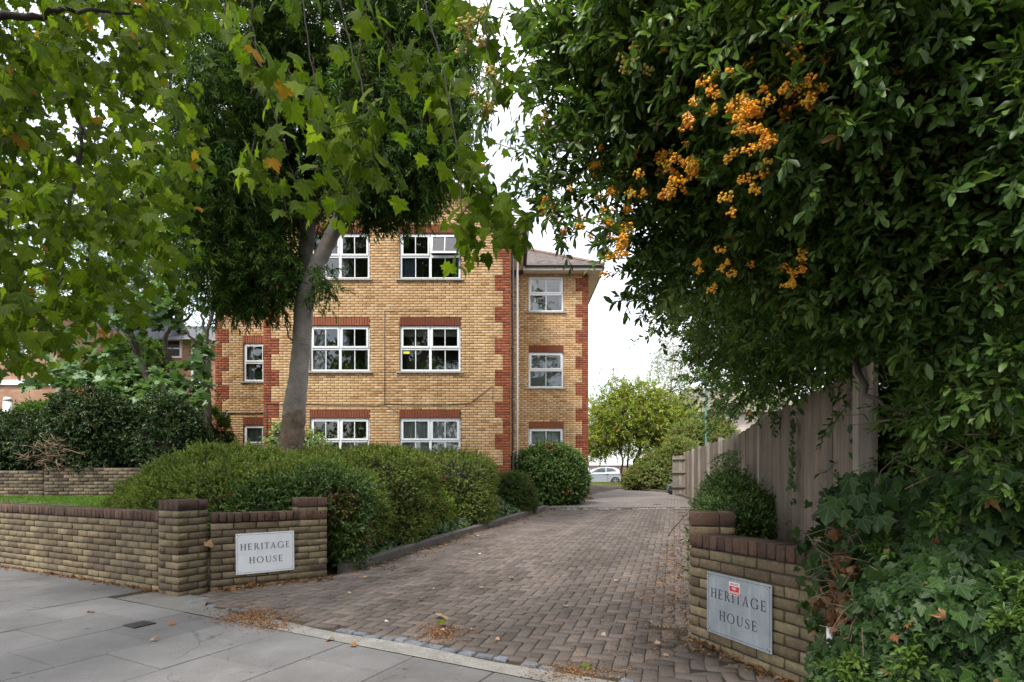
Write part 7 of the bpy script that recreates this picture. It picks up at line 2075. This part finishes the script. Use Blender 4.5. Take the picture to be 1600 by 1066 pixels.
# rough bush on the bend, flowering shrub behind it
BB = [((7.75, 29.6, 1.25), (1.35, 1.1, 1.15)), ((6.9, 30.2, .95), (.75, .8, .75)), ((8.9, 29.6, 1.7), (1.0, 1.0, 1.5))]
hedge('rough_bush', 'sprawling grey green bush on the bend of the drive', 'shrub', BB, M_FARG, .09, 8, .26, 210, T_SMALL, 2.1, .16, 2.2, 41, wild=.6)
FB2 = [((10.6, 33, 2.3), (1.6, 1.2, 2.2)), ((12.4, 33.5, 2.6), (1.5, 1.2, 2.0)), ((9.6, 31.5, 1.8), (1.0, .8, 1.4))]
hedge('flowering_shrub', 'tall pale shrub with pinkish flowers behind the end of the fence', 'shrub', FB2, M_FARG, .11, 8, .32, 120, T_SMALL, 2.1, .2, 1.8, 42, wild=.7, core=.8)
# house with a mossy roof
fh = empty('far_house', (17, 46, .6)); tag(fh, 'cream house with a mossy brown roof and white window beyond the fence', 'house')
mb = MB(); mb.box(14.2, 24, 46, 54, .3, 6.6); mb.build('wall', mat_plain('cream_render', (0.55, 0.48, 0.40), .9, .1, 2), fh, (17, 46, .6))
MOSSY = mat_plain('mossy_tile', (0.17, 0.15, 0.10), .9, .4, 1.6, bumpy=.4)
mb = MB(); tiled_slope(mb, (13.5, 45.4, 6.5), (24.6, 45.4, 6.5), (15.6, 50, 9.2), (24.6, 50, 9.2), 12); tiled_slope(mb, (13.5, 54.6, 6.5), (13.5, 45.4, 6.5), (15.6, 50, 9.2), (15.6, 50, 9.2), 12); mb.build('roof', MOSSY, fh, (18, 50, 6.5))
for (u0, u1, v0, v1) in ((1112, 1124, 652, 672), (1128, 1136, 652, 672)):
    a, b = at(u0, v1, 46), at(u1, v0, 46); house_window(fh, a.x, b.x, 45.99, a.z, b.z)
# green lamp column
GREENP = mat_plain('green_painted_steel', (0.02, 0.10, 0.075), .4, .15, 6)
q = at(1103, 720, 20.5); lp = empty('lamp_post', (q.x, q.y, .5)); tag(lp, 'thin dark green lamp column rising behind the fence', 'lamp post')
mb = MB(); mb.tube([(q.x, q.y, .4), (q.x, q.y, 1.2), (q.x, q.y, 1.25), (q.x, q.y, 4.6)], [.06, .06, .042, .036], 10); mb.build('column', GREENP, lp, (q.x, q.y, .5), smooth=True)
mb = MB(); mb.prism([(q.x - .09, 4.6), (q.x + .09, 4.6), (q.x + .15, 4.95), (q.x - .15, 4.95)], q.y - .1, q.y + .1); mb.prism([(q.x - .17, 4.95), (q.x + .17, 4.95), (q.x, 5.1)], q.y - .12, q.y + .12); mb.build('lantern', GREENP, lp, (q.x, q.y, 4.6))
# black rubbish bags by the end of the fence
BAG = mat_plain('black_plastic', (0.02, 0.021, 0.026), .28, .3, 20, spec=.6, bumpy=1.0)
for i, (u, v, y, sx, sz, lab) in enumerate(((1055, 763, 24.4, .36, .26, 'black plastic rubbish bag slumped by the fence end, the lower of the two'), (1064, 757, 24.8, .30, .36, 'black plastic rubbish bag standing upright by the fence end'))):
    q = at(u, v, y); gz = float(ground(q.x, q.y)); mb = MB()
    core_mesh(mb, (q.x, q.y, gz + sz * .9), (sx, sx * .8, sz), 2.4, 22, 14, .05, 14, i * 5, zmin=gz)
    mb.tube([(q.x + .05, q.y, gz + sz * 1.75), (q.x + .08, q.y, gz + sz * 1.95), (q.x + .12, q.y, gz + sz * 2.25)], [.05, .03, .07], 7)
    tag(mb.build('rubbish_bag', BAG, None, (q.x, q.y, gz)), lab, 'rubbish bag', 'rubbish bags by the fence')

# ================================================================ small things on the ground
def gz_(x, y, d=0): return float(ground(x, y)) + d
LEAF_T = [leaf_lobed(PLANE_HALF, (0, .24), .9, 70 + s, .03) for s in range(4)]
LM = [tmesh(t, 'fallen_leaf', M_PALEDEAD) for t in LEAF_T]; LMD = [tmesh(t, 'fallen_leaf', M_DEAD) for t in LEAF_T]; LMG = [tmesh(t, 'fallen_leaf', M_YELLOW) for t in LEAF_T]
def on_ground(u, v):
    y = F_PX * EYE / (v - HORIZON)
    for _ in range(12):
        x = (u - CX) / F_PX * y; y = F_PX * (EYE - gz_(x, y)) / (v - HORIZON)
    return (u - CX) / F_PX * y, y
def fallen(u, v, size, meshes, label, group):
    x, y = on_ground(u, v)
    o = link('fallen_leaf', meshes[rng.integers(4)], None, (x, y, gz_(x, y, .014 + size * .12)), rng.random() * 6.28)
    o.rotation_euler = (rng.normal(0, .25), rng.normal(0, .25) + (PI if rng.random() < .4 else 0), rng.random() * 6.28); o.scale = (size, size, size)
    return tag(o, label, 'leaf', group)
fallen(690, 968, .13, LM, 'large pale curled leaf lying in the middle of the drive entrance', 'leaves fallen on the drive')
fallen(687, 979, .07, LMG, 'small yellow green leaf lying just in front of the large pale leaf', 'leaves fallen on the drive')
fallen(918, 1043, .07, LMG, 'yellowing leaf lying near the granite setts on the drive', 'leaves fallen on the drive')
for (u, v) in ((752, 921), (600, 972), (694, 986), (700, 852), (690, 855), (748, 868), (677, 921), (612, 893), (600, 885), (644, 870), (620, 876), (745, 839), (880, 950), (943, 993), (1025, 1010), (1016, 973), (860, 880), (800, 905), (960, 910), (905, 860), (1040, 1025), (570, 905), (545, 930), (820, 960), (735, 985), (655, 940), (780, 1000)):
    fallen(u + rng.normal(0, 2), v, rng.uniform(.03, .055), LM, *(('small pale dry leaf lying close to the kerb of the drive', 'pale leaves by the kerb') if u < 760 and v < 925 else ('small pale dry leaf lying out on the open block paving', 'pale leaves on the drive')))
for (u, v) in ((335, 917), (350, 923), (368, 922), (392, 918), (405, 912), (430, 911), (1130, 1014), (1165, 1032), (1190, 1045), (1090, 985), (1075, 980), (520, 905), (500, 908)):
    fallen(u, v, rng.uniform(.06, .10), LMD, *(('brown dry leaf at the foot of the wall with the white sign', 'brown leaves at the left wall') if u < 800 else ('brown dry leaf at the foot of the wall with the grey sign', 'brown leaves at the right wall')))
for (u, v, lab) in ((140, 958, 'pale brown leaf on the pavement beside the long slab joint'), (264, 977, 'small orange brown leaf on the pavement right of the utility cover'), (235, 1003, 'brown leaf on a corner joint of the paving slabs'), (515, 1003, 'brown leaf on the pale concrete strip'), (548, 1010, 'small dark leaf at the joint by the concrete strip')):
    fallen(u, v, .06, LMD, lab, 'leaves on the pavement')
# litter: crumbs of leaf along wall feet and in the gutters of the drive
cl = Cloud()
def litter(n, f, s0, s1):
    P = np.array([f() for _ in range(n)]); P = np.c_[P, [gz_(a, b, .006 + abs(rng.normal(0, .006))) for a, b in P]]
    cl.add([leaf_fold(.6, .2, .2), leaf_fold(.35, .1, .3)], P, rand_dirs(n) * np.array([1, 1, .25]), rand_dirs(n) * .6 + UP, rng.uniform(s0, s1, n))
def foot_left():
    r = -5.95 - rng.random() ** 1.2 * 4.3; return rn(r, 3.60 - abs(rng.normal(0, .05)))
litter(900, foot_left, .02, .055)
def foot_sign():
    t = rng.random() * 1.25; p = SW0 + SWD * t - SWN * abs(rng.normal(.03, .07)); return p
litter(260, foot_sign, .015, .05)
def foot_right():
    t = rng.random() * 1.4; p = RW0 + RWD * t - RWN * abs(rng.normal(.02, .06)); return p
litter(240, foot_right, .015, .05)
def kerbfoot():
    s_ = rng.random() * dist[-1]; p = kp(s_); return p + np.array([abs(rng.normal(.03, .25)), -abs(rng.normal(0, .1))])
litter(1300, kerbfoot, .012, .04)
def heap(u, v, ru, rv):
    def f(): return on_ground(rng.normal(u, ru), rng.normal(v, rv))
    return f
litter(2600, heap(395, 965, 30, 7), .008, .022); litter(500, heap(425, 980, 18, 4), .008, .02); litter(900, heap(690, 990, 18, 7), .008, .022); litter(700, heap(900, 1052, 40, 8), .008, .022); litter(600, heap(1050, 930, 26, 40), .012, .035); litter(500, heap(1060, 860, 18, 40), .015, .05); litter(900, heap(800, 920, 160, 60), .006, .02); litter(300, heap(1000, 1000, 60, 30), .01, .025)
cl.build('leaf_litter', M_DEAD); 
o = bpy.data.objects.get('leaf_litter'); tag(o, 'brown leaf crumbs swept along the wall feet and over the paving', 'leaf litter')
# one leaf caught on the pier
q = at(324, 853, 5.9); o = link('fallen_leaf', LMD[0], None, (q.x + .03, q.y - .03, q.z), 1.0); o.rotation_euler = (1.3, .3, .6); o.scale = (.09, .09, .09); tag(o, 'curled orange brown leaf stuck against the pier left of the white sign', 'leaf')
# loose dark cable lying across the paving beside the right pier
mb = MB(); pts = []
for (u, v) in ((1044, 838), (1052, 826), (1060, 818), (1068, 808), (1076, 802), (1084, 800)):
    x, y = on_ground(u, v); pts.append((x, y, gz_(x, y, .012)))
limb(mb, pts, .008, .006, 6, 4, .004); tag(mb.build('loose_cable', CABLE, None, pts[0], smooth=True), 'thin dark stick like cable lying on the paving beside the right pier', 'cable')

# street trees across the road, behind the camera; the windows of the flats mirror them
st0 = None
for i, (x, y, sc, rz, lab) in enumerate(((-9.5, -11.0, 1.0, 0.0, 'street tree across the road mirrored in the left windows of the flats'), (0.5, -12.5, 1.1, 2.1, 'street tree across the road mirrored in the middle windows of the flats'), (9.0, -11.5, 1.05, 4.0, 'street tree across the road mirrored in the windows of the right wing'))):
    if st0 is None:
        st0 = empty('street_tree', (0, 0, 0)); cl = Cloud()
        for (cx_, cy_, cz, r_, k) in ((0, 0, 10, 3.6, 360), (-2.6, .5, 8, 2.4, 200), (2.6, -.3, 8.2, 2.4, 200), (0, .4, 13.5, 2.6, 200), (-1.5, 0, 16, 1.8, 90), (1.6, .3, 5.8, 2.0, 110), (-1.5, .2, 5.4, 1.8, 100)):
            P = ball(k, (cx_, cy_, cz), (r_, r_, r_), .2); sprigs(cl, P, rand_dirs(k), .9, 8, T_SMALL, .27, .9, .2, stem=.014)
        cl.build('foliage', M_PLANE, st0); cl.build('twigs', DARKTWIG, st0, stems=True)
        mb = MB(); limb(mb, [(0, 0, -.2), (.1, 0, 3), (-.1, .1, 7), (0, .2, 12), (-.4, .2, 16)], .32, .06, 10, 5, .04); mb.build('trunk', BARK_P, st0, smooth=True)
        root = st0
    else:
        root = st0.copy(); COL.objects.link(root)
        for ch in [c for c in st0.children]:
            c2 = ch.copy(); COL.objects.link(c2); c2.parent = root
    root.location = (x, y, 0); root.scale = (sc, sc, sc); root.rotation_euler = (0, 0, rz)
    tag(root, lab, 'tree', 'street trees across the road')
# the boundary goes on to the right of the frame as a tall hedge
RH = [((3.55, 2.55, 1.0), (.95, .75, 1.35)), ((4.9, 1.95, 1.0), (1.1, .75, 1.3)), ((6.4, 1.3, 1.0), (1.2, .75, 1.35)), ((4.2, 4.2, 1.2), (1.3, 1.2, 1.5))]
hedge('boundary_hedge', 'tall dark hedge carrying on from the ivy bank along the pavement', 'hedge', RH, M_PYR, .06, 8, .18, 220, T_SMALL, 2.6, .14, 2.6, 51, wild=.5)
